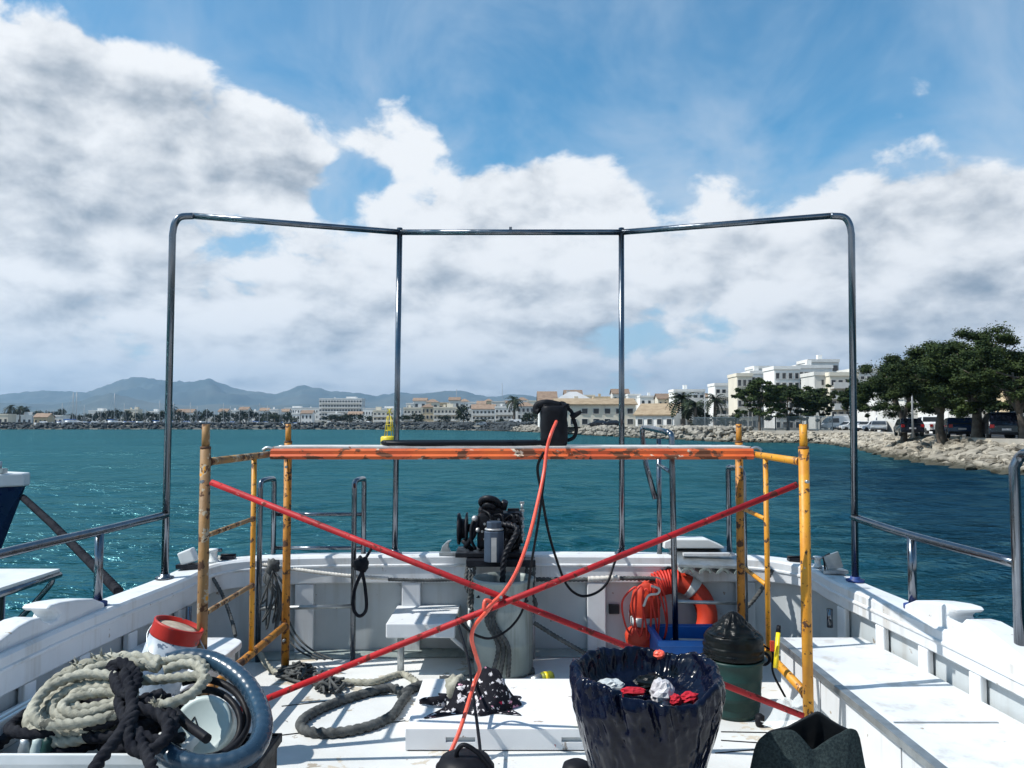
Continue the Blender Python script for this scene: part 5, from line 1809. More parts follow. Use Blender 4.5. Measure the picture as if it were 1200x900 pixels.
MB().box(c + Vector((0, 0, 0.01)), (0.16, 0.09, 0.02)).build('base_plate', 'galvanised', f)
MB().box(c + Vector((0.0, 0, 0.07)), (0.10, 0.02, 0.10), Matrix.Rotation(R(-18), 3, 'Y')).build('flap', 'galvanised', f)
MB().tube([c + Vector((-0.05, 0, 0.01)), c + Vector((-0.06, 0, 0.10)), c + Vector((-0.02, 0, 0.12))], 0.006, 6).build('pin', 'black_metal', f)
# shark-fin horn cleat left of the winch
i = near_i(-0.45, 5.64); c = off(i, 0.09, dz=0.003)
MB().prism([(-0.05, 0), (-0.035, 0.05), (0.0, 0.085), (0.03, 0.092), (0.012, 0.07), (0.01, 0.04), (0.03, 0)], -0.02, 0.02, lambda u, w_, t_: (c.x + u, c.y + t_, c.z + w_)).build('horn_cleat', 'galvanised', boat, bevel=0.004, fix=True)
# ring bolt on the front fascia
i = near_i(1.07, 5.6); c = off(i, CAPW + 0.004, dz=-0.10)
MB().torus(c + Vector((0, -0.02, 0)), 0.03, 0.008, Matrix.Rotation(R(80), 3, 'X'), 20, 8).box(c + Vector((0, 0, 0.0)), (0.09, 0.012, 0.03)).build('ring_bolt', 'black_metal', boat)
MB().box(off(near_i(0.72, 5.64), PL + 0.02, z=0.30), (0.07, 0.03, 0.06)).build('socket_box', 'black_metal', boat)
# stripes of rust-worn plate by the winch
MB().box(off(near_i(-0.36, 5.64), 0.16, dz=0.012), (0.22, 0.035, 0.02)).build('wear_plate', 'galvanised', boat)


# thin dark lines across the deck
for (a0, a1) in (((845, 858), (905, 859)), ((845, 868), (890, 871)), ((838, 883), (885, 879)), ((330, 828), (475, 812)), ((330, 862), (475, 845))):
    p, q = G(a0[0], a0[1], 0.0), G(a1[0], a1[1], 0.0)
    ang = math.atan2(q.y - p.y, q.x - p.x)
    MB().box((p + q) / 2 + Vector((0, 0, 0.0022)), ((q - p).length, 0.007, 0.003), Matrix.Rotation(ang, 3, 'Z')).build('deck_line', 'black_rubber', boat)

# ------------------------------------------------------------------ unseen cabin added behind us for dark glossy things to reflect
wh = part_empty('unseen_wheelhouse', (0, -1.6, 0), boat)
MB().box2((-1.55, -3.4, 0.004), (1.55, -1.15, 2.55)).build('unseen_cabin_wall', 'white_paint', wh, bevel=0.02)
MB().box2((-1.75, -3.5, 2.552), (1.75, -0.75, 2.64)).build('unseen_cabin_roof', 'white_paint', wh, bevel=0.02)
for x in (-1.0, -0.34, 0.34, 1.0):
    MB().box2((x - 0.28, -1.148, 1.35), (x + 0.28, -1.125, 2.15)).build('window', 'window_dark', wh)
MB().box2((-1.45, -1.148, 0.2), (1.45, -1.13, 1.2)).build('unseen_lower_panel', 'greyed_white', wh)
# ================================================================== SCAFFOLD
YN, YF = 3.82, 5.12
sc = thing('scaffold', 'rusty yellow and red tube scaffold standing across the deck', 'scaffold', (0, 4.4, 0))


def scaffold_frame(xn, xf, mats, near_half):
    f = part_empty('end_frame', (xn, 4.4, 0), sc)
    zt = 1.55

    def at(t, z):
        return Vector((xn + (xf - xn) * t, YN + (YF - YN) * t, z))
    for t, m, zz_ in ((0, mats[0], zt), (1, mats[1], zt)):
        MB().tube([at(t, 0.012), at(t, zz_ - 0.11)], 0.0245, 14).build('post', m, f)
        MB().tube([at(t, zz_ - 0.13), at(t, zz_)], 0.0185, 12).build('spigot', m, f)
        MB().box(at(t, 0.006), (0.11, 0.11, 0.012)).build('foot_plate', 'galvanised', f)
    MB().tube([at(0.016, 1.37), at(0.984, 1.372)], 0.019, 12).build('top_rung', mats[2], f)
    MB().tube([at(0.016, 0.28), at(0.984, 0.285)], 0.022, 12).build('bottom_rung', mats[3], f)
    MB().tube([at(0.52, 0.30), at(0.52, 1.355)], 0.0145, 12).build('middle_post', mats[4], f)
    a, b = (0.015, 0.52) if near_half else (0.52, 0.985)
    for z_ in (1.02, 0.655):
        MB().tube([at(a, z_), at(b, z_ + 0.004)], 0.0125, 10).build('rung', mats[2], f)
        MB().tube([at(a + 0.004, z_), at(a + 0.020, z_)], [0.019, 0.0135], 10).build('weld', 'rust_weld', f)
        MB().tube([at(b - 0.022, z_ + 0.004), at(b - 0.006, z_ + 0.004)], [0.0135, 0.018], 10).build('weld', 'rust_weld', f)
    for t, dr in ((0.018, 1), (0.982, -1)):
        for z_ in (1.37, 0.28):
            MB().tube([at(t, z_), at(t + dr * 0.014, z_)], [0.029, 0.0215], 12).build('weld', 'rust_weld', f)
        MB().tube([at(0 if dr > 0 else 1, zt - 0.118), at(0 if dr > 0 else 1, zt - 0.106)], 0.0252, 14).build('collar', 'rust_weld', f)
    # brace studs
    for t in (0, 1):
        for z_ in (1.28, 0.20):
            MB().tube([at(t, z_), at(t, z_) + Vector((0.0, -0.05, 0))], 0.008, 8).build('stud', 'galvanised', f)


scaffold_frame(-1.455, -1.425, ('worn_scaffold', 'ochre_scaffold', 'worn_scaffold', 'ochre_scaffold', 'yellow_scaffold'), True)
scaffold_frame(1.385, 1.445, ('yellow_scaffold', 'ochre_scaffold', 'yellow_scaffold', 'yellow_scaffold', 'yellow_scaffold'), False)
yb = YN - 0.045
MB().tube([P(247, 565, yb), P(941, 839, yb)], 0.0145, 12).build('brace', 'red_scaffold', sc)
MB().tube([P(934, 568, yb - 0.04), P(240, 848, yb - 0.04)], 0.0145, 12).build('brace', 'red_scaffold', sc)
MB().tube([P(587, 700, yb - 0.06), P(587, 700, yb + 0.04)], 0.008, 8).build('cross_bolt', 'galvanised', sc)
# steel platform: folded channel, two lips along the edges, hooks at the ends
pk = part_empty('platform', (0, 4.9, 1.33), sc)
x0, x1 = -1.40, 1.40
ya, yb2 = 4.66, 5.06
zt, zb = 1.408, 1.346
pr = [(ya, zb), (ya - 0.012, zb + 0.018), (ya, zb + 0.03), (ya, zt - 0.012), (ya + 0.012, zt), (yb2 - 0.012, zt), (yb2, zt - 0.012), (yb2, zb), (yb2 - 0.012, zb), (yb2 - 0.012, zt - 0.016), (ya + 0.012, zt - 0.016), (ya + 0.012, zb)]
MB().prism(pr, x0, x1, lambda u, w_, t_: (t_, u, w_)).build('channel', 'orange_plank', pk, fix=True)
MB().box2((x0 + 0.01, ya + 0.012, zt + 0.001), (x1 - 0.01, yb2 - 0.012, zt + 0.012)).build('walk_board', 'plank_top', pk)
for x in (x0 - 0.012, x1 + 0.012):
    for y in (ya + 0.06, yb2 - 0.06):
        s = -1 if x < 0 else 1
        MB().tube(spline([(x - s * 0.03, y, 1.395), (x + s * 0.02, y, 1.412), (x + s * 0.052, y, 1.395)], 4), 0.010, 8).build('hook', 'galvanised', pk)


# ------------------------------------------------------------------ things on the platform
def tool_bag():
    b0 = P(649, 527, 4.86); b0.z = zt + 0.013
    t = thing('tool_bag', 'upright black bag with loose straps standing on the scaffold platform', 'bag', tuple(b0))
    n, k = 28, 12
    prof = [(0.080, 0.0), (0.086, 0.006), (0.089, 0.05), (0.087, 0.08), (0.090, 0.12), (0.086, 0.16), (0.089, 0.20), (0.088, 0.228), (0.080, 0.240), (0.072, 0.236), (0.0, 0.232)]
    MB().lathe(prof, n, b0, wob=lambda i, ph: 1 - 0.085 * math.cos(4 * ph) + 0.02 * math.sin(3 * ph + i)).build('bag_body', 'black_rubber', t)
    mb = MB()
    mb.tube(spline([b0 + Vector((0.07, -0.02, 0.235)), b0 + Vector((0.105, -0.02, 0.205)), b0 + Vector((0.115, -0.02, 0.17)), b0 + Vector((0.135, -0.02, 0.10)), b0 + Vector((0.12, -0.02, 0.05)), b0 + Vector((0.08, -0.02, 0.03))], 6), 0.011, 8, flat=0.4)
    mb.tube(spline([b0 + Vector((0.10, -0.03, 0.17)), b0 + Vector((0.13, -0.03, 0.185)), b0 + Vector((0.165, -0.03, 0.205))], 5), [0.016, 0.017, 0.018, 0.018, 0.017, 0.016, 0.015, 0.014, 0.013, 0.012, 0.010], 8, flat=0.4)
    mb.build('strap', 'black_rubber', t)
    mb = MB()
    mb.tube(spline([b0 + Vector((0.04, -0.05, 0.24)), b0 + Vector((-0.04, -0.05, 0.255)), b0 + Vector((-0.095, -0.04, 0.245)), b0 + Vector((-0.108, -0.04, 0.215)), b0 + Vector((-0.09, -0.05, 0.205))], 6), 0.022, 10, flat=0.6)
    mb.build('flap', 'black_rubber', t)
    MB().ball(b0 + Vector((-0.02, 0.0, 0.235)), (0.075, 0.06, 0.03), 22, 12, 0.6, 3, fr=2.5).ball(b0 + Vector((0.045, -0.01, 0.235)), (0.05, 0.05, 0.028), 22, 12, 0.6, 8, fr=2.5).build('stuffed_cloth', 'black_rubber', t)
tool_bag()


def on_plank(px, y, dz=0.0):
    p = P(px, 525, y); p.z = zt + 0.013 + dz
    return p


t = MB()
cable(t, [on_plank(640, 4.78, 0.02), on_plank(610, 4.74, 0.016), on_plank(560, 4.73, 0.016), on_plank(500, 4.74, 0.016), on_plank(460, 4.75, 0.016), on_plank(449, 4.79, 0.018), on_plank(460, 4.84, 0.018),
          on_plank(520, 4.86, 0.018), on_plank(580, 4.85, 0.018), on_plank(630, 4.84, 0.02)], 0.0155)
cable(t, [on_plank(452, 4.72, 0.018), on_plank(470, 4.69, 0.016), on_plank(500, 4.685, 0.014), on_plank(540, 4.70, 0.016), on_plank(600, 4.72, 0.016)], 0.014)
tag(t.build('black_hose', 'black_cable'), 'thick black hose lying doubled along the scaffold platform', 'hose')

# orange-red hose: from the bag over the platform edge, round the brace crossing and down to the deck
hs = MB()
cable(hs, [P(652, 494, 4.74), P(646, 508, 4.62), P(641, 526, 4.60), P(637, 556, 4.55), P(628, 598, 4.40), P(618, 636, 4.2), P(606, 668, 4.0), P(592, 692, 3.78), P(578, 706, 3.70), P(568, 714, 3.68),
           P(569, 704, 3.69), P(576, 707, 3.70), P(570, 717, 3.70), P(556, 734, 3.74), P(553, 750, 3.78), P(559, 772, 3.84), P(562, 785, 3.9), P(556, 800, 3.95), P(547, 830, 3.84), P(538, 858, 3.74), P(527, 884, 3.66)], 0.0098, 10, 10)
tag(hs.build('red_hose', 'red_hose'), 'orange red hose looping from the black bag down over the crossed braces', 'hose')
cb = MB()
cable(cb, [P(637, 530, 4.62), P(630, 548, 4.66), P(634, 575, 4.8), P(642, 620, 5.0), P(652, 655, 5.15), P(664, 685, 5.2), P(680, 698, 5.22), P(698, 695, 5.24), P(712, 682, 5.28), P(720, 660, 5.36), P(727, 645, 5.46), P(731, 640, 5.50)], 0.0085, 8, 8)
tag(cb.build('power_cable', 'black_cable'), 'black cable sagging from the platform to the third steel post', 'cable')
cb = MB()
cable(cb, [P(641, 528, 4.61), P(637, 565, 4.58), P(631, 610, 4.6), P(622, 665, 4.7), P(618, 695, 4.8), P(610, 720, 4.85), P(595, 738, 4.86), P(575, 748, 4.85), P(557, 744, 4.8), P(545, 735, 4.75), P(535, 724, 4.7),
           P(541, 745, 4.5), P(549, 775, 4.3), P(553, 805, 4.1), P(558, 840, 3.85), P(562, 872, 3.62), P(563, 888, 3.5)], 0.0075, 8, 8)
tag(cb.build('power_cable', 'black_cable'), 'black cable hanging in front of the grey drum down to the black lidded bucket', 'cable')


# ------------------------------------------------------------------ anchor winch on the rail and the drum below it
def winch():
    c = Vector((P(575, 650, 5.52).x, 5.52, 0.668))
    t = thing('anchor_winch', 'black anchor winch with grey motor mounted on the front rail', 'winch', tuple(c))
    MB().box(c + Vector((0.0, -0.02, 0.015)), (0.46, 0.30, 0.03)).build('base_plate', 'black_metal', t, bevel=0.004)
    MB().box(c + Vector((0.03, 0.03, 0.16)), (0.24, 0.20, 0.24)).box(c + Vector((0.0, 0.03, 0.29)), (0.17, 0.16, 0.06)).build('gearbox', 'black_metal', t, bevel=0.02)
    ax = Matrix.Rotation(math.pi / 2, 3, 'Y')
    MB().tube([c + Vector((-0.20, 0.03, 0.17)), c + Vector((0.20, 0.03, 0.17))], 0.028, 12).build('shaft', 'black_metal', t)
    # warping heads left and right
    MB().lathe([(0.05, -0.03), (0.105, -0.028), (0.11, -0.012), (0.07, 0.0), (0.065, 0.02), (0.11, 0.03), (0.112, 0.04), (0.05, 0.045)], 26, c + Vector((-0.20, 0.03, 0.165)), ax).build('warping_head', 'black_metal', t)
    # chain gypsy with teeth
    MB().lathe([(0.04, -0.05), (0.12, -0.05), (0.125, -0.03), (0.09, 0.0), (0.125, 0.03), (0.12, 0.05), (0.04, 0.05)], 12, c + Vector((0.155, 0.03, 0.165)), ax, smooth=False).build('chain_wheel', 'black_metal', t)
    mb = MB()
    for k in range(5):
        a = c + Vector((0.215, -0.05 + 0.035 * k, 0.08 + 0.05 * k))
        mb.tube([a, a + Vector((0.0, -0.01, 0.05))], 0.010, 8).box(a + Vector((0, 0, 0.055)), (0.03, 0.03, 0.018))
    mb.build('valve_stem', 'galvanised', t)
    # band brake levers
    mb = MB()
    mb.tube([c + Vector((-0.17, -0.06, 0.05)), c + Vector((-0.11, -0.07, 0.14)), c + Vector((-0.09, -0.06, 0.25))], 0.018, 10)
    mb.tube([c + Vector((-0.12, -0.05, 0.03)), c + Vector((-0.19, -0.06, 0.10))], 0.016, 10)
    mb.tube(spline([c + Vector((-0.06, -0.05, 0.27)), c + Vector((-0.12, -0.08, 0.22)), c + Vector((-0.13, -0.09, 0.12)), c + Vector((-0.10, -0.08, 0.04))], 6), 0.011, 8)
    mb.build('brake_lever', 'black_metal', t)
    MB().ball(c + Vector((-0.105, -0.07, 0.245)), 0.022).build('grease_cup', 'bare_steel', t)
    MB().ball(c + Vector((-0.085, -0.08, 0.17)), 0.017).build('grease_cup', 'bare_steel', t)
    # hand wheel on top, seen tilted
    m = Matrix.Rotation(R(-38), 3, 'X') @ Matrix.Rotation(R(8), 3, 'Y')
    hb = c + Vector((-0.005, -0.03, 0.345))
    MB().torus(hb, 0.062, 0.020, m, 30, 10).lathe([(0.0, -0.05), (0.05, -0.045), (0.045, -0.01), (0.0, -0.008)], 18, hb, m).build('hand_wheel', 'black_metal', t)
    MB().ball(hb + Vector((0.0, -0.03, -0.004)), (0.024, 0.01, 0.018)).build('wheel_nut', 'bare_steel', t)
    MB().tube([c + Vector((0.08, -0.02, 0.31)), c + Vector((0.10, -0.04, 0.36))], [0.03, 0.022], 10).build('filler_cap', 'black_metal', t)
    # motor: eight-sided housing leaning towards us
    mc = P(579, 632, 5.30)
    m = Matrix.Rotation(R(6), 3, 'X')
    z0, z1 = P(579, 659, 5.27).z, P(579, 622, 5.30).z
    hh = z1 - z0
    oct_ = [(0.062 * math.cos(a + math.pi / 8), 0.062 * math.sin(a + math.pi / 8)) for a in np.arange(8) * math.pi / 4]
    mb = MB().prism([(x * 1.12, y) for x, y in oct_], 0, hh, lambda u, w_, t_: Vector((mc.x, 5.30, z0)) + Vector((u, w_, t_)))
    mb.prism([(x * 0.85, y * 0.8) for x, y in oct_], hh + 0.001, hh + 0.06, lambda u, w_, t_: Vector((mc.x, 5.31, z0)) + Vector((u, w_, t_)))
    mb.build('motor', 'motor_grey', t, bevel=0.006, fix=True)
    MB().box((mc.x + 0.0, 5.3 - 0.060, z0 + hh * 0.42), (0.034, 0.006, hh * 0.78)).build('motor_plate', 'bare_steel', t)
    MB().torus(Vector((mc.x, 5.31, z0 + hh + 0.01)), 0.055, 0.008, None, 20, 6).build('motor_collar', 'bare_steel', t)
    MB().box((mc.x + 0.02, 5.41, z0 + 0.06), (0.10, 0.16, 0.06)).build('motor_bracket', 'black_metal', t)
    mb = MB()
    for k, (x, y) in enumerate(((-0.05, -0.06), (0.03, -0.075), (0.10, -0.07), (0.13, -0.05))):
        cable(mb, [c + Vector((x, y, 0.30 - 0.03 * k)), c + Vector((x + 0.05, y - 0.06, 0.27)), c + Vector((x + 0.07, y - 0.07, 0.15)), c + Vector((x + 0.03, y - 0.05, 0.05)), c + Vector((x - 0.02, y + 0.0, 0.03))], 0.009, 8, 6)
    mb.build('hydraulic_hose', 'black_cable', t)
    for k in range(10):
        a = k * math.pi / 5
        MB().tube([c + Vector((0.03 + 0.085 * math.cos(a), -0.074, 0.16 + 0.085 * math.sin(a))), c + Vector((0.03 + 0.085 * math.cos(a), -0.086, 0.16 + 0.085 * math.sin(a)))], 0.009, 6).build('bolt', 'galvanised', t)
    for k in range(12):
        a = k * math.pi / 6
        MB().box(c + Vector((0.155, 0.03 + 0.128 * math.cos(a), 0.165 + 0.128 * math.sin(a))), (0.08, 0.022, 0.022), Matrix.Rotation(a, 3, 'X')).build('tooth', 'black_metal', t)
    # chain falling into the drum
    mb = MB()
    rope(mb, [c + Vector((0.06, -0.12, 0.22)), P(606, 620, 5.28), P(592, 650, 5.24), P(589, 680, 5.22), P(588, 715, 5.22)], 0.016, lay=60, amp=0.3)
    mb.build('chain', 'black_metal', t)
    # support frame under the winch down to the deck
    x0, x1 = P(552, 700, 5.34).x, P(622, 700, 5.34).x
    for x in (x0, x1):
        MB().box2((x - 0.022, 5.36, 0.0), (x + 0.022, 5.42, 0.655)).build('leg', 'tank_plastic', t, bevel=0.004)
        MB().tube([(x, 5.325, 0.02), (x, 5.325, 0.30)], 0.028, 12).build('leg_sleeve', 'galvanised', t)
        MB().box2((x - 0.018, 5.30, 0.30), (x + 0.018, 5.345, 0.345)).build('clamp', 'plastic_white', t, bevel=0.006)
        MB().box2((x - 0.018, 5.31, 0.56), (x + 0.018, 5.35, 0.61)).build('clamp', 'plastic_white', t, bevel=0.006)
        mb = MB()
        for k in range(3):
            rope(mb, [(x + 0.02 * (k - 1), 5.33, 0.62), (x - 0.03 + 0.02 * k, 5.29, 0.5), (x + 0.03 - 0.02 * k, 5.295, 0.38), (x - 0.01 + 0.015 * k, 5.285, 0.30 + 0.03 * k)], 0.013)
        mb.build('lashing', 'rope_grey', t)
    MB().box2((x0 - 0.03, 5.28, 0.62), (x1 + 0.03, 5.42, 0.664)).build('cross_beam', 'black_metal', t, bevel=0.004)
winch()


def drum():
    c = Vector((P(590, 720, 5.12).x, 5.10, 0.012))
    t = thing('plastic_drum', 'cloudy grey green drum standing open beneath the winch', 'drum', tuple(c))
    r = 0.185
    pr = [(r * 0.94, 0), (r, 0.02), (r, 0.17), (r * 1.02, 0.18), (r * 1.02, 0.195), (r, 0.205), (r, 0.38), (r * 1.02, 0.39), (r * 1.02, 0.405), (r, 0.415), (r, 0.545), (r * 1.035, 0.555), (r * 1.035, 0.575), (r * 0.97, 0.578),
          (r * 0.955, 0.55), (r * 0.95, 0.05), (0.0, 0.045)]
    MB().lathe(pr, 40, c).build('shell', 'tank_plastic', t)
    MB().ball(c + Vector((0, 0, 0.46)), (r * 0.92, r * 0.92, 0.055), 40, 14, 0.5, 5, fr=4.0).build('dark_fill', 'black_metal', t)  # dark heap added so the drum's opening looks dark inside
    mb = MB()
    for k in range(3):
        rope(mb, [c + Vector((-0.06 + 0.03 * k, -r - 0.012, 0.50)), c + Vector((-0.10 + 0.02 * k, -r + 0.0 - 0.012, 0.36)), c + Vector((-0.03 + 0.03 * k, -r - 0.016, 0.2)), c + Vector((-0.07 + 0.05 * k, -r - 0.012, 0.02))], 0.012)
    tag(mb.build('hanging_rope', 'rope_grey'), 'thin grey rope hanging down the front of the grey green drum', 'rope')
drum()


# ------------------------------------------------------------------ life ring, throw line, blue crate
def life_ring():
    c = P(789, 722, 5.40)
    t = thing('life_ring', 'orange life ring with silver bands leaning on the front bulwark', 'life ring', (c.x, c.y, 0.05))
    m = Matrix.Rotation(R(80), 3, 'X')
    mb = MB(); mb.torus(c, 0.225, 0.068, m, 60, 18); mb.build('ring', 'life_orange', t)
    for a in (-0.0, math.pi / 2, math.pi, -math.pi / 2):
        a += 0.95
        MB().torus(c, 0.225, 0.0705, m, 6, 18, a - 0.12, a + 0.12).build('reflective_band', 'silver_tape', t)
    mb = MB()
    for k in range(9):
        a = 1.45 + 0.045 * k * 1.6
        p = c + m @ Vector((0.225 * math.cos(a), 0.225 * math.sin(a), 0))
        d = m @ Vector((-math.sin(a), math.cos(a), 0)); u = m @ Vector((math.cos(a), math.sin(a), 0)); w_ = m @ Vector((0, 0, 1))
        mb.tube([p + (u * math.cos(b) + w_ * math.sin(b)) * 0.076 for b in np.linspace(0, 2 * math.pi, 14)[:-1]], 0.009, 6, closed=True)
    mb.build('grab_line', 'rope_red', t)
life_ring()


def throw_bag():
    c = P(757, 716, 5.30)
    t = thing('throw_bag', 'orange float bag with silver band and red throw line left of the life ring', 'throw bag', (c.x, c.y, 0.1))
    MB().ball(c + Vector((0, 0.02, 0.03)), (0.10, 0.06, 0.15), 20, 14, 0.16, 4).build('float_bag', 'life_orange', t)
    MB().ball(c + Vector((-0.02, 0.02, -0.18)), (0.11, 0.07, 0.10), 20, 14, 0.2, 5).build('lower_float', 'life_orange', t)
    MB().lathe([(0.096, -0.028), (0.100, 0.0), (0.099, 0.028)], 20, c + Vector((0.0, 0.02, -0.07)), Matrix.Diagonal((1.0, 0.64, 1.0))).build('reflective_band', 'silver_tape', t)
    mb = MB()
    rg = np.random.default_rng(8)
    for k in range(5):
        x = -0.13 + 0.058 * k
        pts = [c + Vector((x * 0.6, -0.055, 0.20 + 0.02 * rg.normal())), c + Vector((x * 1.1 - 0.02, -0.075, 0.08)), c + Vector((x * 1.15, -0.085, -0.06)), c + Vector((x * 0.9 + 0.01, -0.085, -0.18 + 0.05 * rg.random())), c + Vector((x * 0.9 + 0.03, -0.08, -0.06)), c + Vector((x * 0.8 + 0.03, -0.07, 0.1))]
        cable(mb, pts, 0.0065, 7, 7, closed=True)
    mb.build('throw_line', 'rope_red', t)
    mb = MB(); cable(mb, [c + Vector((-0.03, -0.09, 0.05)), c + Vector((0.0, -0.10, 0.12)), c + Vector((0.06, -0.09, 0.13)), c + Vector((0.07, -0.09, 0.16)), c + Vector((0.02, -0.09, 0.18))], 0.008)
    mb.build('white_line', 'rope_white', t)
throw_bag()


def open_crate(name, label, cat, x0, x1, y0, y1, z0, z1, mat, th=0.02, rim=0.015, bevel=0.006):
    t = thing(name, label, cat, ((x0 + x1) / 2, (y0 + y1) / 2, z0))
    mb = MB()
    mb.box2((x0, y0, z0), (x1, y1, z0 + th))
    mb.box2((x0, y0, z0 + th), (x1, y0 + th, z1)).box2((x0, y1 - th, z0 + th), (x1, y1, z1))
    mb.box2((x0, y0 + th, z0 + th), (x0 + th, y1 - th, z1)).box2((x1 - th, y0 + th, z0 + th), (x1, y1 - th, z1))
    mb.build('crate_body', mat, t, bevel=bevel)
    r = rim
    mb = MB()
    mb.box2((x0 - r, y0 - r, z1 - 0.03), (x1 + r, y0 - 0.001, z1 + 0.006)).box2((x0 - r, y1 + 0.001, z1 - 0.03), (x1 + r, y1 + r, z1 + 0.006))
    mb.box2((x0 - r, y0 - 0.001, z1 - 0.03), (x0 - 0.001, y1 + 0.001, z1 + 0.006)).box2((x1 + 0.001, y0 - 0.001, z1 - 0.03), (x1 + r, y1 + 0.001, z1 + 0.006))
    mb.build('rim', mat, t, bevel=0.004)
    return t


bc = open_crate('blue_crate', 'bright blue plastic crate beneath the life ring', 'crate', P(768, 760, 5.05).x, P(846, 760, 5.05).x, 4.88, 5.26, 0.004, 0.25, 'blue_plastic')


# ------------------------------------------------------------------ rubbish bin bag
def rubbish_bag():
    c = Vector((P(757, 800, 2.95).x, 2.95, 0))
    t = thing('rubbish_bag', 'bin lined with a glossy navy plastic bag, full of rubbish', 'rubbish bag', tuple(c))
    n = 300
    prof = [(0.165, 0.0), (0.178, 0.08), (0.186, 0.18), (0.193, 0.27), (0.197, 0.315), (0.212, 0.37), (0.236, 0.45), (0.252, 0.53), (0.258, 0.59), (0.258, 0.63), (0.253, 0.662), (0.243, 0.676), (0.233, 0.674), (0.222, 0.655), (0.214, 0.625), (0.200, 0.595), (0.160, 0.572), (0.05, 0.560), (0.0, 0.558)]
    from_prof = resample([Vector((a, 0, b)) for a, b in prof], 0.009)
    vs = []
    m = len(from_prof)
    for i, q in enumerate(from_prof):
        hgt = q.z; rim = max(0.0, 1 - abs(hgt - 0.66) / 0.20)
        inner = i > m * 0.70
        for j in range(n):
            ph = 2 * math.pi * j / n
            d = Vector((math.cos(ph), math.sin(ph), 0))
            p3 = Vector((d.x * 1.6, d.y * 1.6, hgt * 2.2))
            w1 = mnoise.fractal(p3 * 1.6, 1.0, 2.0, 3)
            w2 = mnoise.noise(Vector((math.cos(ph) * 3.2, math.sin(ph) * 3.2, hgt * 1.6)))          # broad folds
            # sharp creases: ridged noise running down and slightly across the sheet
            cw = Vector((math.cos(ph + 0.6 * hgt) * 6.0, math.sin(ph + 0.6 * hgt) * 6.0, hgt * 2.6))
            ridge = 1 - 2.2 * abs(mnoise.noise(cw) + 0.35 * mnoise.noise(cw * 2.3))
            side = math.exp(-((ph - 4.15) / 0.60) ** 2)
            back = math.exp(-((ph - 1.4) / 0.9) ** 2)
            rr = q.x * (1 + 0.012 * w1) + 0.010 * w2 * (0.3 + rim) + 0.010 * ridge * rim * (0.35 + 0.9 * back + 0.7 * side) + 0.0022 * ridge
            g = abs(mnoise.noise(Vector((ph * 7.5 + hgt * 9.0, hgt * 3.5 - ph * 1.5, 2.0))))
            rr += side * rim * 0.036 * (0.42 - g * 1.7)
            vp = Vector((d.x * q.x, d.y * q.x, hgt * 0.72)) * 15.0 + Vector((0.9 * w1, 0.9 * w2, 0.6 * w1))
            vd = mnoise.voronoi(vp)[0]
            vd2 = mnoise.voronoi(vp * 2.1)[0]
            vd3 = mnoise.voronoi(vp * 4.4)[0]
            rr += (0.016 * (vd[0] - 0.35) + 0.0075 * (vd2[0] - 0.35) + 0.0028 * (vd3[0] - 0.35)) * (0.26 + 1.0 * rim + 0.5 * side)
            dz = 0.026 * mnoise.noise(Vector((math.cos(ph) * 1.9, math.sin(ph) * 1.9, 9.0))) * min(1, hgt / 0.6) + 0.010 * w2 * rim + 0.006 * ridge * rim * back
            # the lip sags towards us, most on the right
            dz -= 0.050 * max(0, math.cos(ph - 5.0)) ** 2 * min(1, max(0, (hgt - 0.40) / 0.25))
            vs.append(c + Vector((d.x * rr * 1.02, d.y * rr * 0.97, max(0.003, hgt + dz))))
    fs = [(i * n + j, i * n + (j + 1) % n, (i + 1) * n + (j + 1) % n, (i + 1) * n + j) for i in range(m - 1) for j in range(n)]
    MB().add(vs, fs, True).build('liner', 'bag_plastic', t)
    # cord tied round the bin
    mb = MB()
    cable(mb, [c + Vector((0.2005 * math.cos(a) * 1.02, 0.2005 * math.sin(a) * 0.97, 0.325 - 0.028 * math.cos(a - 4.9) + 0.01 * math.sin(3 * a))) for a in np.linspace(0, 2 * math.pi, 26)[:-1]], 0.0042, 6, 4, closed=True)
    mb.build('tie_cord', 'black_cable', t)
    for nm, lb, x, y, z_, r3, mt, s in (('crumpled_paper', 'crumpled white paper on top of the rubbish bag', 0.045, -0.07, 0.600, (0.042, 0.04, 0.05), 'paper_white', 3),
                                        ('red_rag', 'red rag in the left half of the rubbish bag', -0.055, -0.06, 0.606, (0.042, 0.022, 0.014), 'rag_red', 4),
                                        ('red_rag', 'red rag by the right rim of the rubbish bag', 0.135, -0.10, 0.596, (0.032, 0.024, 0.020), 'rag_red', 5),
                                        ('pink_scrap', 'pink paper scrap beside the crumpled white paper', 0.085, -0.11, 0.590, (0.022, 0.02, 0.02), 'rag_red', 6),
                                        ('grey_wrapper', 'dull grey wrapper lying left of the red rag in the rubbish bag', -0.125, 0.02, 0.60, (0.05, 0.04, 0.022), 'silver_tape', 9),
                                        ('black_scrap', 'black plastic scrap behind the crumpled white paper in the rubbish bag', 0.03, 0.06, 0.60, (0.06, 0.045, 0.025), 'bag_black', 11),
                                        ('orange_cap', 'orange red cap poking up at the back of the rubbish bag', 0.075, 0.150, 0.675, (0.022, 0.02, 0.016), 'red_hose', 7)):
        o = MB().ball(c + Vector((x, y, z_)), r3, 15, 10, 0.38, s, fr=2.6, smooth=False).build(nm, mt)
        tag(o, lb, 'rubbish', 'rubbish in the bag')
rubbish_bag()


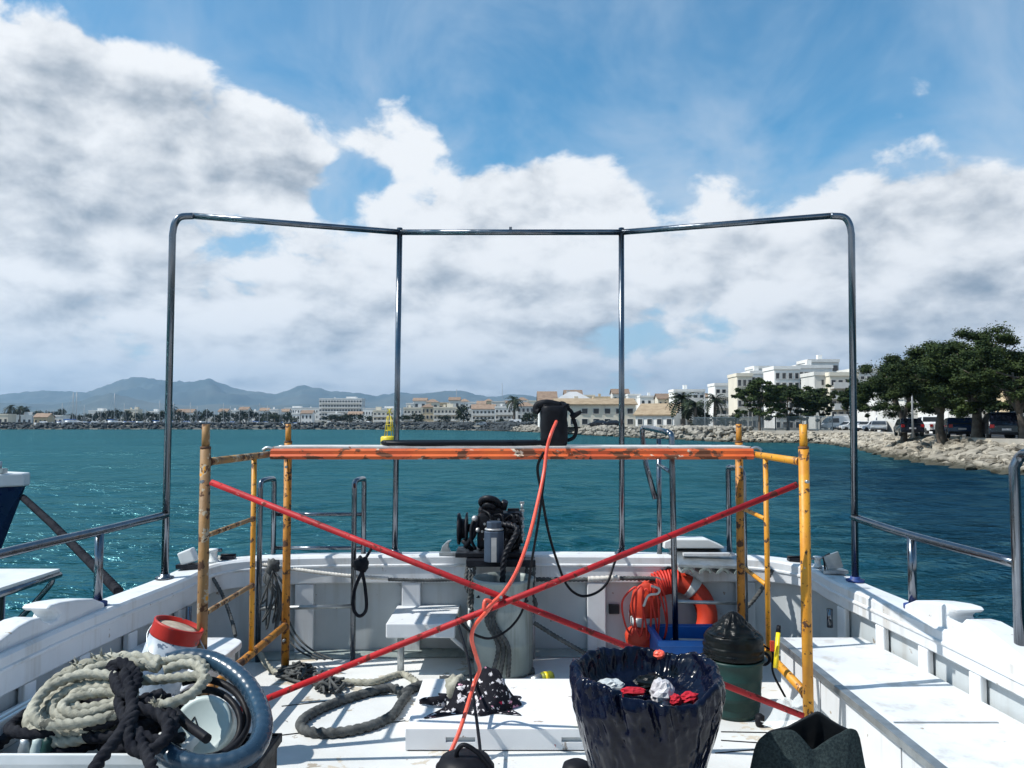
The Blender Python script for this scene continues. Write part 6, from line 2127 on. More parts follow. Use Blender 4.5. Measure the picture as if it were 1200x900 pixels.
# ------------------------------------------------------------------ green bucket stack with black bag
def green_bucket():
    c = G(868, 846, 0.0) + Vector((0.0, 0.12, 0.004))
    t = thing('green_bucket', 'dark green ribbed bucket stuffed with a black sack behind the red brace', 'bucket', tuple(c))
    r = 0.150
    pr = [(r * 0.84, 0.0), (r * 0.86, 0.02), (r * 0.92, 0.10), (r * 0.94, 0.105), (r * 0.94, 0.115), (r * 0.93, 0.12), (r * 0.97, 0.19), (r * 0.99, 0.195), (r * 0.99, 0.205), (r * 0.98, 0.21), (r, 0.27), (r * 1.06, 0.28), (r * 1.06, 0.295), (r * 0.98, 0.297), (r * 0.9, 0.05), (0, 0.045)]
    MB().lathe(pr, 44, c).build('bucket_shell', 'bucket_green', t)
    pr = [(r * 1.0, 0.30), (r * 1.055, 0.31), (r * 1.06, 0.33), (r * 1.02, 0.335), (r * 1.05, 0.345), (r * 1.06, 0.36), (r * 1.02, 0.367), (r * 1.03, 0.40), (r * 0.98, 0.42), (r * 0.80, 0.435), (r * 0.5, 0.475), (r * 0.28, 0.515), (r * 0.12, 0.535), (0, 0.54)]
    q = resample([Vector((a, 0, b)) for a, b in pr], 0.006)
    MB().lathe([(p.x, p.z) for p in q], 90, c, wob=lambda i, ph: 1 + 0.06 * mnoise.fractal(Vector((math.cos(ph) * 2.6, math.sin(ph) * 2.6, i * 0.12)), 1, 2, 4) * (0.35 if i < 30 else 1.6) + 0.34 * (mnoise.voronoi(Vector((math.cos(ph) * 2.4, math.sin(ph) * 2.4, i * 0.17)))[0][0] - 0.35) * (0.12 if i < 24 else 0.8)).build('sack', 'bag_black', t)
    for sx in (-1, 1):
        MB().torus(c + Vector((sx * r * 1.05, -0.02, 0.29)), 0.030, 0.008, Matrix.Rotation(R(90), 3, 'X'), 18, 8).build('handle', 'black_rubber', t)
    mb = MB()
    cable(mb, [c + Vector((r * 1.05, -0.02, 0.36)), c + Vector((r * 1.3, -0.05, 0.33)), c + Vector((r * 1.25, -0.07, 0.24)), c + Vector((r * 1.5, -0.09, 0.15)), c + Vector((r * 1.9, -0.12, 0.04)), c + Vector((r * 2.2, -0.16, 0.01))], 0.006)
    tag(mb.build('thin_cable', 'black_cable'), 'thin black cable trailing from the green bucket to the deck', 'cable')
    MB().lathe([(0.02, 0), (0.024, 0.012), (0.024, 0.05), (0.012, 0.06), (0, 0.062)], 14, c + Vector((0.08, -0.185, 0)) ).build('bung', 'black_rubber', t)
green_bucket()

# yellow handled tool leaning on the right scaffold frame
tl = thing('hand_brush', 'yellow handled tool with black tip leaning on the right scaffold frame', 'tool', (1.31, 4.12, 0.2))
a, b = P(909, 783, 4.1), P(912, 741, 4.14)
d = (b - a).normalized()
MB().tube([a, b], [0.020, 0.017], 8, flat=0.6).build('handle', 'yellow_plastic', tl)
MB().tube([b, b + d * 0.035], [0.018, 0.014], 8, flat=0.7).build('tip', 'black_rubber', tl)
MB().box(P(905, 757, 4.1), (0.02, 0.012, 0.05)).build('grip_mark', 'life_orange', tl)


# ------------------------------------------------------------------ grey wetsuit heap over a box, clear plastic
def wetsuit():
    t = thing('wetsuit', 'grey black wetsuit standing in a stiff heap with its neck open beside the bench', 'wetsuit', (1.13, 3.1, 0))

    def zat(px, py, Y):
        return P(px, py, Y).z
    # outlines by image column: front edge with the V neckline, back collar behind it
    fx = [878, 886, 905, 926, 936, 945, 958, 975, 990, 1003, 1012]
    fz = [zat(a, b, 3.02) for a, b in zip(fx, (905, 866, 853, 851, 862, 876, 868, 858, 852, 853, 900))]
    bx = [878, 886, 905, 926, 945, 962, 985, 1003, 1012]
    bz = [zat(a, b, 3.14) for a, b in zip(bx, (905, 864, 852, 849, 840, 831, 846, 853, 900))]
    nu, nv = 72, 46
    gx = np.linspace(878, 1012, 135)
    ker = np.exp(-(np.arange(-9, 10) / 4.0) ** 2); ker /= ker.sum()

    def soft(xs, zs):
        zz_ = np.interp(gx, xs, zs)
        zz_[8:-8] = np.convolve(np.pad(zz_, 9, 'edge'), ker, 'valid')[8:-8]
        return gx, zz_
    fx, fz = soft(fx, fz); bx, bz = soft(bx, bz)

    def sheet(xs, zs, y0, bulge, sg):
        vs = []
        for j in range(nv + 1):
            v_ = j / nv
            for i in range(nu + 1):
                px = 878 + (1012 - 878) * i / nu
                u = i / nu * 2 - 1
                zt_ = float(np.interp(px, xs, zs))
                z_ = zt_ * (1 - v_)
                flare = 1 + 0.10 * v_
                x = P(px, 850, y0).x
                x = 1.13 + (x - 1.13) * flare
                nz = mnoise.fractal(Vector((u * 1.8, v_ * 2.2, 4.0 + y0 * 3)), 1, 2, 4)
                fold = mnoise.noise(Vector((u * 4.0 + v_ * 1.5, v_ * 1.2, 8.0 + y0)))
                bl = bulge * (1 - u * u) * math.sin(math.pi * min(1, 0.18 + v_ * 0.7))
                y = y0 + sg * (bl + 0.018 * fold * min(1, v_ * 3) + 0.02 * nz * v_)
                vs.append(Vector((x + 0.006 * nz * v_, y, max(0.003, z_ + 0.006 * nz))))
        fs = [(j * (nu + 1) + i, j * (nu + 1) + i + 1, (j + 1) * (nu + 1) + i + 1, (j + 1) * (nu + 1) + i) for j in range(nv) for i in range(nu)]
        return MB().add(vs, fs, True)
    o = sheet(fx, fz, 3.03, 0.075, -1).build('front_panel', 'wet_cloth', t)
    o.modifiers.new('thickness', 'SOLIDIFY').thickness = 0.008
    o = sheet(bx, bz, 3.10, 0.06, 1).build('back_panel', 'neoprene', t)
    o.modifiers.new('thickness', 'SOLIDIFY').thickness = 0.008
wetsuit()


def crumple(name, label, cat, c, sx, sy, h, mat, seed, n=34, solid=0.0):
    c = Vector(c)
    vs = []
    for j in range(n + 1):
        for i in range(n + 1):
            u, v_ = i / n * 2 - 1, j / n * 2 - 1
            rr = math.hypot(u, v_)
            q = mnoise.hybrid_multi_fractal(Vector((u * 1.6 + seed, v_ * 1.6, seed)), 0.9, 2.1, 5, 0.6, 1.0)
            ed = max(0, 1 - rr ** 2 * 0.8)
            wob = 1 + 0.25 * mnoise.noise(Vector((u * 2, v_ * 2, seed + 3)))
            vs.append(c + Vector((u * sx * wob, v_ * sy * wob, max(0.003, h * ed * (0.35 + 0.55 * abs(q))))))
    fs = [(j * (n + 1) + i, j * (n + 1) + i + 1, (j + 1) * (n + 1) + i + 1, (j + 1) * (n + 1) + i) for j in range(n) for i in range(n)]
    o = MB().add(vs, fs, False).build(name, mat)
    return tag(o, label, cat)


crumple('clear_plastic_sheet', 'crumpled clear plastic sheet at the foot of the right scaffold post', 'plastic sheet', G(918, 846, 0.0) + Vector((-0.02, -0.30, 0.06)), 0.15, 0.14, 0.20, 'clear_plastic', 3)
crumple('green_rag', 'dull green rag lying left of the wetsuit', 'rag', (0.93, 3.42, 0.004), 0.07, 0.10, 0.07, 'bucket_green', 6, 20)


# ------------------------------------------------------------------ hatch board and what lies on it
def hatch():
    x0, x1, y0, y1 = -0.506, 0.66, 3.89, 4.65
    t = thing('hatch_cover', 'long white hatch board with slotted front lying on the deck', 'hatch cover', ((x0 + x1) / 2, y0, 0))
    z1 = 0.102
    MB().box2((x0, y0 + 0.03, 0.004), (x1, y1, z1)).build('board', 'hatch_paint', t, bevel=0.006)
    # front face in pieces round two long slots
    slots = [(-0.315, -0.175), (0.235, 0.375)]
    zs0, zs1 = 0.040, 0.064
    mb = MB()
    mb.box2((x0, y0, 0.004), (x1, y0 + 0.0295, zs0)).box2((x0, y0, zs1), (x1, y0 + 0.0295, z1))
    xs = [x0] + [q for s in slots for q in s] + [x1]
    for k in range(0, len(xs), 2):
        mb.box2((xs[k], y0, zs0), (xs[k + 1], y0 + 0.0295, zs1))
    mb.build('front_face', 'hatch_paint', t)
    for a, b in slots:
        MB().box2((a, y0 + 0.016, zs0), (b, y0 + 0.0285, zs1)).build('slot', 'greyed_white', t)
    MB().box2((x0 + 0.01, y0 - 0.002, 0.003), (x1 - 0.01, y0 + 0.02, 0.0045)).build('gasket', 'black_rubber', t)
hatch()


def clothes():
    c = Vector((P(560, 815, 4.22).x, 4.22, 0.104))
    t = thing('clothes_heap', 'heap of black clothes with pink and white print on the hatch board', 'clothes', tuple(c))
    n = 70
    vs = []
    for j in range(n + 1):
        for i in range(n + 1):
            u, v_ = i / n * 2 - 1, j / n * 2 - 1
            rr = math.hypot(u, v_)
            q = mnoise.hybrid_multi_fractal(Vector((u * 2.2 + 7, v_ * 2.2, 2.0)), 0.9, 2.0, 4, 0.7, 1.0)
            cr_ = abs(mnoise.noise(Vector((u * 3.4 + v_ * 1.4, v_ * 3.4 - u * 1.4, 1.0))))
            ed = max(0, 1 - rr ** 3)
            wob = 1 + 0.45 * mnoise.noise(Vector((u * 1.6, v_ * 1.6, 5))) 
            hump = math.exp(-((u - 0.25) ** 2 / 0.25 + v_ * v_ / 0.4)) + 0.45 * math.exp(-((u + 0.55) ** 2 / 0.08 + (v_ + 0.1) ** 2 / 0.3))
            hh = ed ** 0.5 * (0.155 * hump + 0.030 + 0.018 * q * hump - 0.045 * (0.30 - cr_) * ed)
            vs.append(c + Vector((u * 0.20 * wob + 0.01, v_ * 0.15 * wob, max(0.002, hh))))
    fs = [(j * (n + 1) + i, j * (n + 1) + i + 1, (j + 1) * (n + 1) + i + 1, (j + 1) * (n + 1) + i) for j in range(n) for i in range(n)]
    MB().add(vs, fs, True).build('printed_cloth', 'print_cloth', t)
    MB().tube(spline([c + Vector((-0.16, -0.03, 0.03)), c + Vector((-0.22, -0.04, 0.03)), c + Vector((-0.27, -0.02, 0.025)), c + Vector((-0.30, 0.0, 0.012))], 6), [0.03 - 0.001 * i for i in range(19)], 10, flat=0.6).build('sleeve', 'print_cloth', t)
    MB().ball(c + Vector((-0.12, 0.06, 0.07)), (0.06, 0.05, 0.06), 18, 12, 0.5, 9).build('olive_cloth', 'rope_cream', t)
clothes()

mb = MB()
cable(mb, [P(655, 796, 4.9), P(640, 794, 4.95), P(625, 793, 4.97)], 0.02)
gl = thing('spray_bottle', 'yellow green bottle lying behind the hatch board', 'bottle', (P(640, 790, 4.85).x, 4.85, 0))
a = G(622, 797, 0.04); b = G(648, 793, 0.045)
MB().tube([a, a.lerp(b, 0.45)], [0.018, 0.03], 12).build('grey_cap', 'galvanised', gl)
MB().tube([a.lerp(b, 0.46), a.lerp(b, 0.55), a.lerp(b, 0.9), b], [0.03, 0.036, 0.036, 0.028], 14).build('bottle_body', 'olive_plastic', gl)
MB().tube([a.lerp(b, 0.60), a.lerp(b, 0.74)], 0.0365, 14).build('bottle_label', 'yellow_plastic', gl)
o = MB().lathe([(0.055, 0), (0.06, 0.01), (0.06, 0.05), (0.03, 0.062), (0, 0.064)], 22, G(690, 853, 0.104) + Vector((0.015, 0.03, 0)) ).build('yellow_lid', 'yellow_plastic')
tag(o, 'small yellow tub peeping out beside the rubbish bag', 'tub')


# ------------------------------------------------------------------ black buckets at the bottom edge
def black_bucket(px, py, Y, r, label, handle):
    c = P(px, py, Y); top = c.z
    c = Vector((c.x, Y, 0.004))
    t = thing('black_bucket', label, 'bucket', tuple(c))
    h = top
    MB().lathe([(r * 0.78, 0), (r * 0.82, 0.01), (r * 0.98, h * 0.72), (r * 1.04, h * 0.74), (r * 1.04, h * 0.80), (r * 0.98, h * 0.82), (r * 0.86, h * 0.93), (r * 0.5, h * 0.985), (0, h)], 36, c).build('bucket_body', 'black_rubber', t)
    if handle:
        mb = MB()
        mb.tube(spline([c + Vector((-r * 0.30, -0.02, h * 0.92)), c + Vector((-r * 0.25, -0.03, h * 1.10)), c + Vector((0.0, -0.035, h * 1.19)), c + Vector((r * 0.45, -0.04, h * 1.08)), c + Vector((r * 0.85, -0.045, h * 0.88)), c + Vector((r * 1.2, -0.05, h * 0.66))], 7), 0.0095, 10)
        mb.build('handle', 'black_rubber', t)
black_bucket(545, 884, 3.25, 0.112, 'black lidded bucket with rubber handle at the bottom edge, below the red hose', True)
black_bucket(676, 892, 3.25, 0.062, 'small black pot at the bottom edge beside the rubbish bag', False)


# ------------------------------------------------------------------ ropes on the deck and on the bulwark
def deckp(px, py, r):
    return G(px, py, r)


mb = MB()
rope(mb, [deckp(x, y, 0.024) for x, y in ((476, 812), (458, 806), (430, 812), (392, 824), (362, 838), (352, 850), (366, 858), (400, 858), (436, 850), (460, 838), (470, 824), (478, 814))], 0.022, closed=False)
rope(mb, [deckp(x, y, 0.024) for x, y in ((470, 815), (485, 806), (496, 803))], 0.024)
tag(mb.build('deck_rope', 'rope_grey'), 'dark grey rope laid in a long loop on the deck', 'rope')
mb = MB()
rope(mb, [deckp(x, y, 0.02) for x, y in ((375, 797), (410, 799), (440, 799), (458, 793), (472, 790), (484, 796), (492, 804))], 0.017)
tag(mb.build('deck_rope', 'rope_cream'), 'cream rope wriggling across the deck above the dark rope loop', 'rope')
mb = MB()
rope(mb, [deckp(x, y, 0.02) for x, y in ((515, 796), (540, 795), (575, 793), (605, 790), (625, 786))], 0.018)
tag(mb.build('deck_rope', 'rope_grey'), 'grey rope lying behind the hatch board', 'rope')
# taut white rope along the front bulwark
mb = MB()
rope(mb, [P(256, 653, 5.42), P(300, 660, 5.40), P(345, 667, 5.36), P(400, 674, 5.34), P(455, 678, 5.35)], 0.011)
tag(mb.build('mooring_line', 'rope_white'), 'pale line stretched along the left half of the front bulwark', 'rope')
mb = MB()
rope(mb, [P(455, 679, 5.35), P(500, 680, 5.36), P(543, 679, 5.36)], 0.010)
rope(mb, [P(628, 679, 5.36), P(690, 679, 5.36), P(722, 678, 5.36), P(760, 678, 5.38), P(783, 680, 5.38)], 0.013)
tag(mb.build('mooring_line', 'rope_grey'), 'dull line running behind the winch along the front bulwark', 'rope')
mb = MB()
rope(mb, [P(689, 678.5, 5.338), P(706, 678, 5.335), P(726, 677, 5.338)], 0.0155)
tag(mb.build('white_whipping', 'rope_white'), 'short white wrapped length of line right of the winch', 'rope')
mb = MB()
rope(mb, [P(626, 730, 5.1), P(650, 745, 5.05), P(672, 758, 5.02), P(690, 768, 5.0)], 0.012)
tag(mb.build('slack_line', 'rope_grey'), 'pale line dropping from the drum leg towards the rubbish bag', 'rope')
mb = MB()
rope(mb, [P(250, 657, 5.36), P(246, 670, 5.28), P(254, 685, 5.25), P(262, 700, 5.22), P(272, 728, 5.15), P(276, 745, 5.0)], 0.010)
tag(mb.build('hanging_line', 'rope_grey'), 'striped line hanging from the left corner bollard', 'rope')
mb = MB()
rope(mb, [P(870, 664, 5.42), P(890, 662, 5.42), P(920, 661, 5.38), P(950, 664, 5.32)], 0.014)
rope(mb, [P(905, 668, 5.34), P(893, 690, 5.28), P(875, 712, 5.27), P(850, 730, 5.27), P(815, 742, 5.28)], 0.012)
tag(mb.build('mooring_line', 'rope_grey'), 'grey line on the right front corner of the rail', 'rope')

# bundle of thin grey lines hung on the left gate post
mb = MB()
rg = np.random.default_rng(14)
for k in range(9):
    x0 = 316 + rg.normal() * 3; x1 = 312 + 20 * rg.random(); yb_ = 700 + 40 * rg.random()
    cable(mb, [P(317, 664, 5.27), P(x0 - 4, 680, 5.24), P(x1, 700, 5.23), P(x1 + 4 * rg.normal(), yb_, 5.22), P(x1 + 5, yb_ - 30, 5.20), P(320, 668, 5.24)], 0.0065, 7, 7)
for k in range(3):
    cable(mb, [P(320, 690, 5.22), P(328 + 4 * k, 722, 5.22), P(336 + 6 * k, 745, 5.2), P(350 + 8 * k, 762, 5.15), P(372 + 9 * k, 773, 5.05)], 0.006, 7, 7)
mb.ball(P(320, 664, 5.26), (0.045, 0.04, 0.05), 14, 10, 0.5, 2)
tag(mb.build('line_bundle', 'rope_grey'), 'bundle of thin grey lines hung on the left steel gate', 'rope')
mb = MB()
mb.ball(P(423, 661, 5.26), (0.05, 0.045, 0.05), 16, 12, 0.5, 6)
cable(mb, [P(425, 668, 5.25), P(416, 690, 5.24), P(414, 712, 5.23), P(421, 722, 5.23), P(429, 714, 5.23), P(428, 690, 5.24), P(424, 668, 5.25)], 0.011, 9, 8)
cable(mb, [P(428, 655, 5.28), P(434, 645, 5.4), P(438, 638, 5.5)], 0.010, 8)
tag(mb.build('knotted_line', 'rope_dark'), 'black knotted line hanging in a loop on the right post of the left gate', 'rope')

# net-like tangle by the left scaffold foot
mb = MB()
for cx, cy, n in ((348, 792, 11), (382, 806, 9)):
    for k in range(n):
        pts = []
        for q in range(7):
            p = deckp(cx + rg.normal() * 13, cy + rg.normal() * 4.5, 0.012)
            p.z = 0.012 + abs(rg.normal()) * 0.028
            pts.append(p)
        cable(mb, pts, 0.0085, 7, 7)
tag(mb.build('rope_tangle', 'rope_grey'), 'tangle of thin rope at the foot of the rear left scaffold post', 'rope')
mb = MB()
rope(mb, [deckp(298, 762, 0.02) + Vector((0, 0, 0.12)), deckp(306, 778, 0.02) + Vector((0, 0, 0.05)), deckp(320, 786, 0.02), deckp(335, 790, 0.02)], 0.016)
tag(mb.build('rope_end', 'rope_cream'), 'short cream rope end leading into the rope tangle', 'rope')


# ------------------------------------------------------------------ left foreground: crate, coil, hose, tub, paint can
bb = open_crate('black_bin', 'dark bin under the coiled rope at the lower left', 'bin', -1.50, -0.93, 2.80, 3.25, 0.004, 0.315, 'black_rubber', 0.02)
cr = open_crate('white_crate', 'white plastic fish crate under the coiled rope at the lower left corner', 'crate', -1.90, -1.12, 2.72, 3.26, 0.325, 0.455, 'plastic_white', 0.016)


def cy_(py):
    return 2.74 + (880 - py) / 110 * 0.36


def Q(px, py, d=0.0):
    return P(px, py, cy_(py) + d)


coil = MB()
loops = [
    [(150, 792), (112, 776), (66, 796), (34, 838), (44, 866), (90, 868), (128, 848), (150, 820)],
    [(152, 800), (112, 797), (74, 808), (52, 832), (62, 852), (98, 856), (146, 838)],
    [(152, 806), (104, 803), (72, 815), (62, 832), (88, 842), (148, 826)],
    [(150, 814), (112, 812), (82, 820), (74, 830), (96, 838), (148, 822)],
    [(150, 798), (100, 790), (58, 806), (40, 830), (50, 848), (100, 846), (148, 830)],
]
loops += [
    [(152, 804), (120, 786), (80, 792), (46, 826), (40, 856), (72, 864), (120, 856), (150, 832)],
    [(150, 796), (116, 790), (84, 800), (64, 822), (60, 842), (92, 850), (140, 836)],
    [(152, 812), (122, 806), (90, 812), (84, 822), (100, 830), (150, 818)],
]
for k, lp in enumerate(loops):
    rope(coil, [Q(x, y, -0.022 * (k % 5) + 0.03) for x, y in lp], 0.0158, closed=True)
rope(coil, [Q(72, 796, 0.02), Q(96, 782), Q(122, 774), Q(150, 771), Q(176, 773), Q(188, 779)], 0.022)
rope(coil, [Q(84, 800, 0.0), Q(104, 786, -0.02), Q(130, 779, -0.02), Q(158, 777, -0.02), Q(186, 782)], 0.018)
rope(coil, [Q(150, 798), Q(190, 796, -0.02), Q(228, 792, -0.03), Q(244, 796, -0.05)], 0.0155)
rope(coil, [Q(192, 786, 0), Q(216, 778, 0), Q(234, 782, -0.01), Q(238, 798, -0.04), Q(224, 814, -0.08), Q(200, 824, -0.10), Q(184, 826, -0.10)], 0.0165)
rope(coil, [Q(150, 786), Q(180, 778), Q(210, 772), Q(232, 774, 0.02), Q(242, 784, 0.02)], 0.015)
tag(coil.build('coiled_rope', 'rope_cream'), 'thick cream mooring rope coiled on the crate at the lower left', 'rope')
# frayed end
fr = MB()
for k in range(26):
    e = Q(184, 826, -0.10)
    d = Vector((rg.normal() - 0.6, rg.normal() * 0.5 - 0.4, rg.normal() * 0.7)).normalized()
    fr.tube([e, e + d * (0.02 + 0.02 * rg.random())], [0.0035, 0.001], 4)
for k in range(60):
    s = rg.random()
    e = Q(80 + 105 * s, 791 - 18 * math.sin(math.pi * min(1, s * 1.2)), -0.01)
    d = Vector((rg.normal(), rg.normal() * 0.4 - 0.3, rg.normal() * 0.6 + 0.3)).normalized()
    fr.tube([e + d * 0.022, e + d * (0.042 + 0.012 * rg.random())], [0.004, 0.001], 4)
o = fr.build('frayed_strand', 'rope_cream'); o.parent = bpy.data.objects['coiled_rope']; o.location = WO[o.name] - WO['coiled_rope']
o['kind'] = 'stuff'

dk = MB()
rope(dk, [Q(128, 784, -0.03), Q(140, 776, -0.06), Q(152, 782, -0.08), Q(155, 800, -0.10), Q(150, 816, -0.12), Q(138, 806, -0.08), Q(134, 792, -0.05)], 0.017, closed=True)
rope(dk, [Q(132, 782, -0.03), Q(146, 780, -0.07), Q(160, 790, -0.08), Q(158, 806, -0.11), Q(144, 812, -0.12)], 0.017, closed=True)
rope(dk, [Q(146, 788, -0.10), Q(152, 808, -0.13), Q(155, 830, -0.15), Q(146, 852, -0.15), Q(132, 872, -0.16), Q(118, 890, -0.16), Q(104, 912, -0.17)], 0.0175)
rope(dk, [Q(152, 828, -0.14), Q(172, 832, -0.13), Q(192, 842, -0.12), Q(197, 858, -0.12), Q(186, 874, -0.13), Q(166, 882, -0.13), Q(152, 872, -0.14), Q(150, 852, -0.15), Q(158, 836, -0.15)], 0.017)
rope(dk, [Q(160, 860, -0.12), Q(170, 880, -0.14), Q(178, 900, -0.15), Q(172, 915, -0.15)], 0.0165)
for k in range(7):  # extra loops added to make the crate look dark under the coil
    cx_ = -1.74 + 0.085 * k
    rope(dk, [(cx_ + 0.20 * math.cos(a) * (0.6 + 0.1 * (k % 3)), 2.99 + 0.19 * math.sin(a), 0.395 + 0.045 * ((k * 2) % 3) + 0.012 * math.sin(3 * a + k)) for a in np.linspace(0, 6.283, 10)[:-1]], 0.017, closed=True)
rope(dk, [Q(100, 850, -0.02), Q(130, 846, -0.03), Q(165, 826, -0.04), Q(190, 812, -0.02)], 0.016)
rope(dk, [Q(150, 800, -0.09), Q(140, 822, -0.10), Q(150, 846, -0.12), Q(168, 862, -0.12), Q(190, 868, -0.10), Q(204, 852, -0.08), Q(196, 832, -0.08), Q(172, 822, -0.09)], 0.0165)
tag(dk.build('dark_rope', 'rope_dark'), 'black rope lashed round the middle of the cream rope coil', 'rope')

hb = MB()
hpts = [Q(196, 776, 0.06), Q(222, 770, 0.06), Q(254, 776, 0.06), Q(284, 796, 0.04), Q(302, 824, 0.02), Q(308, 852, 0.0), Q(298, 878, -0.02), Q(272, 893, -0.02), Q(240, 897, -0.02), Q(212, 892, -0.03), Q(190, 880, -0.03)]
q = resample(spline(hpts, 12), 0.006)
hb.tube(q, [0.0345 * (1 + 0.016 * math.cos(i * 1.05)) for i in range(len(q))], 20)
o = hb.build('suction_hose', 'hose_blue')
tag(o, 'thick translucent blue hose bent into a big ring at the lower left', 'hose')
hb = MB()
cable(hb, [Q(238 + 44 * math.cos(a), 848 + 40 * math.sin(a), 0.05 + 0.02 * math.sin(2 * a)) for a in np.linspace(-2.2, 2.4, 16)], 0.0125, 10)
cable(hb, [Q(236 + 54 * math.cos(a), 842 + 46 * math.sin(a), 0.07) for a in np.linspace(-2.0, 1.9, 16)], 0.0135, 10)
cable(hb, [Q(200, 828, 0.02), Q(216, 846, -0.02), Q(232, 858, -0.05), Q(243, 866, -0.06)], 0.0165, 12)
tag(hb.build('thin_hoses', 'black_rubber'), 'thin dark hose coiled inside the big blue hose ring', 'hose')
tb = thing('pale_tub', 'pale plastic tub lying on its side within the blue hose ring', 'tub', tuple(Q(238, 880, 0.2)))
c = Q(238, 852, 0.10)
m = Matrix.Rotation(R(62), 3, 'X') @ Matrix.Rotation(R(0), 3, 'Y')
MB().lathe([(0.0, 0.012), (0.075, 0.014), (0.085, 0.018), (0.098, 0.020), (0.106, 0.012), (0.106, -0.01), (0.098, -0.02), (0.094, -0.18), (0.0, -0.18)], 40, c, m).build('tub_body', 'tub_pale', tb)
mk = MB()
for a, b in (((-0.030, 0.0), (-0.012, 0.032)), ((-0.012, 0.032), (0.006, 0.0)), ((-0.030, 0.0), (0.006, 0.0))):
    mk.tube([c + m @ Vector((a[0] - 0.02, a[1] + 0.0, 0.0145)), c + m @ Vector((b[0] - 0.02, b[1], 0.0145))], 0.0022, 5)
mk.build('triangle_mark', 'black_cable', tb)
# glass jar and loose black hose by the crate
jr = thing('glass_jar', 'grey jars standing in the front corner of the white crate', 'jar', tuple(Q(40, 880, -0.02)))
for k, px in enumerate((30, 44, 56)):
    c = Q(px, 884, 0.07); c.z = 0.343
    MB().lathe([(0.022, 0), (0.024, 0.008), (0.024, 0.10), (0.018, 0.12), (0.018, 0.135), (0, 0.136)], 16, c).build('jar', ('galvanised', 'tub_pale', 'bucket_green')[k], jr)
mb = MB()
for k in range(4):
    r_ = 0.13 - 0.018 * k
    cc = Vector((-0.98, 3.42, 0.012 + 0.02 * k))
    cable(mb, [cc + Vector((r_ * math.cos(a), r_ * 0.9 * math.sin(a), 0.004 * math.sin(3 * a))) for a in np.linspace(0, 6.283, 15)[:-1]], 0.013, 9, 5, closed=True)
tag(mb.build('black_hose_coil', 'black_rubber'), 'coil of black hose on the deck beside the blue hose ring', 'hose')


def paint_can():
    base = Vector((-1.635, 3.70, 0.318))
    t = thing('paint_can', 'tilted red rimmed paint can on the left bench', 'paint can', tuple(base))
    m = Matrix.Rotation(R(19), 3, 'Y') @ Matrix.Rotation(R(-6), 3, 'X')
    MB().lathe([(0.0, 0.0), (0.104, 0.0), (0.108, 0.006), (0.1085, 0.268)], 40, base, m).build('can_body', 'bucket_body', t)
    MB().lathe([(0.1095, 0.269), (0.1115, 0.275), (0.1115, 0.322), (0.1135, 0.328), (0.1135, 0.336), (0.104, 0.337), (0.102, 0.318)], 40, base, m).build('red_band', 'bucket_red', t)
    MB().lathe([(0.1015, 0.318), (0.07, 0.323), (0.0, 0.325)], 40, base, m).build('crusted_top', 'bucket_mess', t)
    a = base + m @ Vector((0.114, 0, 0.30)); b = base + m @ Vector((-0.114, 0, 0.30))
    mb = MB(); cable(mb, [a, a + Vector((0.02, -0.03, -0.06)), base + m @ Vector((0.0, -0.13, 0.18)), b + Vector((-0.01, -0.04, -0.05)), b], 0.003, 6); mb.build('wire_handle', 'galvanised', t)
paint_can()
# brush handle stub standing on the bench behind the coil
o = MB().tube([(-1.83, 3.38, 0.301), (-1.83, 3.38, 0.50)], 0.017, 12).build('steel_pin', 'galvanised')
tag(o, 'short dark steel pin standing on the left bench behind the coil', 'pin')


# ------------------------------------------------------------------ neighbours at the left edge
def navy_boat():
    t = thing('navy_boat', 'navy blue boat bow with white rail at the left edge', 'boat', (-8, 7.4, SEA))
    tip = P(29, 562, 7.0)
    st = []
    L = 8.5
    vs, fs = [], []
    n = 22
    for i in range(n + 1):
        s = i / n
        wd = 1.35 * math.sin(min(1, s * 1.7) * math.pi / 2) ** 0.8 + 0.02
        x = tip.x - L * s
        zt_ = tip.z - 0.05 - 0.10 * s
        rake = 0.75 * (1 - s)
        vs += [(x, tip.y - wd, zt_), (x - rake * 0.35, tip.y - wd * 0.86, zt_ - 0.5), (x - rake * 0.75, tip.y - wd * 0.62, SEA + 0.25), (x - rake, tip.y - 0.02, SEA - 0.5),
               (x - rake * 0.75, tip.y + wd * 0.62, SEA + 0.25), (x - rake * 0.35, tip.y + wd * 0.86, zt_ - 0.5), (x, tip.y + wd, zt_)]
    for i in range(n):
        for k in range(6):
            a = i * 7 + k
            fs.append((a, a + 7, a + 8, a + 1))
    fs.append((0, 1, 2, 3, 4, 5, 6))
    MB().add(vs, fs, True).build('hull', 'navy_hull', t, fix=True)
    top = [Vector(vs[i * 7]) for i in range(n + 1)]; bot = [Vector(vs[i * 7 + 6]) for i in range(n + 1)]
    ring = [p + Vector((0.02, -0.03, 0)) for p in top[::-1]] + [p + Vector((0.02, 0.03, 0)) for p in bot]
    MB().prism([(p.x, p.y) for p in ring], 0, 1, lambda u, w_, t_: (u, w_, tip.z - 0.055 - 0.10 * max(0, (tip.x - u) / L) + 0.115 * t_)).build('white_rail', 'hull_white', t, bevel=0.015, fix=True)
    c = Vector((tip.x - 0.16, tip.y - 0.1, tip.z + 0.062))
    MB().box(c + Vector((0, 0, 0.02)), (0.10, 0.07, 0.04)).tube([c + Vector((0, 0, 0.03)), c + Vector((0, 0, 0.10))], 0.02, 10).build('bow_bitt', 'galvanised', t)
    for x in (tip.x - 1.2, tip.x - 2.6):
        MB().tube([(x, tip.y - 1.0, tip.z - 0.02), (x, tip.y - 1.0, tip.z + 0.6)], 0.02, 8).build('stanchion', 'stainless', t)
navy_boat()
mb = MB()
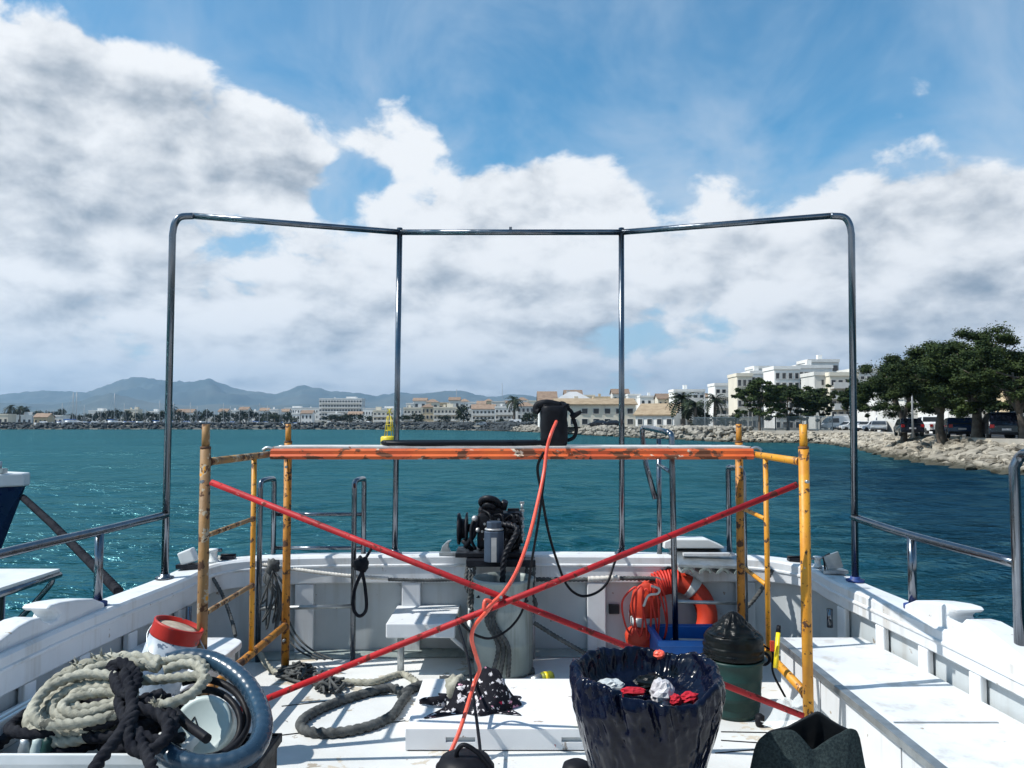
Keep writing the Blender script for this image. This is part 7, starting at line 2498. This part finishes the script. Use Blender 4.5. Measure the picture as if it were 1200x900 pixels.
rope(mb, [P(27, 583, 6.95), P(60, 613, 6.3), P(100, 653, 5.5), P(139, 693, 4.78)], 0.024, smooth=False)
tag(mb.build('mooring_rope', 'rope_dark'), 'taut dark mooring rope from the navy bow to our rail', 'rope')


def side_platform():
    t = thing('side_platform', 'white topped steel tube platform outside the left rail', 'platform', (-3.4, 5.2, SEA))
    z_ = P(58, 674, 5.3).z
    x1 = P(58, 674, 5.3).x
    x0 = x1 - 1.3
    y0, y1 = 4.75, 5.42
    MB().box2((x0, y0, z_), (x1, y1, z_ + 0.02)).build('top_sheet', 'plastic_white', t)
    mb = MB()
    for y in (y0, y1):
        mb.tube([(x0, y, z_ - 0.02), (x1, y, z_ - 0.02)], 0.02, 10)
    for x in (x0, x1):
        mb.tube([(x, y0, z_ - 0.02), (x, y1, z_ - 0.02)], 0.02, 10)
    mb.build('frame', 'stainless', t)
    for y in (y0 + 0.03, y1 - 0.03):
        MB().tube(spline([(x1 - 0.03, y, z_ - 0.03), (x1 - 0.06, y, z_ - 0.10), (x1 - 0.30, y, z_ - 0.36), (x1 - 0.75, y, z_ - 0.75), (x1 - 1.0, y, SEA - 0.3)], 6), 0.018, 10).build('strut', 'stainless', t)
        MB().tube([(x1 - 0.36, y, z_ - 0.03), (x1 - 0.36, y, SEA - 0.3)], 0.018, 10).build('leg', 'stainless', t)
    MB().tube([(x0, y0 + 0.03, z_ - 0.22), (x1 - 0.20, y0 + 0.03, z_ - 0.22)], 0.012, 8).build('tie_bar', 'stainless', t)
side_platform()
# ================================================================== haze: the air between us and the hills
def make_haze():
    me = MB().box2((-9800, -300, -3.5), (9800, 9600, 640)).mesh('haze')
    m = bpy.data.materials.new('haze_air')
    m.use_nodes = True
    nt = m.node_tree
    for n in list(nt.nodes):
        if n.type != 'OUTPUT_MATERIAL': nt.nodes.remove(n)
    pv = nt.nodes.new('ShaderNodeVolumePrincipled')
    pv.inputs['Color'].default_value = (0.42, 0.70, 1.0, 1)
    pv.inputs['Density'].default_value = HAZE
    pv.inputs['Anisotropy'].default_value = 0.2
    out_ = [n for n in nt.nodes if n.type == 'OUTPUT_MATERIAL'][0]
    nt.links.new(pv.outputs[0], out_.inputs['Volume'])
    me.materials.append(m)
    o = link(me, 'haze', (0, 0, 0))
    o['kind'] = 'stuff'; o['label'] = 'pale sea haze over the whole bay'
HAZE = 8e-5
make_haze()
